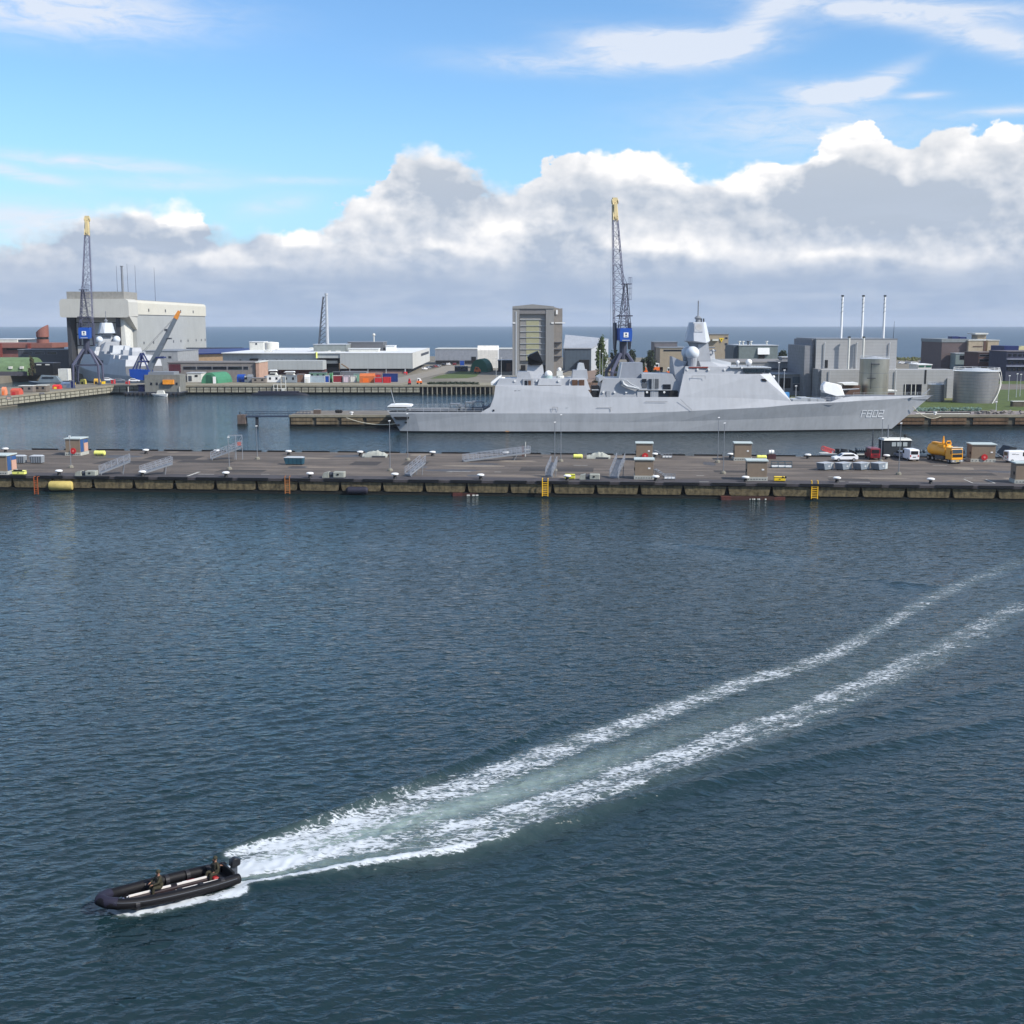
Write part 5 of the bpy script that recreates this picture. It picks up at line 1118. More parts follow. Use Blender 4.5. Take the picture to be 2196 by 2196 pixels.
for x, yt, yb in ((1819,724,792),(1850,724,768)): 
    MB().lathe([(.38,ZZ(yb,YP-2)),(.38,ZZ(yt,YP-2))], XX(x,YP-2,15), YP-2, 10).build('vent_pipe', offw, t)
    MB().lathe([(.55,ZZ(yt,YP-2)),(.6,ZZ(yt-1.5,YP-2)),(.3,ZZ(yt-2.5,YP-2))], XX(x,YP-2,15), YP-2, 10).build('vent_cap', black, t)
for x in (1803,1847.5,1893.5):
    c = MB(); xx = XX(x,YP+8,22); c.lathe([(.42,zt),(.36,ZZ(636,YP+8))], xx, YP+8, 14); q = c.build('chimney', white, t, smooth=True)
    MB().lathe([(.5,ZZ(636,YP+8)),(.5,ZZ(633,YP+8))], xx, YP+8, 12).build('cap', black, q)
    s_ = MB(); s_.tube([(xx+.42*math.cos(a_*.6), YP+8+.42*math.sin(a_*.6), ZZ(675,YP+8)+a_*.14) for a_ in range(0, 40)], .07, 4); s_.build('strake', mgrey, q)
d_ = MB().box(XX(1938,Yq,6), XX(1976,Yq,6), Yq-.12, Yq+.1, ZZ(847,Yq), ZZ(824,Yq)).build('entrance', glass, lf)
for x in (1941,1954,1963): MB().box(XX(x,Yq,6)-.12, XX(x,Yq,6)+.12, Yq-.2, Yq-.121, ZZ(847,Yq), ZZ(824,Yq)).build('mullion', offw, d_)
MB().tube([(XX(1916,YP+12,25),YP+12,zt),(XX(1917,YP+12,25),YP+12,ZZ(689,YP+12))], [.12,.05], 5).build('aerial', dgrey, t)
t = bld('awning_store', 'small store with a flat white awning beside the gun turret', 1812, 1844, 826, 400, 4, brown, None, rise=0)
MB().hull([(XX(1808,396,8),397,ZZ(822.5,396)),(XX(1842,396,8),397,ZZ(821,396)),(XX(1842,396,8),404,ZZ(821,396)),(XX(1808,396,8),404,ZZ(822.5,396)),(XX(1812,396,8),397,ZZ(826,396)),(XX(1842,396,8),397,ZZ(826.5,396)),(XX(1842,396,8),404,ZZ(826.5,396))]).build('awning', white, t)
t = bld('roller_shutter_store', 'little white lean to store right of the tall tank', 1903, 1921, 837, 404, 5, offw, white, doors=((1904,1919,842,848,brown),))
# storage tanks
def tank(label, x0, x1, yt, yb, Y, m, rings, name='storage_tank', roofy=None, rail_=False):
    r = (XX(x1,Y,9)-XX(x0,Y,9))/2; cx = (XX(x1,Y,9)+XX(x0,Y,9))/2; cy = Y+r*.0; zt_ = ZZ(yt,Y-r*.3)
    t = thing(name, label, 'storage tank', (cx, cy, zb), group='steel tanks beside the power station')
    MB().lathe([(r,zb),(r,zt_)], cx, cy, 48).build('shell', m, t, smooth=True)
    q = MB()
    for i in range(1, rings): z = zb+(zt_-zb)*i/rings; q.lathe([(r+.01,z-.06),(r+.06,z),(r+.01,z+.06)], cx, cy, 48)
    q.build('weld_rings', mgrey, t)
    MB().lathe([(r+.12,zt_+.003),(r+.12,zt_+.15),(r*.5,zt_+r*.12),(.3,zt_+r*.18)], cx, cy, 40).build('tank_roof', lgrey, t)
    return t, cx, cy, r, zt_
steel = mat('tank_steel', (176,172,160), .34, .75, var=.06, sc=.4, dirt=.1)
steel2 = mat('tank_steel_ribbed', (158,154,152), .36, .7, var=.08, sc=.4, dirt=.12)
t, cx, cy, r, zt_ = tank('tall smooth steel tank in front of the power station', 1843, 1904, 770, 850, 405, steel, 3)
q = MB(); q.tube([(cx-r*.5,cy-r-.1,zb+4),(cx-r*.5,cy-r*.95,zt_-1)], .1, 4); q.box(cx-r*.5-.1, cx+.2, cy-r-.5, cy-r+.3, zt_-1.7, zt_-1.4).box(cx-r*.75, cx-r*.2, cy-r-.5, cy-r+.4, zb+7.4, zb+7.6); q.build('stair', dgrey, t)
def ringrail(t, cx, cy, r, z, h=.9, n=30, a0=0, a1=6.283, m=lgrey):
    q = MB(); P = [(cx+r*math.cos(a0+(a1-a0)*i/n), cy+r*math.sin(a0+(a1-a0)*i/n)) for i in range(n+1)]
    for x, y in P[::2]: q.tube([(x,y,z),(x,y,z+h)], .05, 4)
    for k in (.5,1): q.tube([(x,y,z+h*k) for x, y in P], .05, 4)
    return q.build('railing', m, t)
ringrail(t, cx, cy, r, zt_+.1)
t, cx, cy, r, zt_ = tank('wide ribbed steel tank with white railing at the right', 2047, 2138, 797, 863, 394, steel2, 10)
ringrail(t, cx, cy, r+.15, zt_+.15, 1.1, 36, m=white)
MB().lathe([(r+.3,zt_+.155),(r+.3,zt_+.3)], cx, cy, 44).build('walkway', white, t)
q = MB(); pts_ = [(cx+(r+.5)*math.cos(a_), cy+(r+.5)*math.sin(a_), zt_-(zt_-zb)*i/14) for i, a_ in enumerate(np.linspace(.1, -1.15, 15))]
q.tube(pts_, .16, 5).tube([(p[0]+.3,p[1]-.3,p[2]+1) for p in pts_], .07, 4); q.build('spiral_stair', offw, t)
t, cx, cy, r, zt_ = tank('small ribbed steel tank left of the wide one', 1990, 2026, 825, 861, 399, steel2, 8)
ringrail(t, cx, cy, r+.1, zt_+.2, .6, 16)
# right edge group
YE = 600
bld('brown_block', 'square grey brown block by the sea at the right', 2018, 2074, 727, YE, 30, mat('grey_brown', (96,84,84), .8, var=.08), mat('gb_roof', (124,130,132), .8), rise=1.6)
bld('glass_porch', 'pale green glazed low block in front of the brown one', 2048, 2084, 757, YE-8, 7, mat('glaze', (122,136,136), .4), lgrey, wins=((2058,2074,762,771),))
q = thing('roof_chillers', 'dark blue cooling units on top of the brown block', 'cooling unit', (XX(2060,YE+8), YE+8, 22))
MB().box(XX(2042,YE+8,22), XX(2056,YE+8,22), YE+8, YE+14, ZZ(727,YE), ZZ(721.5,YE+8)).build('unit', navy, q); MB().box(XX(2058,YE+8,22), XX(2073,YE+8,22), YE+8, YE+14, ZZ(727,YE), ZZ(722.5,YE+8)).build('unit', navy, q)
t = bld('tan_block', 'tan brick block with a small rooftop house at the right', 2075, 2111, 729, YE-2, 30, tanl, offw, doors=((2106,2111,730,758,brown),))
MB().box(XX(2084,YE,20), XX(2104,YE,20), YE-2.2, YE-1.9, ZZ(743.5,YE), ZZ(742,YE)).build('lettering_band', brown, t)
bld('tan_wing', 'plain tan brick wing at the right end of the tan block', 2116, 2140, 729, YE, 26, tanl, offw)
t = bld('rooftop_house', 'small tan rooftop house framed in white at the right', 2094, 2112, 717, YE+4, 8, tan, lgrey, z0=21)
MB().box(XX(2093,YE+3,25)-.2, XX(2120,YE+3,25), YE+3, YE+14, ZZ(717,YE+4)+.003, ZZ(714,YE+4)).build('white_frame', offw, t); MB().box(XX(2113,YE+3,25), XX(2119,YE+3,25), YE+5, YE+12, 21, ZZ(717,YE+4)).build('glass_side', lgrey, t)
t = bld('brown_office', 'dark red brown office block before the tan one', 2097, 2158, 755, YE-30, 18, mat('red_brown', (84,60,58), .8, var=.12), mat('dull_roof', (110,100,96), .85), wins=((2100,2122,760,764),(2100,2122,770,775),(2136,2152,762,767),(2136,2152,773,778)))
bld('lift_house', 'black lift house on the roof of the red brown office', 2140, 2151, 745, YE-24, 6, black, offw, z0=15)
t = bld('apartments', 'dark apartment block with pale balcony bands at the right edge', 2157, 2330, 753, YE-60, 20, mat('dark_flats', (56,58,76), .8, var=.12), mat('flat_roof', (92,88,94), .85))
MB().box(XX(2157,YE-40,15), XX(2188,YE-40,15), YE-38, YE-22, 12, ZZ(742,YE-40)).build('rear_block', navy, t)
for y in (769,784): MB().box(XX(2157,YE-60,10), XX(2330,YE-60,10), YE-61.2, YE-60.01, ZZ(y+2,YE-60), ZZ(y,YE-60)).build('balcony_band', mat('balcony', (138,142,160), .7), t)
for y in (757,773,788):
    for i in range(4): 
        f = MB().box(XX(2161+i*11,YE-60,10), XX(2168+i*11,YE-60,10), YE-60.2, YE-60.01, ZZ(y+7,YE-60), ZZ(y+1.5,YE-60)).build('window', glass, t)
t = thing('yellow_gable', 'pale yellow gable roof poking up at the right edge', 'roof', (XX(2193,YE-30), YE-30, 12))
MB().prism([(XX(2176,YE-30,15),ZZ(752,YE-30)),(XX(2190,YE-30,15),ZZ(742,YE-30)),(XX(2215,YE-30,15),ZZ(742,YE-30)),(XX(2225,YE-30,15),ZZ(753,YE-30))], 'y', YE-30, YE-26).build('gable', mat('gable_yellow', (206,196,150), .7), t)
bld('bus_shelter_block', 'low block with green glazing behind the storage tanks', 1967, 1996, 781, 452, 10, offw, white, wins=((1970,1981,783,787),(1985,1996,783,787)), win_m=mat('green_glass', (40,92,70), .2), cat='building')
# ---------------------------------------------------------------- things on the pier (built locally: x along the pier, y away, z up)
def onpier(px, py, z=GP): return gr(px, py, z)
cabw = mat('cabin_tan', (128,113,97), .8, var=.08, sc=1.2, dirt=.1)
cabs = mat('cabin_pink_lit', (190,150,132), .75, var=.05)  # brighter than the front walls: sun on the side face is painted in
cabr = mat('cabin_roof', (176,186,184), .7, var=.08, sc=2)
plin = mat('cabin_plinth', (166,166,158), .85, var=.12, sc=2)
def cabin(px0, px1, yb, w_face, d_face, label, red_reel=False, side=0, h=3.45, rz=None, open_side=False):
    """switch cabin whose front lower edge is at photo row yb"""
    c = onpier((px0+px1)/2, yb); rz = pier_ang if rz is None else rz
    t = thing('switch_cabin', label, 'cabin', c, rz, 'brown service cabins on the pier', local=True)
    w2 = w_face/2
    MB().box(-w2-.12, w2+.12, -.12, d_face+.12, 0, .62).build('plinth', plin, t)
    b = MB().box(-w2, w2, 0, d_face, .62, h-.22).build('wall', cabw, t, bevel=.02)
    MB().box(-w2-.18, w2+.18, -.18, d_face+.18, h-.22, h).build('roof', cabr, t, bevel=.03)
    q = MB()
    for i in range(7): x = -w2+.25+i*(w_face-.5)/6; q.box(x-.09, x+.09, -.16, -.11, .2, .34)
    q.build('plinth_vents', dgrey, t)
    if open_side:
        MB().box(w2+.002, w2+.06, .15, d_face*.42, .7, h-.3).build('blue_door', mat('door_blue', (50,84,132), .5), b)
        MB().box(w2+.002, w2+.08, d_face*.5, d_face-.1, .66, h-1.1).build('side_panel', cabs, b)
        MB().box(w2+.002, w2+.05, d_face*.5, d_face-.1, h-1.09, h-.4).build('side_window', MATS['door_blue'], b)
    else:
        MB().box(w2-.9, w2-.5, -.05, -.001, 1.75, 2.0).build('lamp', white, b)
        MB().box(-w2-.12, -w2-.01, .5, .8, 1.4, 1.9).build('cable_box', black, b)
    if red_reel:
        q = MB(); q.tube([(.15,-.32,.95),(.15,-.16,.95)], .58, 20).build('hose_reel', red, t)
        MB().tube([(.15,-.36,.95),(.15,-.321,.95)], .2, 12).build('reel_hub', mat('reel_hub', (220,120,110), .5), t)
    return t
cabin(140,174,977, 3.0, 3.6, 'brown cabin with red hose reel and blue side door, left part of the pier', True, open_side=True)
cabin(-20,16,1018, 3.0, 3.4, 'brown cabin with a blue door cut by the left edge of the photo', open_side=True)
cabin(1365,1398,988, 3.1, 2.6, 'brown cabin with a red hose reel, directly behind another cabin', True)
cabin(1362,1400,1028, 3.1, 2.6, 'brown cabin without a reel, in front of the one with the red reel')
cabin(1576,1610,988, 3.2, 2.6, 'plain brown cabin by the rear kerb, left of a pale yellow tank')
cabin(1604,1642,1031, 3.3, 2.6, 'plain brown cabin beside the small yellow cabinet at the front kerb')
cabin(2086,2130,991, 4.4, 3.2, 'wide brown cabin with a red hose reel right of the orange truck', True)
cabin(2180,2222,1037, 3.6, 2.6, 'grey brown cabin cut by the right edge of the photo')
# bollards
def bollard(loc, label):
    t = thing('mooring_bollard', label, 'bollard', loc, 0, 'white capped mooring bollards along the pier', local=True)
    MB().lathe([(.42,0),(.34,.12),(.26,.3),(.28,.55)], 0, 0, 14).build('stem', black, t, smooth=True)
    MB().lathe([(.3,.55),(.62,.66),(.64,.82),(.45,.93),(.05,.97)], 0, 0, 16).build('cap', white, t, smooth=True)
    return t
fr = [(126.7,1019),(305.6,1021),(484.5,1023),(664.8,1024.5),(847,1026),(1030.6,1028),(1216.7,1030),(1406,1031.5),(1598.6,1033),(1794.8,1034.5),(1995.7,1037)]
bk = [(12,970),(313,973),(465,974),(619,975.7),(772.5,977),(927.7,977.5),(1085,978.5),(1404,981.5),(1566.5,982),(1732.3,983.5),(1901,985)]
frn = ['hanging yellow fender','left pair of grey gangways','rusty ladder','pale long winch box','propped grey gangway','left red floating boom','first yellow ladder','twin cabins','right pair of cabins','second yellow ladder','orange truck']
bkn = ['left edge cabin','grey gangway tower','upright gangway with red marks','teal skip','pale tarpaulin bundle','left end of the long gangway','middle of the long gangway','cabin with the red reel','plain rear cabin','white estate car','dark camouflaged wheelhouse']
b0_ = None
for (x, y), n_ in zip(fr, frn):
    p = onpier(x, y); lab = 'white capped bollard on the front kerb near the '+n_
    b0_ = bollard(p, lab) if b0_ is None else dup(b0_, p, None, lab)
for (x, y), n_ in zip(bk, bkn): dup(b0_, onpier(x, y), None, 'white capped bollard on the rear kerb near the '+n_)
# lamp posts
def lamp(loc, h, label):
    t = thing('lamp_post', label, 'lamp post', loc, 0, 'thin pale lamp posts on the pier', local=True)
    MB().lathe([(.5,0),(.48,.28),(.28,.45),(.24,.5)], 0, 0, 8).build('concrete_foot', conc, t)
    MB().tube([(0,0,.5),(0,0,h)], [.075,.045], 8).build('pole', mgrey, t)
    MB().tube([(-.16,0,h),(.2,0,h+.05)], .10, 8).build('lamp_head', white, t); return t
lps = [(152.4,1003,936,'with its foot right of the bins near the left cabin'),(492,1007,938,'rising in front of the upright gangway'),(552,985,914,'right of the upright gangway'),(836.7,1010,903,'crossing the stern of the frigate'),(874.5,987,888,'behind the propped grey gangway'),
       (1189.5,1010,906,'beside the first yellow ladder'),(1202.7,990,890,'behind the one beside the yellow ladder'),(1539,992,896,'left of the plain rear cabin'),(1551,1016,908,'nearer of the two left of the right cabins'),(1888.7,991,898,'rising behind the right end of the four grey skips'),(1927,1018,908,'right of the four grey skips')]
l0 = None
for x, yb, yt, n_ in lps:
    p = onpier(x, yb); h = ZZ(yt, p.y)-GP
    lamp(p, h, 'thin pale lamp post '+n_)
# gangways
alu = mat('aluminium', (150,154,162), .4, .3, var=.1)
def gangway(px, py, L, h, rz, label, w=1.3, lift=.4, tower=0, cat='gangway'):
    t = thing('gangway', label, cat, onpier(px, py), rz, 'grey aluminium gangways lying on the pier', local=True)
    def zc_(x): return lift+(h-lift)*x/L
    P = [(0,lift-.28),(L,h-.28),(L,h),(0,lift)]
    MB().prism(P, 'y', -w/2, w/2).build('walkway', mgrey, t)
    for s_ in (-1, 1):
        q = MB(); n = max(4, int(L/.9))
        for i in range(n+1):
            x = L*i/n; q.tube([(x,s_*w/2,zc_(x)),(x,s_*w/2,zc_(x)+1.1)], .045, 4)
            if i < n: q.tube([(x,s_*w/2,zc_(x)+.1),(x+L/n,s_*w/2,zc_(x+L/n)+1.05)], .03, 4)
        for k in (.35,.7,1.1): q.tube([(0,s_*w/2,lift+k),(L,s_*w/2,h+k)], .045, 4)
        q.build('side_rail', alu, t)
    q = MB(); q.tube([(.3,-w/2,lift),(.3,-w/2,0)], .1, 5).tube([(.3,w/2,lift),(.3,w/2,0)], .1, 5).tube([(L*.8,-w/2,zc_(L*.8)-.2),(L*.75,-w/2,0)], .07, 5).tube([(L*.8,w/2,zc_(L*.8)-.2),(L*.75,w/2,0)], .07, 5).build('legs', mgrey, t)
    if tower:
        q = MB()
        for x in (L-2.6, L-1.2, L):
            for s_ in (-1,1): q.tube([(x,s_*w/2,0),(x,s_*w/2,tower)], .06, 4)
        for k in (tower,tower*.6): q.tube([(L-2.6,-w/2,k),(L,-w/2,k),(L,w/2,k),(L-2.6,w/2,k),(L-2.6,-w/2,k)], .05, 4)
        q.tube([(L-1.2,-w/2,h),(L,-w/2,tower)], .04, 4).build('tower_frame', alu, t); MB().box(L-.9,L-.2,-w/2-.06,-w/2-.01,h+.2,h+.9).build('red_sign', mat('faded_red', (156,92,88), .7), t)
    return t
gangway(213,1018, 5.2, 2.3, R(20), 'grey gangway sloping up to the right between cabin and front kerb', 1.6)
gangway(301,1019, 5.4, 1.9, R(24), 'lower grey gangway right of the steeper one at the front kerb', 1.6)
gangway(452,986, 6.0, 2.5, R(12), 'grey gangway with an upright frame tower at the rear kerb', 1.4, tower=4.6)
gangway(874,1022, 3.8, 2.2, R(50), 'short propped grey gangway right of the dark fender', 1.3)
gangway(993,990, 13.2, 1.5, R(16), 'very long low gangway lying across the rear of the pier', 1.1, .25)
gangway(1176,1024, 1.9, 2.4, R(58), 'small steep grey gangway above the first yellow ladder', 1.2)
gangway(1316,1027, 3.0, 3.0, R(62), 'steep folded grey gangway left of the twin cabins', 1.5)
t = thing('flag_mast', 'thin white mast with a cross arm at the end of the long gangway', 'mast', onpier(1127,979), 0, local=True)
MB().tube([(0,0,0),(0,0,2.9)], .07, 6).build('pole', offw, t); MB().tube([(-.3,0,1.4),(.9,0,1.4)], .05, 5).build('arm', offw, t); MB().box(-.75,-.3,-.1,.1,0,2.1).build('winch_post', brown, t)
# boxes, winches, trolleys
def prop(name, label, cat, px0, px1, y0, y1, dep, m, group=None, kind='box', rz=None, m2=None, z0=0.0):
    c = onpier((px0+px1)/2, y1); rz = pier_ang if rz is None else rz
    W = (px1-px0)/FP*(c.y*cT+(H-GP)*sT)
    hh_ = max(.3, (ZZ(y0, c.y)-GP)-(dep*.0)); hh_ = max(.35, hh_-dep*(H-GP)/c.y)
    t = thing(name, label, cat, c, rz, group, local=True); m2 = m2 or dgrey
    if kind == 'cyl':
        r = min(hh_/2, dep/2); q = MB(); n = 14; vs = []
        q.tube([(-W/2,r,r+z0),(-W/2+.12,r,r+z0),(W/2-.12,r,r+z0),(W/2,r,r+z0)], [r*.7,r,r,r*.7], 18); q.build('tank_body', m, t, smooth=True)
        MB().box(-W*.3,-W*.2,.05,2*r-.05,0,.25).box(W*.2,W*.3,.05,2*r-.05,0,.25).build('saddles', m2, t)
        MB().tube([(0,r,2*r-.05),(0,r,2*r+.08)], .14, 8).build('filler_cap', m2, t)
    elif kind == 'box':
        b = MB().box(-W/2, W/2, 0, dep, .12, hh_).build('body', m, t, bevel=.06)
        MB().box(-W/2-.03, W/2+.03, -.03, dep+.03, hh_-.14, hh_-.06).build('lid_rim', m2, t)
        MB().box(-W/2+.1, W/2-.1, .1, dep-.1, 0, .119).build('feet', black, t)
        MB().box(-.1, .15, -.05, -.001, hh_*.45, hh_*.6).build('handle', black, b)
    elif kind == 'winch':
        MB().hull([(-W/2,0,0),(-W*.2,0,0),(-W/2+.2,0,hh_*.8),(-W*.2,0,hh_),(-W/2,dep,0),(-W*.2,dep,0),(-W/2+.2,dep,hh_*.8),(-W*.2,dep,hh_)]).build('left_housing', m, t)
        MB().box(0, W/2, .1, dep, .1, hh_).build('right_housing', m, t, bevel=.08)
        MB().tube([(-W*.25,dep/2,hh_*.55),(W*.03,dep/2,hh_*.55)], hh_*.38, 14).build('drum', m2, t)
        MB().box(-W*.5, W*.5, -.1, dep+.05, 0, .1).build('bed', m2, t); MB().box(W*.18, W*.26, .02, .099, hh_*.5, hh_*.75).build('port', black, t)
    elif kind == 'rack':
        q = MB()
        for x in (-W/2, -W/6, W/6, W/2):
            for y in (0, dep): q.tube([(x,y,0),(x,y,hh_)], .04, 4)
        for z in (.15, hh_*.6, hh_): q.tube([(-W/2,0,z),(W/2,0,z),(W/2,dep,z),(-W/2,dep,z),(-W/2,0,z)], .04, 4)
        q.build('frame', m2, t); MB().box(-W/2+.03, W/2-.03, .03, dep-.03, .16, .38).build('shelf', m, t)
    elif kind == 'skip':
        q = MB(); q.prism([(-W/2+.35,.12),(W/2-.1,.12),(W/2,hh_),(-W/2,hh_)], 'y', 0, dep); q.build('tub', m, t)
        q = MB(); q.hull([(-W/2-.05,-.05,hh_+.003),(W/2+.05,-.05,hh_+.003),(W/2+.05,dep+.05,hh_+.003),(-W/2-.05,dep+.05,hh_+.003),(-W/2+.5,dep*.3,hh_+.2),(W/2-.3,dep*.3,hh_+.2),(W/2-.3,dep*.8,hh_+.2),(-W/2+.5,dep*.8,hh_+.2)]); q.build('lid', lgrey, t)
        q = MB()
        for k in range(5): x = -W/2+.35+k*(W-.6)/4; q.box(x-.05, x+.05, -.06, -.001, .15, hh_-.05)
        q.build('ribs', m2, t); MB().box(-W/2+.4, W/2-.2, .1, dep-.1, 0, .119).build('skids', black, t)
    return t
pgt = 'pale yellow fender tanks lying on the pier'
prop('fender_tank', 'pale yellow round tank by the rear kerb right of the left cabin', 'tank', 200,224,965.5,977, 1.1, pyel, pgt, 'cyl')
prop('fender_tank', 'short pale yellow tank by the rear kerb in mid pier', 'tank', 1229,1249,973,984, 1.1, pyel, pgt, 'cyl')
prop('fender_tank', 'round ended pale yellow tank right of the plain rear cabin', 'tank', 1623,1644,975,985, 1.1, pyel, pgt, 'cyl')
t = prop('yellow_cabinet', 'low yellow cabinet with a dark slot beside the left edge cabin', 'cabinet', 25,53,1008,1019, .9, pyel, None, 'box')
MB().box(-.8,.8,-.06,-.002,.75,.95).build('slot', black, t)
prop('yellow_trolley', 'yellow green trolley box behind a bollard at the front kerb', 'trolley', 1211,1233,1016,1028, .9, mat('lime_yellow', (206,204,70), .6), None, 'box')
t = prop('yellow_cabinet', 'bright yellow cabinet with two round dials right of the front cabin', 'cabinet', 1660,1684,1021,1033, .8, yellow, None, 'box')
MB().tube([(.5,-.06,.75),(.5,-.003,.75)], .16, 12).tube([(.95,-.06,.75),(.95,-.003,.75)], .16, 12).build('dials', black, t)
teal = mat('teal_paint', (34,74,90), .6, var=.15, sc=2, dirt=.2)
prop('teal_skip', 'dark teal skip standing alone in mid pier', 'skip', 608,650,980,997, 1.5, teal, None, 'skip', m2=teal)
bing = mat('bin_grey', (132,138,144), .6, dirt=.1)
prop('grey_bin', 'left of the two grey bins behind the left edge cabin', 'bin', 27,52,977,994, 1.3, bing, 'grey bins at the left of the pier', 'skip')
prop('grey_bin', 'right of the two grey bins behind the left edge cabin', 'bin', 62,90,977,994, 1.3, bing, 'grey bins at the left of the pier', 'skip')
wg = 'pale winch boxes on the pier'; wnm = mat('winch_paint', (150,152,142), .7, var=.15, sc=2, dirt=.15)
prop('winch', 'pale winch between the left cabin and the sloping gangway', 'winch', 159,205,1008,1022, 1.4, wnm, wg, 'winch')
prop('winch', 'long pale winch box on the front kerb above the dark fender', 'winch', 690,738,1010,1026, 1.5, wnm, wg, 'winch')
prop('winch', 'pale winch left of the folded gangway at the front kerb', 'winch', 1242,1286,1015,1030, 1.5, wnm, wg, 'winch')
tarp = mat('tarpaulin', (156,158,150), .85, var=.15, sc=2, bump=.1)
def bundle(px0, px1, yb, label):
    c = onpier((px0+px1)/2, yb); W = (px1-px0)/FP*c.y; t = thing('tarpaulin_bundle', label, 'bundle', c, pier_ang, 'covered bundles by the rear kerb', local=True); random.seed(px0)
    rows_ = []
    for i in range(13):
        x = -W/2+W*i/12; h = (1.15+random.uniform(-.25,.2))*math.sin(math.pi*min(.93, max(.1, i/12)))**.5; rows_.append([(x, 1.0-1.0*math.cos(math.pi*j/8), max(0, h*math.sin(math.pi*j/8)*(1+random.uniform(-.12,.12)))) for j in range(9)])
    MB().grid(rows_).build('cover', tarp, t); MB().box(-W*.1,W*.42,-.06,.3,.05,.3).build('pallet', dgrey, t); return t
bundle(776,831,981,'pale tarpaulin bundle by the rear kerb below the frigate stern'); bundle(1258,1309,984,'pale tarpaulin bundle right of the short yellow tank')
rk = 'low wire racks on the pier'
prop('wire_rack', 'low wire rack with a white shelf by the rear kerb', 'rack', 1421,1441,972,983, 1.0, white, rk, 'rack', m2=mgrey)
prop('wire_rack', 'low wire rack with a white shelf on the front kerb', 'rack', 1425,1448,1016,1029, 1.0, white, rk, 'rack', m2=mgrey)
prop('pipe_rack', 'dark pipe rack with a white base right of the cabins', 'rack', 1655,1698,989,1004, 1.2, white, None, 'rack', m2=teal)
def stair(px, py, rz, label):
    t = thing('mobile_stair', label, 'stair', onpier(px, py), rz, 'little boarding stairs beside the cabins', local=True); q = MB()
    for i in range(5): q.box(i*.42, i*.42+.4, -.5, .5, 1.15-i*.24, 1.2-i*.24)
    for s_ in (-.52,.52): q.tube([(0,s_,1.2),(2.1,s_,.1)], .07, 4)
    q.tube([(0,-.5,0),(0,-.5,1.2)], .06, 4).tube([(0,.5,0),(0,.5,1.2)], .06, 4); q.build('steps', mgrey, t); return t
stair(1404,979,R(-25),'small boarding stair right of the cabin with the red reel'); stair(1404,1021,R(-30),'small boarding stair right of the front twin cabin'); stair(2132,984,R(-30),'small boarding stair right of the wide cabin')
t = thing('cable_reel', 'white and maroon cable reel by the rear kerb', 'reel', onpier(1654,984), 0, local=True)
MB().tube([(0,0,1.3),(.1,0,1.3)], .5, 14).tube([(-.5,0,1.3),(.45,0,1.3)], .42, 12).build('drum', white, t); MB().box(-.7,.8,-.4,.5,0,.9).build('stand', mat('maroon_dark', (64,30,36), .7), t)
sg_ = 'grey waste skips in a row on the pier'
skg = mat('skip_grey', (118,128,138), .55, dirt=.12)
for (x0, x1), n_ in zip(((1752,1785),(1792,1823),(1830,1862),(1868,1901)), ('leftmost of the four grey waste skips, under the nose of the white car','second from left of the four grey waste skips','third from left of the four grey waste skips','rightmost of the four grey waste skips, beside the red van')):
    c = onpier((x0+x1)/2, 1007.5); t = thing('waste_skip', n_, 'skip', c, R(38), sg_, local=True)
    MB().prism([(-1.0,.15),(1.0,.15),(1.35,1.25),(-1.35,1.25)], 'y', -.85, .85).build('tub', skg, t)
    MB().box(-1.4,1.4,-.9,.9,1.253,1.33).build('lid', lgrey, t)
    MB().box(.62,1.25,-.86,.86,.2,1.2).xf(Matrix.Translation((.12,0,0))).build('end_panel', mat('skip_end_lit', (178,184,184), .6), t)  # paler end face: the sunlight on it is part of the colour
    MB().box(-.2,.3,-.91,-.855,.55,.85).build('plate', lgrey, t); q = MB()
    for x in (-.7,.7):
        for y in (-.6,.6): q.tube([(x,y-.04,.1),(x,y+.04,.1)], .1, 8)
    q.build('castors', black, t)
# ladders and fenders on the pier face
def ladder(px, yt, yb, wpx, m, label):
    p = gr(px, yt+4, GP); Yf = p.y-.35; W = wpx/FP*Yf/2; t = thing('quay_ladder', label, 'ladder', (p.x, Yf, 0), pier_ang, 'ladders on the front face of the pier', local=True); q = MB()
    zt_ = GP+.55; z0_ = .25
    for s_ in (-1,1): q.tube([(s_*W,-.15,z0_),(s_*W,-.15,zt_),(s_*W,.5,zt_)], .085, 5)
    q.build('stringers', m, t); q = MB(); n = 8
    for i in range(n): z = z0_+.2+(GP-z0_)*i/n; q.tube([(-W,-.15,z),(W,-.15,z)], .06, 5)
    q.build('rungs', m, t); return t
lyel = mat('ladder_yellow', (226,176,34), .5, var=.1)
ladder(1169,1029,1063,12,lyel,'first yellow ladder on the pier face, left of mid picture'); ladder(1746,1034,1067,13,lyel,'second yellow ladder on the pier face, towards the right')
ladder(617,1024,1056,10,mat('rusty_ladder', (150,96,52), .8),'rusty brown ladder on the pier face left of the long winch box'); ladder(79,1025,1052,8,rust,'rust stained ladder beside the hanging yellow fender')
t = thing('yellow_fender', 'big dusty yellow cylinder fender hanging on the pier face at the left', 'fender', (0,0,0)); yfm = mat('dusty_yellow', (184,166,98), .8, var=.18, sc=2)
Yf = gr(130,1052,0).y-1.1; xa, xb = XX(105,Yf,1), XX(157,Yf,1); t.location = (0,0,0)
MB().tube([(xa,Yf,1.0),(xa+.15,Yf,1.0),(xa+.4,Yf,1.0),(xb-.4,Yf,1.0),(xb-.15,Yf,1.0),(xb,Yf,1.0)], [.45,.72,.82,.82,.72,.45], 20).build('body', yfm, t, smooth=True)
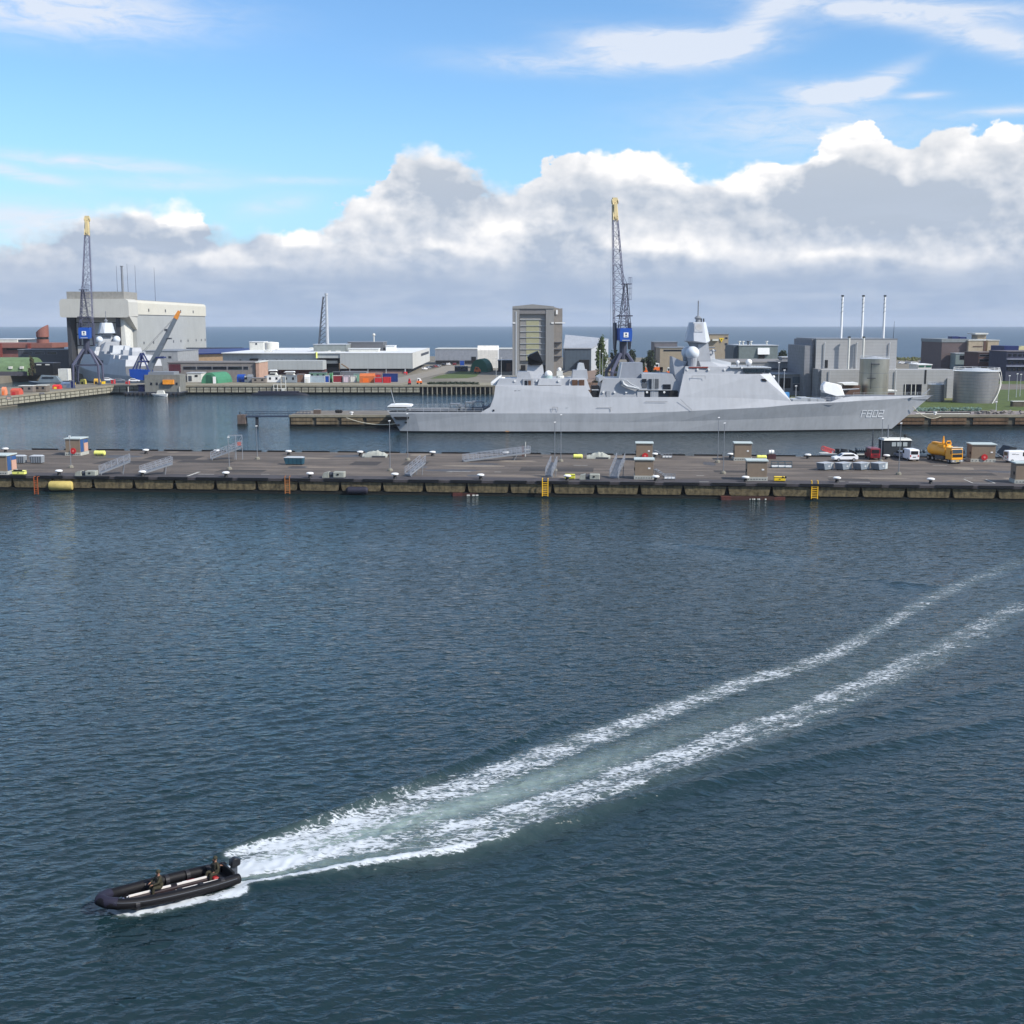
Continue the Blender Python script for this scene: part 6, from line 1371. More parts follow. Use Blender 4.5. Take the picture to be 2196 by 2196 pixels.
MB().tube([(xa+1,Yf,1.8),(xa+1.2,Yf+1.1,2.6)], .04, 4).tube([(xb-1,Yf,1.8),(xb-1.2,Yf+1.1,2.6)], .04, 4).build('chains', black, t)
t = thing('dark_fender', 'dark rubber cylinder fender hanging on the pier face', 'fender', (0,0,0)); Yf = gr(766,1060,0).y-.9; xa, xb = XX(743,Yf,1), XX(789,Yf,1)
MB().tube([(xa,Yf,.75),(xa+.3,Yf,.8),(xb-.3,Yf,.8),(xb,Yf,.75)], [.35,.62,.62,.35], 16).build('body', mat('navy_rubber', (36,36,50), .7), t, smooth=True)
MB().tube([(xa+.8,Yf,1.3),(xa+1,Yf+1,2.5)], .04, 4).tube([(xb-.8,Yf,1.3),(xb-1,Yf+1,2.5)], .04, 4).build('chains', black, t)
for px0, px1, yb, n_ in ((971,1105,1063,'below the left part of the pier'),(1547,1684,1071.5,'below the right pair of cabins')):
    p = gr((px0+px1)/2, yb, .1); Yf = p.y+.2; xa, xb = XX(px0,Yf,.3), XX(px1,Yf,.3); t = thing('floating_pontoon', 'low dark work pontoon with rusty red ends, '+n_, 'pontoon', (0,0,0), group='low work pontoons under the pier')
    MB().box(xa+1.2, xb-1.2, Yf, Yf+1.2, -.2, .5).build('deck', mat('pontoon_dark', (58,34,30), .8), t)
    MB().box(xa, xa+1.6, Yf-.05, Yf+1.3, -.2, .55).box(xb-1.8, xb, Yf-.05, Yf+1.3, -.2, .5).build('end_floats', mat('pontoon_red', (78,40,36), .8, var=.3, sc=3), t)
    q = MB(); random.seed(px0)
    for i in range(6): x = random.uniform(xa+2.2, xb-2.6); q.box(x, x+random.uniform(.2,.6), Yf-.1, Yf-.01, .05, .25)
    q.build('white_marks', offw, t)

# ---------------------------------------------------------------- vehicles
tyre = mat('tyre', (20,20,22), .85); rim = mat('wheel_rim', (150,152,156), .4, .5)
carglass = mat('car_glass', (24,28,34), .08, spec=.9)
def car(loc, rz, m, label, cat, kind='estate', group=None):
    t = thing({'estate':'parked_car','van':'parked_van','hatch':'parked_car'}[kind], label, cat, loc, rz, group, local=True)
    if kind == 'van':   L, W, P, G_ = 4.6, 1.9, [(-2.3,.35),(2.3,.35),(2.3,.95),(1.95,1.12),(1.35,2.15),(1.1,2.25),(-2.15,2.25),(-2.3,2.1)], [(.55,1.25),(1.75,1.2),(1.28,1.98),(.55,2.0)]
    else:               L, W, P, G_ = 4.7, 1.85, [(-2.35,.35),(2.35,.35),(2.35,.75),(2.2,.86),(1.25,.98),(.55,1.46),(.1,1.52),(-1.5,1.5),(-2.2,1.15),(-2.35,.95)], [(-1.75,1.02),(1.05,1.02),(.45,1.38),(-1.45,1.42)]
    b = MB().prism(P, 'y', -W/2, W/2).build('body', m, t, bevel=.09)
    for s_ in (-1, 1): MB().prism(G_, 'y', s_*(W/2-.06), s_*(W/2+.012)).build('side_window', carglass, b)
    if kind == 'van':
        MB().hull([(2.0,s_*.8,1.2) for s_ in (-1,1)]+[(1.42,s_*.76,2.1) for s_ in (-1,1)]+[(1.9,s_*.8,1.16) for s_ in (-1,1)]+[(1.34,s_*.76,2.08) for s_ in (-1,1)]).build('windscreen', carglass, b)
        MB().box(-2.335,-2.29,-.68,.68,1.35,2.0).build('rear_window', carglass, b); MB().box(-2.34,-2.29,-.3,.3,.78,.92).build('number_plate', black, b)
        for s_ in (-1,1): MB().box(-2.34,-2.28,s_*.74-.09,s_*.74+.09,.9,1.25).build('tail_lamp', red, b)
    else:
        MB().hull([(1.24,s_*.78,1.0) for s_ in (-1,1)]+[(.58,s_*.7,1.46) for s_ in (-1,1)]+[(1.1,s_*.78,.98) for s_ in (-1,1)]+[(.5,s_*.7,1.44) for s_ in (-1,1)]).build('windscreen', carglass, b)
        MB().hull([(-2.2,s_*.7,1.18) for s_ in (-1,1)]+[(-1.6,s_*.68,1.49) for s_ in (-1,1)]+[(-2.05,s_*.7,1.16) for s_ in (-1,1)]+[(-1.5,s_*.66,1.46) for s_ in (-1,1)]).build('rear_window', carglass, b)
    for x in (L/2-.9, -L/2+.85):
        for s_ in (-1,1):
            w_ = MB().tube([(x,s_*(W/2-.2),.33),(x,s_*(W/2+.01),.33)], .33, 16).build('wheel', tyre, t); MB().tube([(x,s_*(W/2+.011),.33),(x,s_*(W/2+.03),.33)], .2, 12).build('rim', rim, w_)
    for s_ in (-1,1): MB().box(L/2-.08,L/2+.015,s_*.7-.16,s_*.7+.16,.68,.82).build('headlight', offw, b)
    return t
carw = mat('car_white', (232,232,234), .25, var=.02, spec=.6); carr = mat('car_maroon', (116,26,34), .3, var=.04, spec=.6); carg = mat('car_silver', (140,146,156), .3, .4, var=.03)
pc_ = onpier(1814,990); white_car = car((pc_.x,pc_.y+1.0,GP), R(184), carw, 'white estate car parked behind the grey skips', 'car')
pc_ = onpier(1878,987); red_van = car((pc_.x,pc_.y+2.4,GP), R(88), carr, 'dark red van seen from behind beside the camouflaged boat', 'van', 'van')
pc_ = onpier(1960,990); car((pc_.x,pc_.y+2.4,GP), R(92), carw, 'white van seen from behind left of the orange truck', 'van', 'van')
pc_ = onpier(1945,986); grey_car = car((pc_.x,pc_.y+2.6,GP), R(95), carg, 'silver car half hidden behind the white van', 'car')
pc_ = onpier(2190,993); wv = car((pc_.x-.3,pc_.y+1.2,GP), R(6), carw, 'white van cut by the right edge of the photo', 'van', 'van')
MB().box(-1.6,-.9,-.98,-.955,1.62,1.72).box(-.8,-.2,-.98,-.955,1.55,1.62).build('side_lettering', dgrey, wv)
# the orange tanker truck, cab towards the camera
p = onpier(2052,995); tr_ = thing('tanker_truck', 'orange tanker truck facing the camera at the right of the pier', 'truck', (p.x,p.y,GP), R(14), local=True)
torg = mat('truck_orange', (230,158,34), .4, var=.08); 
cb = MB().hull([(x,y,z) for x in (-1.2,1.2) for y,z in ((0,.75),(0,1.9),(.12,2.75),(.5,3.0),(2.0,3.0),(2.0,.75))]).build('cab', torg, tr_, bevel=.06)
MB().hull([(x,y,z) for x in (-1.05,1.05) for y,z in ((-.03,1.95),(.07,2.7),(.1,1.95),(.2,2.7))]).build('windscreen', carglass, cb)
MB().box(-1.0,1.0,-.05,-.005,1.25,1.8).build('grille', black, cb); MB().box(-1.25,1.25,-.12,.3,.35,.74).build('bumper', mgrey, cb)
MB().box(-.35,.35,-.14,-.121,.5,.62).build('number_plate', mat('plate_yellow', (226,190,60), .5), cb)
for s_ in (-1,1): MB().box(s_*.85-.2,s_*.85+.2,-.15,-.121,.48,.66).build('headlight', offw, cb); MB().box(s_*1.38-.08,s_*1.38+.08,-.1,.05,1.9,2.5).build('mirror', black, cb)
MB().box(-1.15,1.15,-.02,.35,3.003,3.12).build('visor', offw, cb)
MB().tube([(0,2.3,2.1),(0,2.5,2.1),(0,8.2,2.1),(0,8.5,2.1)], [.7,1.12,1.12,.8], 20).build('tank', torg, tr_, smooth=True)
MB().box(-.45,.45,2.8,7.8,3.18,3.5).tube([(-.4,3.2,3.5),(-.2,3.2,3.95),(.5,3.2,3.95),(.7,3.2,3.4)], .14, 6).tube([(.1,4.8,3.4),(.1,4.8,4.8)], [.3,.1], 6).box(-1.0,-.5,3,5,2.8,3.3).build('tank_fittings', torg, tr_)
MB().tube([(-.5,3.4,3.55),(.6,3.4,3.7)], .1, 6).box(-.1,.3,3.0,3.3,3.4,3.75).build('hose_gear', dgrey, tr_)
MB().box(-.95,.95,.4,8.4,.55,.95).build('chassis', black, tr_)
for y in (1.0,6.2,7.6):
    for s_ in (-1,1): w_ = MB().tube([(s_*.85,y,.5),(s_*1.18,y,.5)], .5, 16).build('wheel', tyre, tr_); MB().tube([(s_*1.181,y,.5),(s_*1.2,y,.5)], .26, 12).build('rim', rim, w_)
MB().box(-1.2,-.9,2.6,5.4,.5,1.2).box(.9,1.2,2.6,5.4,.5,1.2).build('side_lockers', dgrey, tr_)
# dark ramp and camouflaged boat behind the pier
Yb = onpier(1900,980).y+4.5
t = thing('work_boat', 'dark camouflaged work boat moored behind the pier', 'boat', (XX(1920,Yb,1), Yb, 0)); bdark = mat('boat_dark', (40,46,52), .7, var=.2, sc=.8); bolive = mat('boat_olive', (52,58,52), .7, var=.2, sc=.8)
xa, xb = XX(1758,Yb,2), XX(2092,Yb,2)
MB().hull([(xa,Yb-.5,2.6),(xa,Yb+1,2.6),(xa+2.5,Yb-2,2.5),(xa+2.5,Yb+2.4,2.5),(xb,Yb-2.2,2.2),(xb,Yb+2.4,2.2),(xa+3.2,Yb-1.4,-.6),(xa+3.2,Yb+1.6,-.6),(xb-.4,Yb-1.8,-.6),(xb-.4,Yb+2,-.6)]).build('hull', bdark, t)
MB().hull([(xa-.1,Yb-.4,2.61),(xa-.1,Yb+1,2.61),(xa+3.1,Yb-1.9,2.61),(xa+3.1,Yb+2.2,2.61),(xa,Yb-.4,2.95),(xa,Yb+1,2.95),(xa+3,Yb-1.9,2.95),(xa+3,Yb+2.2,2.95)]).build('fore_deck', offw, t)
wx0, wx1 = XX(1889,Yb,4), XX(1946,Yb,4)
wh = MB().hull([(wx0+.1,Yb-1.8,2.2),(wx1-.1,Yb-1.8,2.2),(wx0+.1,Yb+1.8,2.2),(wx1-.1,Yb+1.8,2.2),(wx0,Yb-1.7,5.6),(wx1+.15,Yb-1.7,5.6),(wx0,Yb+1.7,5.6),(wx1+.15,Yb+1.7,5.6)]).build('wheelhouse', bdark, t)
MB().hull([(wx0-.1,Yb-1.9,5.61),(wx1+.3,Yb-1.9,5.61),(wx0-.1,Yb+1.9,5.61),(wx1+.3,Yb+1.9,5.61),(wx0+.2,Yb-1.5,5.95),(wx1,Yb-1.5,5.95),(wx0+.2,Yb+1.5,5.95),(wx1,Yb+1.5,5.95)]).build('roof', offw, wh)
MB().hull([(wx0+1.9,Yb-1.84,2.3),(wx1-.4,Yb-1.84,2.3),(wx1-1,Yb-1.84,3.6),(wx0+3,Yb-1.84,4.0),(wx0+1.9,Yb-1.76,2.3),(wx1-.4,Yb-1.76,2.3)]).build('camouflage_patch', bolive, wh)
for a in (.38,.58,.80): x = wx0+(wx1-wx0)*a; MB().box(x-.42,x+.42,Yb-1.83,Yb-1.6,4.45,5.25).build('window', mat('pale_window', (168,176,176), .3), wh)
MB().tube([(XX(1904,Yb,6),Yb,5.9),(XX(1904,Yb,6),Yb,8.6)], [.14,.06], 6).build('mast', mgrey, t); MB().tube([(XX(1872,Yb,6),Yb,2.5),(XX(1872,Yb,6),Yb,7.6)], [.22,.08], 6).build('fore_mast', dgrey, t)
MB().ball(Vector((XX(1941,Yb,6),Yb,6.35)), .35, 10).build('dome', black, t)
q = MB(); random.seed(11)
for i in range(26):
    x = random.uniform(XX(1790,Yb,3), XX(1880,Yb,3)); h = random.uniform(.5,1.7); s_ = random.uniform(.25,.8); q.hull([(x+random.uniform(-s_,s_), Yb+random.uniform(-1.6,1.2), 2.4+random.uniform(0,1)*h) for _ in range(9)])
q.build('deck_gear', black, t)
q = MB()
for i in range(9): x = XX(1834+i*4.4,Yb,3.4); q.ball(Vector((x,Yb-1.5,3.7)), .36, 8); q.box(x-.2,x+.2,Yb-1.9,Yb-1.2,3.0,3.2)
for i in range(8): x = XX(1970+i*8.5+(i//2)*3,Yb,3.4); q.ball(Vector((x,Yb-1.0,3.4)), .42, 8)
q.build('deck_floats', mat('float_grey', (66,78,88), .6), t)
q = MB()
for i in range(9): x = XX(1834+i*4.4,Yb,3.0); q.box(x-.18,x+.18,Yb-2.0,Yb-1.7,2.75,3.0)
q.build('white_blocks', offw, t)
q = MB(); xr_ = XX(1776,Yb,4)
for i in range(5):
    a_ = [(xr_-1+i*.45+.42*math.cos(k*.7), Yb-.3, 3.9-i*.15+.42*math.sin(k*.7)) for k in range(10)]; q.tube(a_, .09, 5)
q.build('red_hoses', mat('hose_red', (196,60,60), .6), t)
t = thing('loading_ramp', 'dark raised loading ramp behind the right end of the pier', 'ramp', (XX(2158,Yb,2), Yb, 0))
p0, p1, p2, p3 = [at(x,y,Yb) for x,y in ((2144,974),(2157,988),(2173,958),(2160,956))]
MB().prism([(p.x,p.z) for p in (p0,p1,p2,p3)], 'y', Yb-2, Yb+2).build('ramp_plate', bdark, t); MB().box(p0.x-1.5, p1.x+.5, Yb-2.5, Yb+2.5, -.5, p1.z+.3).build('ramp_base', black, t)
# white side boxes to the front of the van etc.
# ---------------------------------------------------------------- small things on the far shore
def spot(px, Y, z=None): return Vector((XX(px,Y,G), Y, zb if z is None else z))
def crate(name, label, cat, x0, x1, ytop, Y, dep, m, group=None, kind='container', m2=None, rz=0.0):
    """box shaped thing on the far quay, front at distance Y, between photo columns x0..x1, top at row ytop"""
    X0, X1 = XX(x0,Y,5), XX(x1,Y,5); W = X1-X0; h = ZZ(ytop,Y)-zb; t = thing(name, label, cat, ((X0+X1)/2, Y, zb), rz, group, local=True); m2 = m2 or mgrey
    if kind == 'container':
        MB().box(-W/2, W/2, 0, dep, .1, h).build('body', m, t)
        q = MB()
        for s_ in (-1,1):
            q.box(s_*W/2-.1, s_*W/2+.1, -.08, .12, 0, h+.05)
        q.box(-W/2,W/2,-.06,.0,h-.2,h+.03).box(-W/2,W/2,-.06,.0,.05,.25).build('corner_frame', m2, t)
        q = MB(); n = max(3, int(W/.8))
        for i in range(n): x = -W/2+.3+(W-.6)*i/(n-1); q.box(x-.07,x+.07,-.05,-.001,.3,h-.25)
        q.build('ribs', m, t)
    elif kind == 'cabin':
        b = MB().box(-W/2, W/2, 0, dep, .15, h).build('wall', m, t); MB().box(-W/2-.1,W/2+.1,-.1,dep+.1,h+.002,h+.18).build('roof', m2, t); n = max(2, int(W/2.2))
        for i in range(n): x = -W/2+W*(i+.5)/n; MB().box(x-.45,x+.45,-.06,-.001,h*.45,h*.8).build('window', glass, b)
        MB().box(-W/2+.2,W/2-.2,.1,dep-.1,0,.149).build('feet', black, t)
    elif kind == 'tarp':
        q = MB(); q.hull([(x,y,z) for x in (-W/2,W/2) for y,z in ((0,0),(0,h*.72),(dep*.4,h),(dep*.7,h*.95),(dep,h*.5),(dep,0))]); q.build('cover', m, t); MB().box(-W*.3,W*.1,-.06,-.001,.1,h*.5).build('flap', m2, t)
    return t
cg = 'containers and cabins along the far quay'
def K(name, label, cat, x0, x1, yt, Y, *a, **k):
    if x0 > 480 and Y < 531: Y += 13
    return crate(name, label, cat, x0, x1, yt, Y, *a, group=cg, **k)
K('container','orange covered container beside the bright red ones on the far quay','container',771,803,801,512,5,mat('cont_orange',(190,104,56),.6,var=.12),kind='tarp',m2=orange)
K('container','front bright red container on the far quay','container',803,820,809.5,510,3,red)
K('container','bright red container right of the front one, same row','container',822,837,809,510.5,3,red,m2=red)
K('container','long dull red container behind the two bright red ones','container',796,817,802,518,3,mat('dull_red',(176,50,52),.6,var=.1))
K('container','dark blue container behind the red containers','container',821,852,801.5,519,3,mat('cont_blue',(24,50,112),.5,var=.1),m2=navy)
K('container','dark red container with a white top on the far quay','container',714,735,805,513,3,mat('dark_red',(132,36,46),.6,var=.1),m2=offw)
K('container','pale pink container right of the dark red one','container',736,748,806,512.5,3,mat('pale_pink',(200,184,192),.6))
K('container','pair of pale grey lockers right of the pink container','container',751,763,806,514,2.5,offw)
K('container','pale green container behind the orange cover','container',758,773,802,520,3,mat('pale_green2',(120,160,140),.6))
K('container','bright green container between silver box and red container','container',706,712,800,517,3,mat('bright_green',(76,158,78),.6))
K('container','silver box container with blue end doors','container',664,696,806.5,512,3,mat('cont_silver',(158,172,182),.5),m2=lgrey)
K('container','blue ended container right of the silver one','container',697,706,805.5,512,3,blue,m2=offw)
K('container','black container behind the green one','container',714,730,797,525,3,mat('cont_black',(36,42,48),.7))
K('blue_tarpaulin_shed','bright blue covered shed right of the green tent','shed',508,524,803,518,4,blue,kind='tarp',m2=navy)
K('site_cabin','grey site cabin with four round windows on the far quay','cabin',606,636,806,511,3,mat('cabin_grey',(132,140,146),.6),kind='cabin')
K('site_cabin','long low taupe store below the white motor yacht','cabin',540,570,811,510,3,mat('taupe',(126,118,110),.7),kind='cabin')
K('store','brown rusty store right of the site cabin','store',637,652,802,512,4,mat('store_brown',(120,92,78),.8),kind='container')
K('container','grey covered stack right of the blue shed','container',530,541,803,513,3,mgrey,kind='tarp')
K('white_store','white cabin with two dark windows under the white yacht','cabin',572,600,806,513,3,white,kind='cabin',m2=offw)
K('white_store','small white hut at the right of the blue tarpaulin','cabin',524.5,531,806,514,3,offw,kind='cabin')
K('white_tank_cover','white curved cover leaning by the brown store','cover',653,664,803,511,3,white,kind='tarp',m2=offw)
K('green_hut','long green hut in front of the warehouse wing','hut',663,700,799,545,3,mat('hut_green',(96,126,112),.7),kind='cabin')
K('grey_store','long grey store beneath the warehouse overhang','store',729,785,797,560,6,mat('store_grey',(112,114,118),.7),kind='container')
K('red_machine','small red machine near the far end of the red containers','machine',866,873,797.5,610,2,red,kind='tarp')
K('dark_hut','low black hut beside the green dome shelter','hut',975,1003,786,650,4,mat('hut_dark',(54,58,66),.8),kind='cabin')
K('blue_box','small bright blue box in front of the long workshop','box',986,996,773,740,3,blue,kind='container')
# left mole
K('site_hut','flat roofed hut with a striped end on the left mole','hut',74,98,827,455,4,mat('hut_taupe',(112,102,92),.8),kind='cabin',m2=offw)
K('long_hut','long low hut with a white roof edge at the left','hut',40,70,828,452,4,mat('hut_taupe2',(118,110,104),.8),kind='cabin',m2=offw)
K('red_boat_cover','red covered boat at the left end of the mole','cover',22,40,833,432,4,mat('boat_red',(190,84,66),.7),kind='tarp',m2=red)
K('orange_buoy','orange buoy at the far left of the mole','buoy',3,11,830,432,2,mat('buoy_orange',(220,140,104),.7),kind='tarp',m2=orange)
K('red_yellow_machine','red and yellow machine on the left mole','machine',112,127,825,474,3,mat('mach_red',(206,50,50),.6),kind='tarp',m2=yellow)
K('blue_stack','blue grey stack of gear on the left mole','stack',130,150,819,482,4,mat('stack_blue',(92,108,132),.8,var=.3,sc=1),kind='tarp')
K('dark_blue_cabinet','dark blue cabinet on the left mole','cabinet',151,158,816,478,1.5,navy)
K('white_box','white box trailer with a pale end before the grey warship','trailer',126,146,791,545,4,offw,m2=white)
K('yellow_crane_truck','small yellow crane truck beside the portal crane','machine',172,182,813,512,2,mat('mach_yellow',(190,176,84),.6),kind='tarp',m2=black)
K('yellow_loader','yellow loader at the right foot of the portal crane','machine',201,213,812,512,2,mat('mach_yellow2',(206,164,70),.6),kind='tarp',m2=black)
K('red_crate','small red crate right of the yellow loader','crate',237,244,814,512,2,red)
K('red_crate','small dull red crate near the floating crane','crate',268,275,817,508,2,mat('dull_red',(176,50,52),.6))
K('pink_marker','pale pink marker board on the nearest corner of the left wall','board',13.5,23.5,850,407.5,.3,mat('marker_pink',(214,178,160),.7))
K('pink_marker','pale pink marker board on the second corner of the left wall','board',85,94,842,440,.3,mat('marker_pink',(214,178,160),.7))
# patrol craft in the left basin
t = thing('patrol_craft', 'low grey patrol craft lying in front of the green bunker', 'boat', (XX(108,548), 548, 0)); Yq2 = 540; xa, xb = XX(60,Yq2,2), XX(150,Yq2,2)
MB().hull([(xa,Yq2,3.4),(xa+3,Yq2-2,3),(xa+3,Yq2+2,3),(xb,Yq2-2,2.8),(xb,Yq2+2,2.8),(xa+2.5,Yq2,-.5),(xb-.5,Yq2-1.4,-.5),(xb-.5,Yq2+1.4,-.5)]).build('hull', mat('patrol_grey', (92,104,114), .6), t)
MB().hull([(xa+5,Yq2-1.5,3),(xa+15,Yq2-1.5,3),(xa+5,Yq2+1.5,3),(xa+15,Yq2+1.5,3),(xa+6.5,Yq2-1.2,6),(xa+13,Yq2-1.2,5.6),(xa+6.5,Yq2+1.2,6),(xa+13,Yq2+1.2,5.6)]).build('wheelhouse', mat('patrol_grey2', (104,116,124), .6), t)
MB().box(xa+7,xa+12,Yq2-1.6,Yq2-1.3,4.6,5.2).build('windows', glass, t)
# submarine at the far quay
YS2 = 491; xa, xb = XX(533,YS2,0), XX(668,YS2,0)
t = thing('submarine', 'long black submarine hull lying low under the far quay', 'submarine', ((xa+xb)/2, YS2, 0))
MB().tube([(xa,YS2,-.6),(xa+2,YS2,-.35),(xa+5,YS2,-.1),(xb-6,YS2,-.1),(xb-2,YS2,-.4),(xb,YS2,-.8)], [.2,1.0,1.5,1.5,1.0,.15], 16).build('hull', mat('sub_black', (16,20,34), .5), t, smooth=True)
MB().box(xa+4,xb-5,YS2-.7,YS2+.7,1.2,1.6).build('deck', mat('sub_deck', (44,44,60), .7), t)
t = thing('brow', 'pale framed gangway from the far quay down to the submarine', 'gangway', (XX(601,493), 493, 0)); q = MB()
for x in (586,594,602,612): q.tube([(XX(x,493,2),494,1.4),(XX(x,493,2),494,7.2 if x in (602,612) else 4.2)], .16, 5)
for z in (4.2,2.4): q.tube([(XX(586,493,2),494,z),(XX(612,493,2),494,z)], .14, 5)
q.tube([(XX(602,493,2),494,7.2),(XX(612,493,2),494,7.2)], .16, 5).box(XX(604,493,2),XX(609,493,2),493.2,494.6,1.6,2.4); q.build('frame', offw, t)
# motor yachts behind the quay
for x0, x1, yt, Yy, n_ in ((570,600,793,531,'larger white motor yacht ashore behind the site cabins'),(604,638,796,534,'lower white motor yacht ashore, right of the larger one')):
    Xa, Xb = XX(x0,Yy,6), XX(x1,Yy,6); t = thing('motor_yacht', n_, 'yacht', ((Xa+Xb)/2, Yy, zb), group='white motor yachts ashore'); zz = ZZ(yt,Yy); hh2 = zz-zb
    MB().hull([(Xa-1,Yy,zb+hh2*.5),(Xa+1,Yy-1.5,zb+hh2*.5),(Xb,Yy-1.6,zb+hh2*.45),(Xb,Yy+1.6,zb+hh2*.45),(Xa+1,Yy+1.5,zb+hh2*.5),(Xa+1,Yy,zb+.3),(Xb-.5,Yy,zb+.3)]).build('hull', white, t)
    MB().hull([(x,Yy+y,z) for y in (-1.2,1.2) for x,z in ((Xa+1,zb+hh2*.5),(Xa+2.2,zb+hh2*.78),(Xb-1.5,zb+hh2*.78),(Xb-.6,zb+hh2*.46))]).build('cabin', offw, t)
    MB().hull([(x,Yy+y,z) for y in (-1.3,1.3) for x,z in ((Xa+1.2,zz-.5),(Xa+2,zz),(Xb-1.5,zz),(Xb-1,zz-.45))]).build('flybridge_roof', white, t)
    MB().box(Xa+1.8,Xb-1.8,Yy-1.35,Yy-1.18,zb+hh2*.58,zb+hh2*.72).build('window_band', glass, t)
# orange and white work machines by the berth
for x0, x1, yt, Yy, m_, n_ in ((1401,1423,778,640,orange,'orange and white lorry behind the funnel'),(1378,1390,787,600,orange,'small orange machine left of the orange lorry'),(1430,1441,787,590,orange,'orange machine with a white top beside the angled screen'),(1016,1032,787,628,mat('digger_orange',(204,104,56),.6),'orange digger parked before the green dome shelter'),(893,905,811,512,orange,'orange and white work float at the far quay edge'),(875,881,812,508,red,'small red buoy on the far quay edge')):
    Xa, Xb = XX(x0,Yy,5), XX(x1,Yy,5); h = ZZ(yt,Yy)-zb; t = thing('work_machine', n_, 'machine', ((Xa+Xb)/2, Yy, zb), group='orange work machines on shore'); W = Xb-Xa
    MB().box(Xa+W*.03,Xb-W*.06,Yy,Yy+2.2,zb+h*.2,zb+h*.55).build('body', m_, t); MB().hull([(x,y,z) for y in (Yy+.2,Yy+2) for x,z in ((Xa+W*.1,zb+h*.55),(Xa+W*.2,zb+h),(Xa+W*.6,zb+h*.95),(Xa+W*.85,zb+h*.55))]).build('cab', white if 'white' in n_ else m_, t); MB().box(Xa+W*.25,Xa+W*.5,Yy+.1,Yy+.19,zb+h*.6,zb+h*.85).build('cab_window', glass, t)
    q = MB()
    for k in (.2,.8): q.tube([(Xa+W*k,Yy-.1,zb+h*.15),(Xa+W*k,Yy+.2,zb+h*.15)], h*.15, 10)
    q.build('wheels', tyre, t)
# parked cars, far: copies of the white estate
fc = [(911,790,630,'white',70,'white car at the corner of the warehouse end wall'),(919,788,640,'silver',72,'silver car behind the white one at the warehouse end wall'),(926,786.5,655,'dark',75,'dark car third in the row along the warehouse end wall'),(933,785,670,'maroon',75,'maroon car in the row along the warehouse end wall'),(940,784,685,'silver',75,'silver car furthest along the warehouse end wall'),
      (952,781,690,'dark',80,'dark car before the long workshop, left'),(962,780,690,'white',80,'white car before the long workshop'),(975,780,690,'maroon',85,'maroon car before the long workshop'),
      (2143,808,545,'silver',10,'silver car on the grass road right of the wide tank'),(2158,810,535,'white',5,'white car on the grass road at the right'),(2151,802,560,'white',0,'white car further back on the grass road at the right'),
      (1935,777,800,'white',5,'white car by the sea wall, leftmost'),(1948,777,800,'silver',5,'silver car by the sea wall, second'),(1960,777,805,'white',0,'white car by the sea wall, third'),(1980,776,810,'silver',0,'silver car by the sea wall, fourth'),(2004,776,810,'maroon',0,'maroon car by the sea wall near the brown block'),
      (288,816,505,'white',10,'white car beside the floating crane on the quay'),(256,815,507,'silver',20,'silver car on the quay left of the floating crane'),(232,814,508,'white',15,'white car on the quay right of the portal crane'),(1348,783,560,'dark',0,'dark car in the yard right of the portal crane legs'),(1310,783,540,'dark',30,'dark car in the yard left of the portal crane legs')]
dark_p = mat('car_dark', (40,44,54), .3, .3)
cols = {'white': carw, 'silver': carg, 'dark': dark_p, 'maroon': carr}; first = {}
for px, py, Yy, col, rz, n_ in fc:
    Yy = gr(1098, py+3.5, zb).y
    c = dup(white_car, (XX(px,Yy,4), Yy, zb+.02), R(rz), n_, 'cars parked on the far shore')
    if col != 'white':
        for k in kids(c):
            if k.name.startswith('body'):
                if col not in first: d_ = k.data.copy(); d_.materials[0] = cols[col]; first[col] = d_
                k.data = first[col]
# jetty at the mooring arm
YJ = 343
t = thing('footbridge', 'long railed footbridge from the mooring arm to the dolphin', 'footbridge', (XX(600,YJ), YJ, 0)); x0, x1 = XX(527,YJ,4), XX(665,YJ,4); zz = ZZ(891,YJ)
MB().box(x0, x1, YJ-.8, YJ+.8, zz-.45, zz).build('walkway', mat('bridge_steel', (52,64,82), .6), t); q = MB()
for i in range(19):
    x = x0+(x1-x0)*i/18
    for s_ in (-.8,.8): q.tube([(x,YJ+s_,zz),(x,YJ+s_,zz+1.15)], .06, 4)
for s_ in (-.8,.8):
    for k in (.6,1.15): q.tube([(x0,YJ+s_,zz+k),(x1,YJ+s_,zz+k)], .05, 4)
q.build('railing', MATS['bridge_steel'], t)
q = MB(); xx = XX(551,YJ,2); q.box(xx-.35,xx+.35,YJ-.5,YJ+.5,-2,zz-.46).box(XX(532,YJ,3),xx,YJ-.6,YJ+.6,zz-.55,zz-.461); q.build('support', mat('bridge_leg', (44,48,56), .8), t)
x0 = XX(511,YJ,2); x1 = XX(528,YJ,2); t = thing('mooring_dolphin', 'square concrete dolphin standing in the water at the footbridge end', 'dolphin', ((x0+x1)/2, YJ, 0))
MB().box(x0, x1, YJ-1.4, YJ+1.4, -2, ZZ(889,YJ)).build('block', mat('dolphin', (96,84,78), .9, var=.25, sc=.8, dirt=.4), t, bevel=.08); MB().box(x0-.05, x1+.05, YJ-1.45, YJ+1.45, -2, .55).build('tide_band', algae, t); MB().lathe([(.14,ZZ(889,YJ)),(.14,ZZ(889,YJ)+.7),(.25,ZZ(889,YJ)+.75)], (x0+x1)/2-.6, YJ, 8).build('post', black, t)
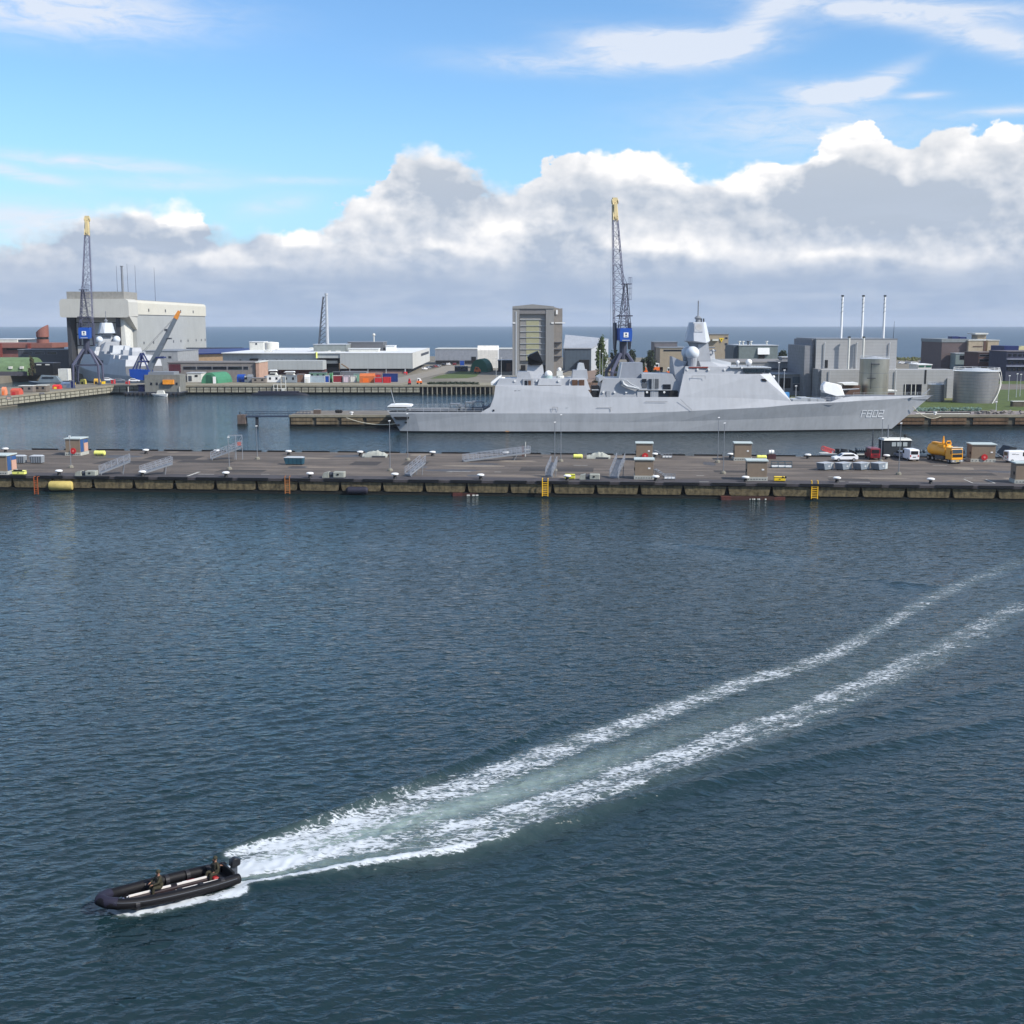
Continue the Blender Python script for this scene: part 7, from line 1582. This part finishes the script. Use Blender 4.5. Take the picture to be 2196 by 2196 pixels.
t = thing('arm_hut', 'small brown block hut where the footbridge meets the arm', 'hut', (XX(679,YJ), YJ, GS)); MB().box(XX(672,YJ,4), XX(687,YJ,4), YJ, YJ+1.6, GS, ZZ(879,YJ)).build('wall', mat('arm_hut', (92,80,72), .85), t, bevel=.03); MB().box(XX(673,YJ,4), XX(686,YJ,4), YJ+.1, YJ+1.5, ZZ(879,YJ)+.002, ZZ(879,YJ)+.12).build('roof', mgrey, t)
q = MB()
for x, y in ((726,883),(731,881),(722,885)): q.ball(Vector((XX(x,YJ+3,4),YJ+3,GS+.5)), .5, 10)
o = q.build('black_buoys', black, None, label='cluster of black buoys lying on the mooring arm', category='buoys')
# posts, masts on shore
pg = 'thin lamp masts on shore'
for px, yb, yt, Yy, n_ in ((1064,798,767,548,'left of the open fronted workshop, nearer'),(1075,798,768,552,'between the dome shelter and the open workshop'),(1286,812,752,470,'white, right of the slipway hall'),(1292,812,758,472,'white, second right of the slipway hall'),(1668,850,778,350,'behind the bridge front'),(1680,850,794,352,'right of the bridge front'),(1706,850,828,350,'short, above the foredeck'),(1919,850,792,400,'with two lamps by the power station'),(2137,877,862,350,'short, on the grass below the wide tank'),(2163,852,806,400,'on the grass right of the wide tank'),(2180,850,802,420,'near the right edge, taller'),(2188,850,803,425,'near the right edge, outermost'),(2131,783,758,560,'white, in front of the red brown office')):
    X_ = XX(px,Yy,6); t = thing('lamp_mast', 'thin lamp mast '+n_, 'lamp mast', (X_, Yy, zb), group=pg); MB().tube([(X_,Yy,zb),(X_,Yy,ZZ(yt,Yy))], [.12,.07], 6).build('pole', lgrey, t); MB().tube([(X_-.3,Yy,ZZ(yt,Yy)),(X_+.3,Yy,ZZ(yt,Yy)+.05)], .14, 6).build('lamp_head', white, t)
# concrete blocks and low wall by the right edge
t = thing('low_wall', 'dark low wall with a pale cap at the right edge', 'wall', (XX(2185,372), 372, zb)); MB().box(XX(2172,372,4), XX(2330,372,4), 372, 374, zb, zb+1.6).build('wall', concd, t); MB().box(XX(2172,372,4)-.1, XX(2330,372,4), 371.9, 374.1, zb+1.602, zb+1.75).build('cap', offw, t)
q = MB(); random.seed(5)
for i in range(60):
    x, y = XX(random.uniform(2085,2200),345,3), random.uniform(341,347); s_ = random.uniform(.3,.9); q.hull([(x+random.uniform(-s_,s_), y+random.uniform(-s_,s_), zb+random.uniform(0,1.2*s_)) for _ in range(9)])
q.build('rubble', mat('rubble', (118,112,108), .9, var=.2), None, label='heap of grey scrap and rubble on the berth at the right', category='rubble', kind='stuff')
t = thing('pipeline', 'long dark pipeline with white caps along the berth', 'pipeline', (XX(2030,342), 342, GS)); MB().tube([(XX(1985,342,4),342,GS+.35),(XX(2082,342,4),342,GS+.35)], .22, 8).build('pipe', black, t); MB().tube([(XX(1965,340,4),340.2,GS+.2),(XX(2080,340,4),340.2,GS+.2)], .14, 8).build('pipe', offw, t)

# ---------------------------------------------------------------- trees and bushes
leafm = mat('leaves', (58,72,34), .8, var=.5, sc=.9); leafd = mat('leaves_dark', (34,46,32), .85, var=.5, sc=.9); bark = mat('bark', (70,56,44), .9)
def leafs(q, c, rx, ry, rz_, n, s, seed, top=1.0):
    rg = random.Random(seed); cl = [(rg.gauss(0,.5), rg.gauss(0,.5), rg.uniform(-1,1)) for _ in range(max(8, n//60))]
    for i in range(n):
        a = cl[i % len(cl)]; k = (1-max(0,a[2])*top*.75)
        p = Vector((c[0]+(max(-1,min(1,a[0]))*k+rg.gauss(0,.17))*rx, c[1]+(max(-1,min(1,a[1]))*k+rg.gauss(0,.17))*ry, c[2]+(a[2]+rg.gauss(0,.14))*rz_))
        u = Vector((rg.gauss(0,1), rg.gauss(0,1), rg.gauss(0,1))).normalized(); v = u.orthogonal().normalized()*s*rg.uniform(.6,1.3); u = u*s*rg.uniform(.6,1.3)
        q.add([p-u-v, p+u-v, p+u+v, p-u+v], [(0,1,2,3)])
    return q
def tree(px0, px1, yt, Y, m, label, n=2400, s=.28, seed=1, top=1.0, yb=None):
    X0, X1 = XX(px0,Y,7), XX(px1,Y,7); zt_ = ZZ(yt,Y); h = zt_-zb; c = ((X0+X1)/2, Y, zb); t = thing('tree', label, 'tree', c)
    q = MB(); q.tube([(c[0],Y,zb),(c[0]+.1,Y,zb+h*.4),(c[0],Y,zb+h*.8)], [.3,.2,.06], 8)
    for a in range(6): q.tube([(c[0],Y,zb+h*(.2+.08*a)),(c[0]+math.cos(a*2.2)*(X1-X0)*.35,Y+math.sin(a*2.2)*(X1-X0)*.35,zb+h*(.4+.08*a))], [.09,.03], 5)
    q.build('trunk', bark, t); leafs(MB(), (c[0],Y,zb+h*.54), (X1-X0)*.47, (X1-X0)*.47, h*.42, n, s, seed, top).build('crown', m, t); return t
tree(1275,1303,728,505,leafm,'narrow pointed green tree right of the gabled shed',3600,.24,3,1.1)
tg = [(1309,1326,750,560,'dark tree left of the crane column'),(1345,1362,751,570,'round dark tree right of the crane column'),(1383,1404,755,590,'dark tree left of the grey office tower'),(1372,1384,767,580,'small dark bush tree left of the office tower'),(1560,1573,753,600,'dark tree between brick office and green grey block'),(1668,1690,753,610,'dark tree right of the green grey block'),(2022,2040,782,620,'small tree at the foot of the brown block')]
for i, (a, b_, c, d, e) in enumerate(tg): tree(a, b_, c, d, leafd, e, 1300, .32, 20+i, .5)
tree(62,74,767,596,mat('bush_olive', (62,62,40), .9, var=.4, sc=1),'round olive bush at the end of the green bunker',900,.3,40,.4)
q = MB(); rg = random.Random(8)
for i in range(26): leafs(q, (XX(1965+i*5.4,352,4), 352+rg.uniform(-1,1), zb+.6), 1.2, .9, .6, 90, .13, 100+i, .2)
q.build('low_shrubs', mat('silver_leaves', (104,128,118), .85, var=.35, sc=1.5), None, label='band of silvery green shrubs along the berth at the right', category='shrubs', kind='stuff')
q = MB()
for i in range(30): leafs(q, (XX(925+i*3.4,515,4), 511+rg.uniform(-2,3), zb+.4), 1.6, 1.2, .5, 60, .2, 300+i, .2)
q.build('rough_bushes', leafd, None, label='rough dark bushes below the lawn on the far quay', category='bushes', kind='stuff')
q = MB()
for i in range(70): leafs(q, (XX(1925+i*3.6,rg.uniform(800,880),4), rg.uniform(830,890), zb+.5), 3.5, 2.5, .8, 34, .5, 500+i, .2)
q.build('dune_scrub', mat('scrub', (84,88,54), .9, var=.3, sc=.3), None, label='olive scrub along the sea wall behind the power station', category='scrub', kind='stuff')
# clutter behind the crane: stacks
q = MB(); random.seed(21)
for i in range(70):
    px_ = random.uniform(1262,1330); y = random.uniform(440,520); x = XX(px_,y,4); s_ = random.uniform(.4,1.5); q.box(x-s_,x+s_,y-s_,y+s_,zb,zb+random.uniform(.3,1.8))
q.build('yard_clutter', mat('clutter', (112,92,78), .9, var=.45, sc=.5), None, label='brown piles of timber and scrap in the yard behind the frigate', category='scrap', kind='stuff')
# ---------------------------------------------------------------- rubber boat and its crew
bs = gr(512, 1882, .35); bb = gr(196, 1970, .45); dv = bb-bs; bang = math.atan2(dv.y, dv.x)
LB = 6.9; org = gr(355, 1923, 0)
boat = thing('rubber_boat', 'black inflatable boat speeding left with two people aboard', 'inflatable boat', org, bang, local=True)
boat.rotation_euler = (0, R(-2.0), bang)
tube_m = mat('tube_black', (15,14,18), .6, var=.25, sc=2.5, spec=.22, bump=.01)
floor_m = mat('boat_floor', (26,25,30), .6, var=.2); strip_m = mat('seat_strip', (214,208,202), .5, var=.05)
r0 = .268
path = [(-3.65,-.86,.40),(-3.35,-.88,.40),(-2.0,-1.0,.40),(0,-1.0,.42),(1.6,-.86,.46),(2.5,-.66,.54),(3.05,-.36,.62),(3.25,0,.66),(3.05,.36,.62),(2.5,.66,.54),(1.6,.86,.46),(0,1.0,.42),(-2.0,1.0,.40),(-3.35,.88,.40),(-3.65,.86,.40)]
def smooth_path(P, n=6):
    out = []
    for i in range(len(P)-1):
        p0, p1, p2, p3 = [Vector(P[max(0, min(len(P)-1, i+k))]) for k in (-1, 0, 1, 2)]
        for j in range(n):
            t_ = j/n; out.append(.5*((2*p1)+(p2-p0)*t_+(2*p0-5*p1+4*p2-p3)*t_*t_+(3*p1-p0-3*p2+p3)*t_**3))
    out.append(Vector(P[-1])); return out
sp_ = smooth_path(path); rs = [r0]*len(sp_); rs[0] = rs[-1] = .10
for i, k in enumerate((.16,.21,.245,.26)): rs[1+i] = rs[-2-i] = k
tb = MB().tube(sp_, rs, 16).build('tube', tube_m, boat, smooth=True)
for s_ in (-1, 1):
    for x in (-2.6,-1.5,-.4,.7,1.8): y = s_*(.92 if x < 1 else .86); MB().tube([(x-.1,y,.42),(x+.1,y,.42)], r0+.012, 16).build('tube_patch', mat('patch', (22,21,27), .6), tb)
q = MB()
for s_ in (-1, 1):
    L_ = [p+Vector((0, s_*.0, 0)) for p in sp_]
q.tube([(p.x, p.y*1.0+(.25 if p.y > 0 else -.25)*min(1, abs(p.y)*2), p.z+.14) for p in sp_[6:-6]], .022, 5); q.build('grab_line', dgrey, tb)
MB().tube([(2.62,-.62,.60),(3.05,-.36,.64),(3.27,0,.68),(3.05,.36,.64),(2.62,.62,.60)], [.272,.285,.29,.285,.272], 16).build('bow_wrap', mat('bow_violet', (28,26,42), .6), tb, smooth=True)
MB().prism([(-3.3,-.75),(1.6,-.72),(2.6,-.45),(2.9,0),(2.6,.45),(1.6,.72),(-3.3,.75)], 'z', .16, .24).build('floor', floor_m, boat)
MB().hull([(-3.3,-.7,-.1),(-3.3,.7,-.1),(-3.3,0,-.3),(1.8,-.6,.0),(1.8,.6,.0),(2.9,0,.35),(-3.3,-.8,.16),(-3.3,.8,.16),(1.8,-.75,.16),(1.8,.75,.16)]).build('hull', tube_m, boat)
MB().box(-3.42,-3.3,-.68,.68,.2,.72).build('transom', black, boat)
q = MB()
for x0, x1, y in ((-2.2,-.62,-.05),(-.3,.2,-.08),(.75,1.85,-.06),(-2.6,-.3,.62)): q.box(x0,x1,y-.045,y+.045,.44,.52)
q.build('seat_rails', strip_m, boat)
MB().box(-2.3,1.9,-.16,.1,.24,.43).build('pod_seat', mat('pod_dark', (36,22,26), .6), boat, bevel=.04)
q = MB(); q.box(.95,1.4,-.42,-.28,.25,.34).box(1.55,1.85,-.4,-.28,.25,.33).box(-1.45,-1.05,-.46,-.34,.25,.36); q.build('white_bags', white, boat)
MB().tube([(2.05,-.15,.3),(2.25,-.12,.3)], .12, 10).build('bow_bag', mat('pale_blue_bag', (150,160,196), .7), boat)
MB().box(-2.7,-2.4,.12,.42,.24,.52).build('fuel_tank', mat('tank_red', (150,30,32), .5), boat, bevel=.05)
MB().box(-1.7,-1.3,-.5,-.2,.24,.36).build('red_bag', mat('bag_red', (126,30,34), .7), boat)
for x, m_ in ((.45,mat('valve_red', (150,50,56), .5)),(-1.55,mat('valve_orange', (210,112,40), .5)),(-2.2,MATS['valve_red'])): MB().tube([(x,-1.16,.50),(x,-1.205,.50)], .055, 10).build('valve', m_, tb)
en = MB().hull([(x,y,z) for x,z in ((-3.45,.75),(-3.5,1.12),(-3.75,1.2),(-4.0,1.1),(-3.98,.78),(-3.7,.68)) for y in (-.2,.2)]).build('outboard_motor', mat('engine_black', (18,18,22), .35, spec=.6), boat, bevel=.05, smooth=True)
MB().hull([(x,y,z) for x,z in ((-3.5,.7),(-3.85,.7),(-3.6,-.35),(-3.85,-.35)) for y in (-.07,.07)]).build('engine_leg', dgrey, en)
# people: one continuous skinned body each; clothing is a second skin over it
skin_m = mat('skin', (150,108,88), .6, var=.05); camo = mat('camo_cloth', (50,47,33), .85, var=.45, sc=9); dark_hair = mat('cap_olive', (52,50,36), .85, var=.2, sc=8); vest_m = mat('life_vest', (32,32,26), .8, var=.25, sc=8)
def skinned(name, J, E, m, parent, root=0, sub=2):
    me = bpy.data.meshes.new(name); ks = list(J); me.from_pydata([J[k][:3] for k in ks], [(ks.index(a), ks.index(b_)) for a, b_ in E], []); o = bpy.data.objects.new(name, me); C.objects.link(o); o.parent = parent
    me.materials.append(m); md = o.modifiers.new('skin', 'SKIN'); md.use_smooth_shade = True
    if not me.skin_vertices: bpy.context.view_layer.update()
    sv = me.skin_vertices[0].data
    for i, k in enumerate(ks): r_ = J[k][3]; sv[i].radius = (r_, r_); sv[i].use_root = (i == root)
    sb = o.modifiers.new('sub', 'SUBSURF'); sb.levels = sb.render_levels = sub
    dg = bpy.context.evaluated_depsgraph_get(); ev = o.evaluated_get(dg); nm = bpy.data.meshes.new_from_object(ev); o.modifiers.clear(); o.data = nm; nm.name = name
    for p_ in nm.polygons: p_.use_smooth = True
    return o
def person(loc, rz, label, J, group=None):
    t = thing('person', label, 'person', (0,0,0), 0, local=True); t.parent = None
    M_ = boat.matrix_basis @ Matrix.Translation(loc) @ Matrix.Rotation(rz, 4, 'Z'); t.matrix_world = M_
    E = [('pel','bel'),('bel','che'),('che','nec'),('nec','hd0'),('hd0','hd1'),('che','shl'),('shl','ell'),('ell','wrl'),('che','shr'),('shr','elr'),('elr','wrr'),('pel','hil'),('hil','knl'),('knl','anl'),('anl','tol'),('pel','hir'),('hir','knr'),('knr','anr'),('anr','tor'),('wrl','pal'),('wrr','par')]
    JJ = dict(J)
    for s_, w_, e_ in (('l','wrl','ell'),('r','wrr','elr')):
        d_ = (Vector(J[w_][:3])-Vector(J[e_][:3])).normalized(); p_ = Vector(J[w_][:3])+d_*.07; JJ['pa'+s_] = (*p_, .036); sd = d_.orthogonal().normalized()
        for k, (off, ln) in enumerate(((-.03,.075),(-.01,.085),(.01,.08),(.03,.065))):
            a_ = p_+sd*off+d_*.02; JJ['f%s%d' % (s_, k)] = (*(a_+d_*ln*.5), .009); JJ['g%s%d' % (s_, k)] = (*(a_+d_*ln*.8+Vector((0,0,-.02))), .008); E += [('pa'+s_, 'f%s%d' % (s_, k)), ('f%s%d' % (s_, k), 'g%s%d' % (s_, k))]
        JJ['th'+s_] = (*(Vector(J[w_][:3])+d_*.04+sd*.05), .011); E.append(('pa'+s_, 'th'+s_))
    body = skinned('body', JJ, E, skin_m, t)
    ce = [e for e in E[:19] if 'nec' not in e or e == ('che','nec')]; ce = [e for e in ce if e not in (('nec','hd0'),('hd0','hd1'))]
    ck = {k: v for k, v in J.items() if any(k in e for e in ce)}; CJ = {k: (v[0], v[1], v[2], (v[3]*1.22+.012) if k != 'nec' else v[3]*.9) for k, v in ck.items()}
    skinned('clothing', CJ, ce, camo, t)
    h = Vector(J['hd1'][:3]); n_ = Vector(J['nec'][:3]); hm = (h+Vector(J['hd0'][:3]))/2
    MB().ball(h+Vector((-.012,0,.02)), .118, 16).xf(Matrix.Translation((0,0,0))).build('cap', dark_hair, t, smooth=2)
    f = h+Vector((.105,0,-.035)); MB().hull([(f.x,f.y-.014,f.z-.02),(f.x,f.y+.014,f.z-.02),(f.x+.03,f.y,f.z-.02),(f.x,f.y,f.z+.03)]).build('nose', skin_m, body)
    q = MB(); [q.ball(h+Vector((.10,s_*.035,-.01)), .014, 8) for s_ in (-1,1)]; q.build('eyes', black, body); MB().box(f.x-.012,f.x+.004,f.y-.025,f.y+.025,f.z-.055,f.z-.045).build('mouth', mat('lips', (140,84,76), .6), body)
    q = MB(); [q.ball(h+Vector((-.005,s_*.1,-.03)), .026, 8) for s_ in (-1,1)]; q.build('ears', skin_m, body)
    b_ = Vector(J['bel'][:3]); c_ = Vector(J['che'][:3]); MB().hull([c_+Vector((x,y,z)) for x in (-.15,.17) for y in (-.17,.17) for z in (-.24,.08)]).build('life_vest', vest_m, t, bevel=.03)
    return t
def pose(lean=.12, arms='fwd', turn=0):
    J = {'pel':(0,0,.0,.125),'bel':(lean*.3,0,.2,.12),'che':(lean,0,.42,.135),'nec':(lean*1.2,0,.57,.05),'hd0':(lean*1.35,0,.66,.075),'hd1':(lean*1.45,0,.75,.092)}
    for s_, y in (('l',1),('r',-1)):
        J['hi'+s_] = (.05,y*.10,-.02,.09); J['kn'+s_] = (.46,y*.2,.04,.062); J['an'+s_] = (.50,y*.2,-.34,.045); J['to'+s_] = (.66,y*.21,-.38,.035)
        J['sh'+s_] = (lean,y*.2,.49,.058)
        if arms == 'fwd': J['el'+s_] = (lean+.16,y*.27,.26,.045); J['wr'+s_] = (lean+.38,y*.17,.2,.03)
        else: J['el'+s_] = (lean+.02,y*.3,.24,.045) if y > 0 else (lean-.16,y*.28,.26,.045); J['wr'+s_] = (lean+.2,y*.2,.12,.03) if y > 0 else (lean-.40,y*.22,.18,.03)
    return J
person(Vector((.22,-.03,.64)), 0, 'person in camouflage sitting amidships in the black rubber boat', pose(.1))
person(Vector((-2.75,-.05,.62)), R(8), 'person in camouflage steering at the stern of the black rubber boat', pose(.06, 'tiller'))
# ---------------------------------------------------------------- thin sea air
hz_m = bpy.data.materials.new('haze'); hz_m.use_nodes = True; N = hz_m.node_tree.nodes; L = hz_m.node_tree.links
N.remove(N['Principled BSDF']); pv = N.new('ShaderNodeVolumePrincipled'); pv.inputs['Color'].default_value = (.80, .88, 1, 1); pv.inputs['Density'].default_value = 5.5e-5; pv.inputs['Anisotropy'].default_value = 0
L.new(pv.outputs[0], [n for n in N if n.type == 'OUTPUT_MATERIAL'][0].inputs['Volume'])
o = MB().box(-9000, 9000, -300, 13500, -4.5, 90).build('haze', hz_m); o['kind'] = 'stuff'; o['label'] = 'thin sea haze over the harbour and the open water'; o['category'] = 'haze'
SC.cycles.volume_bounces = 0; SC.cycles.volume_step_rate = 50
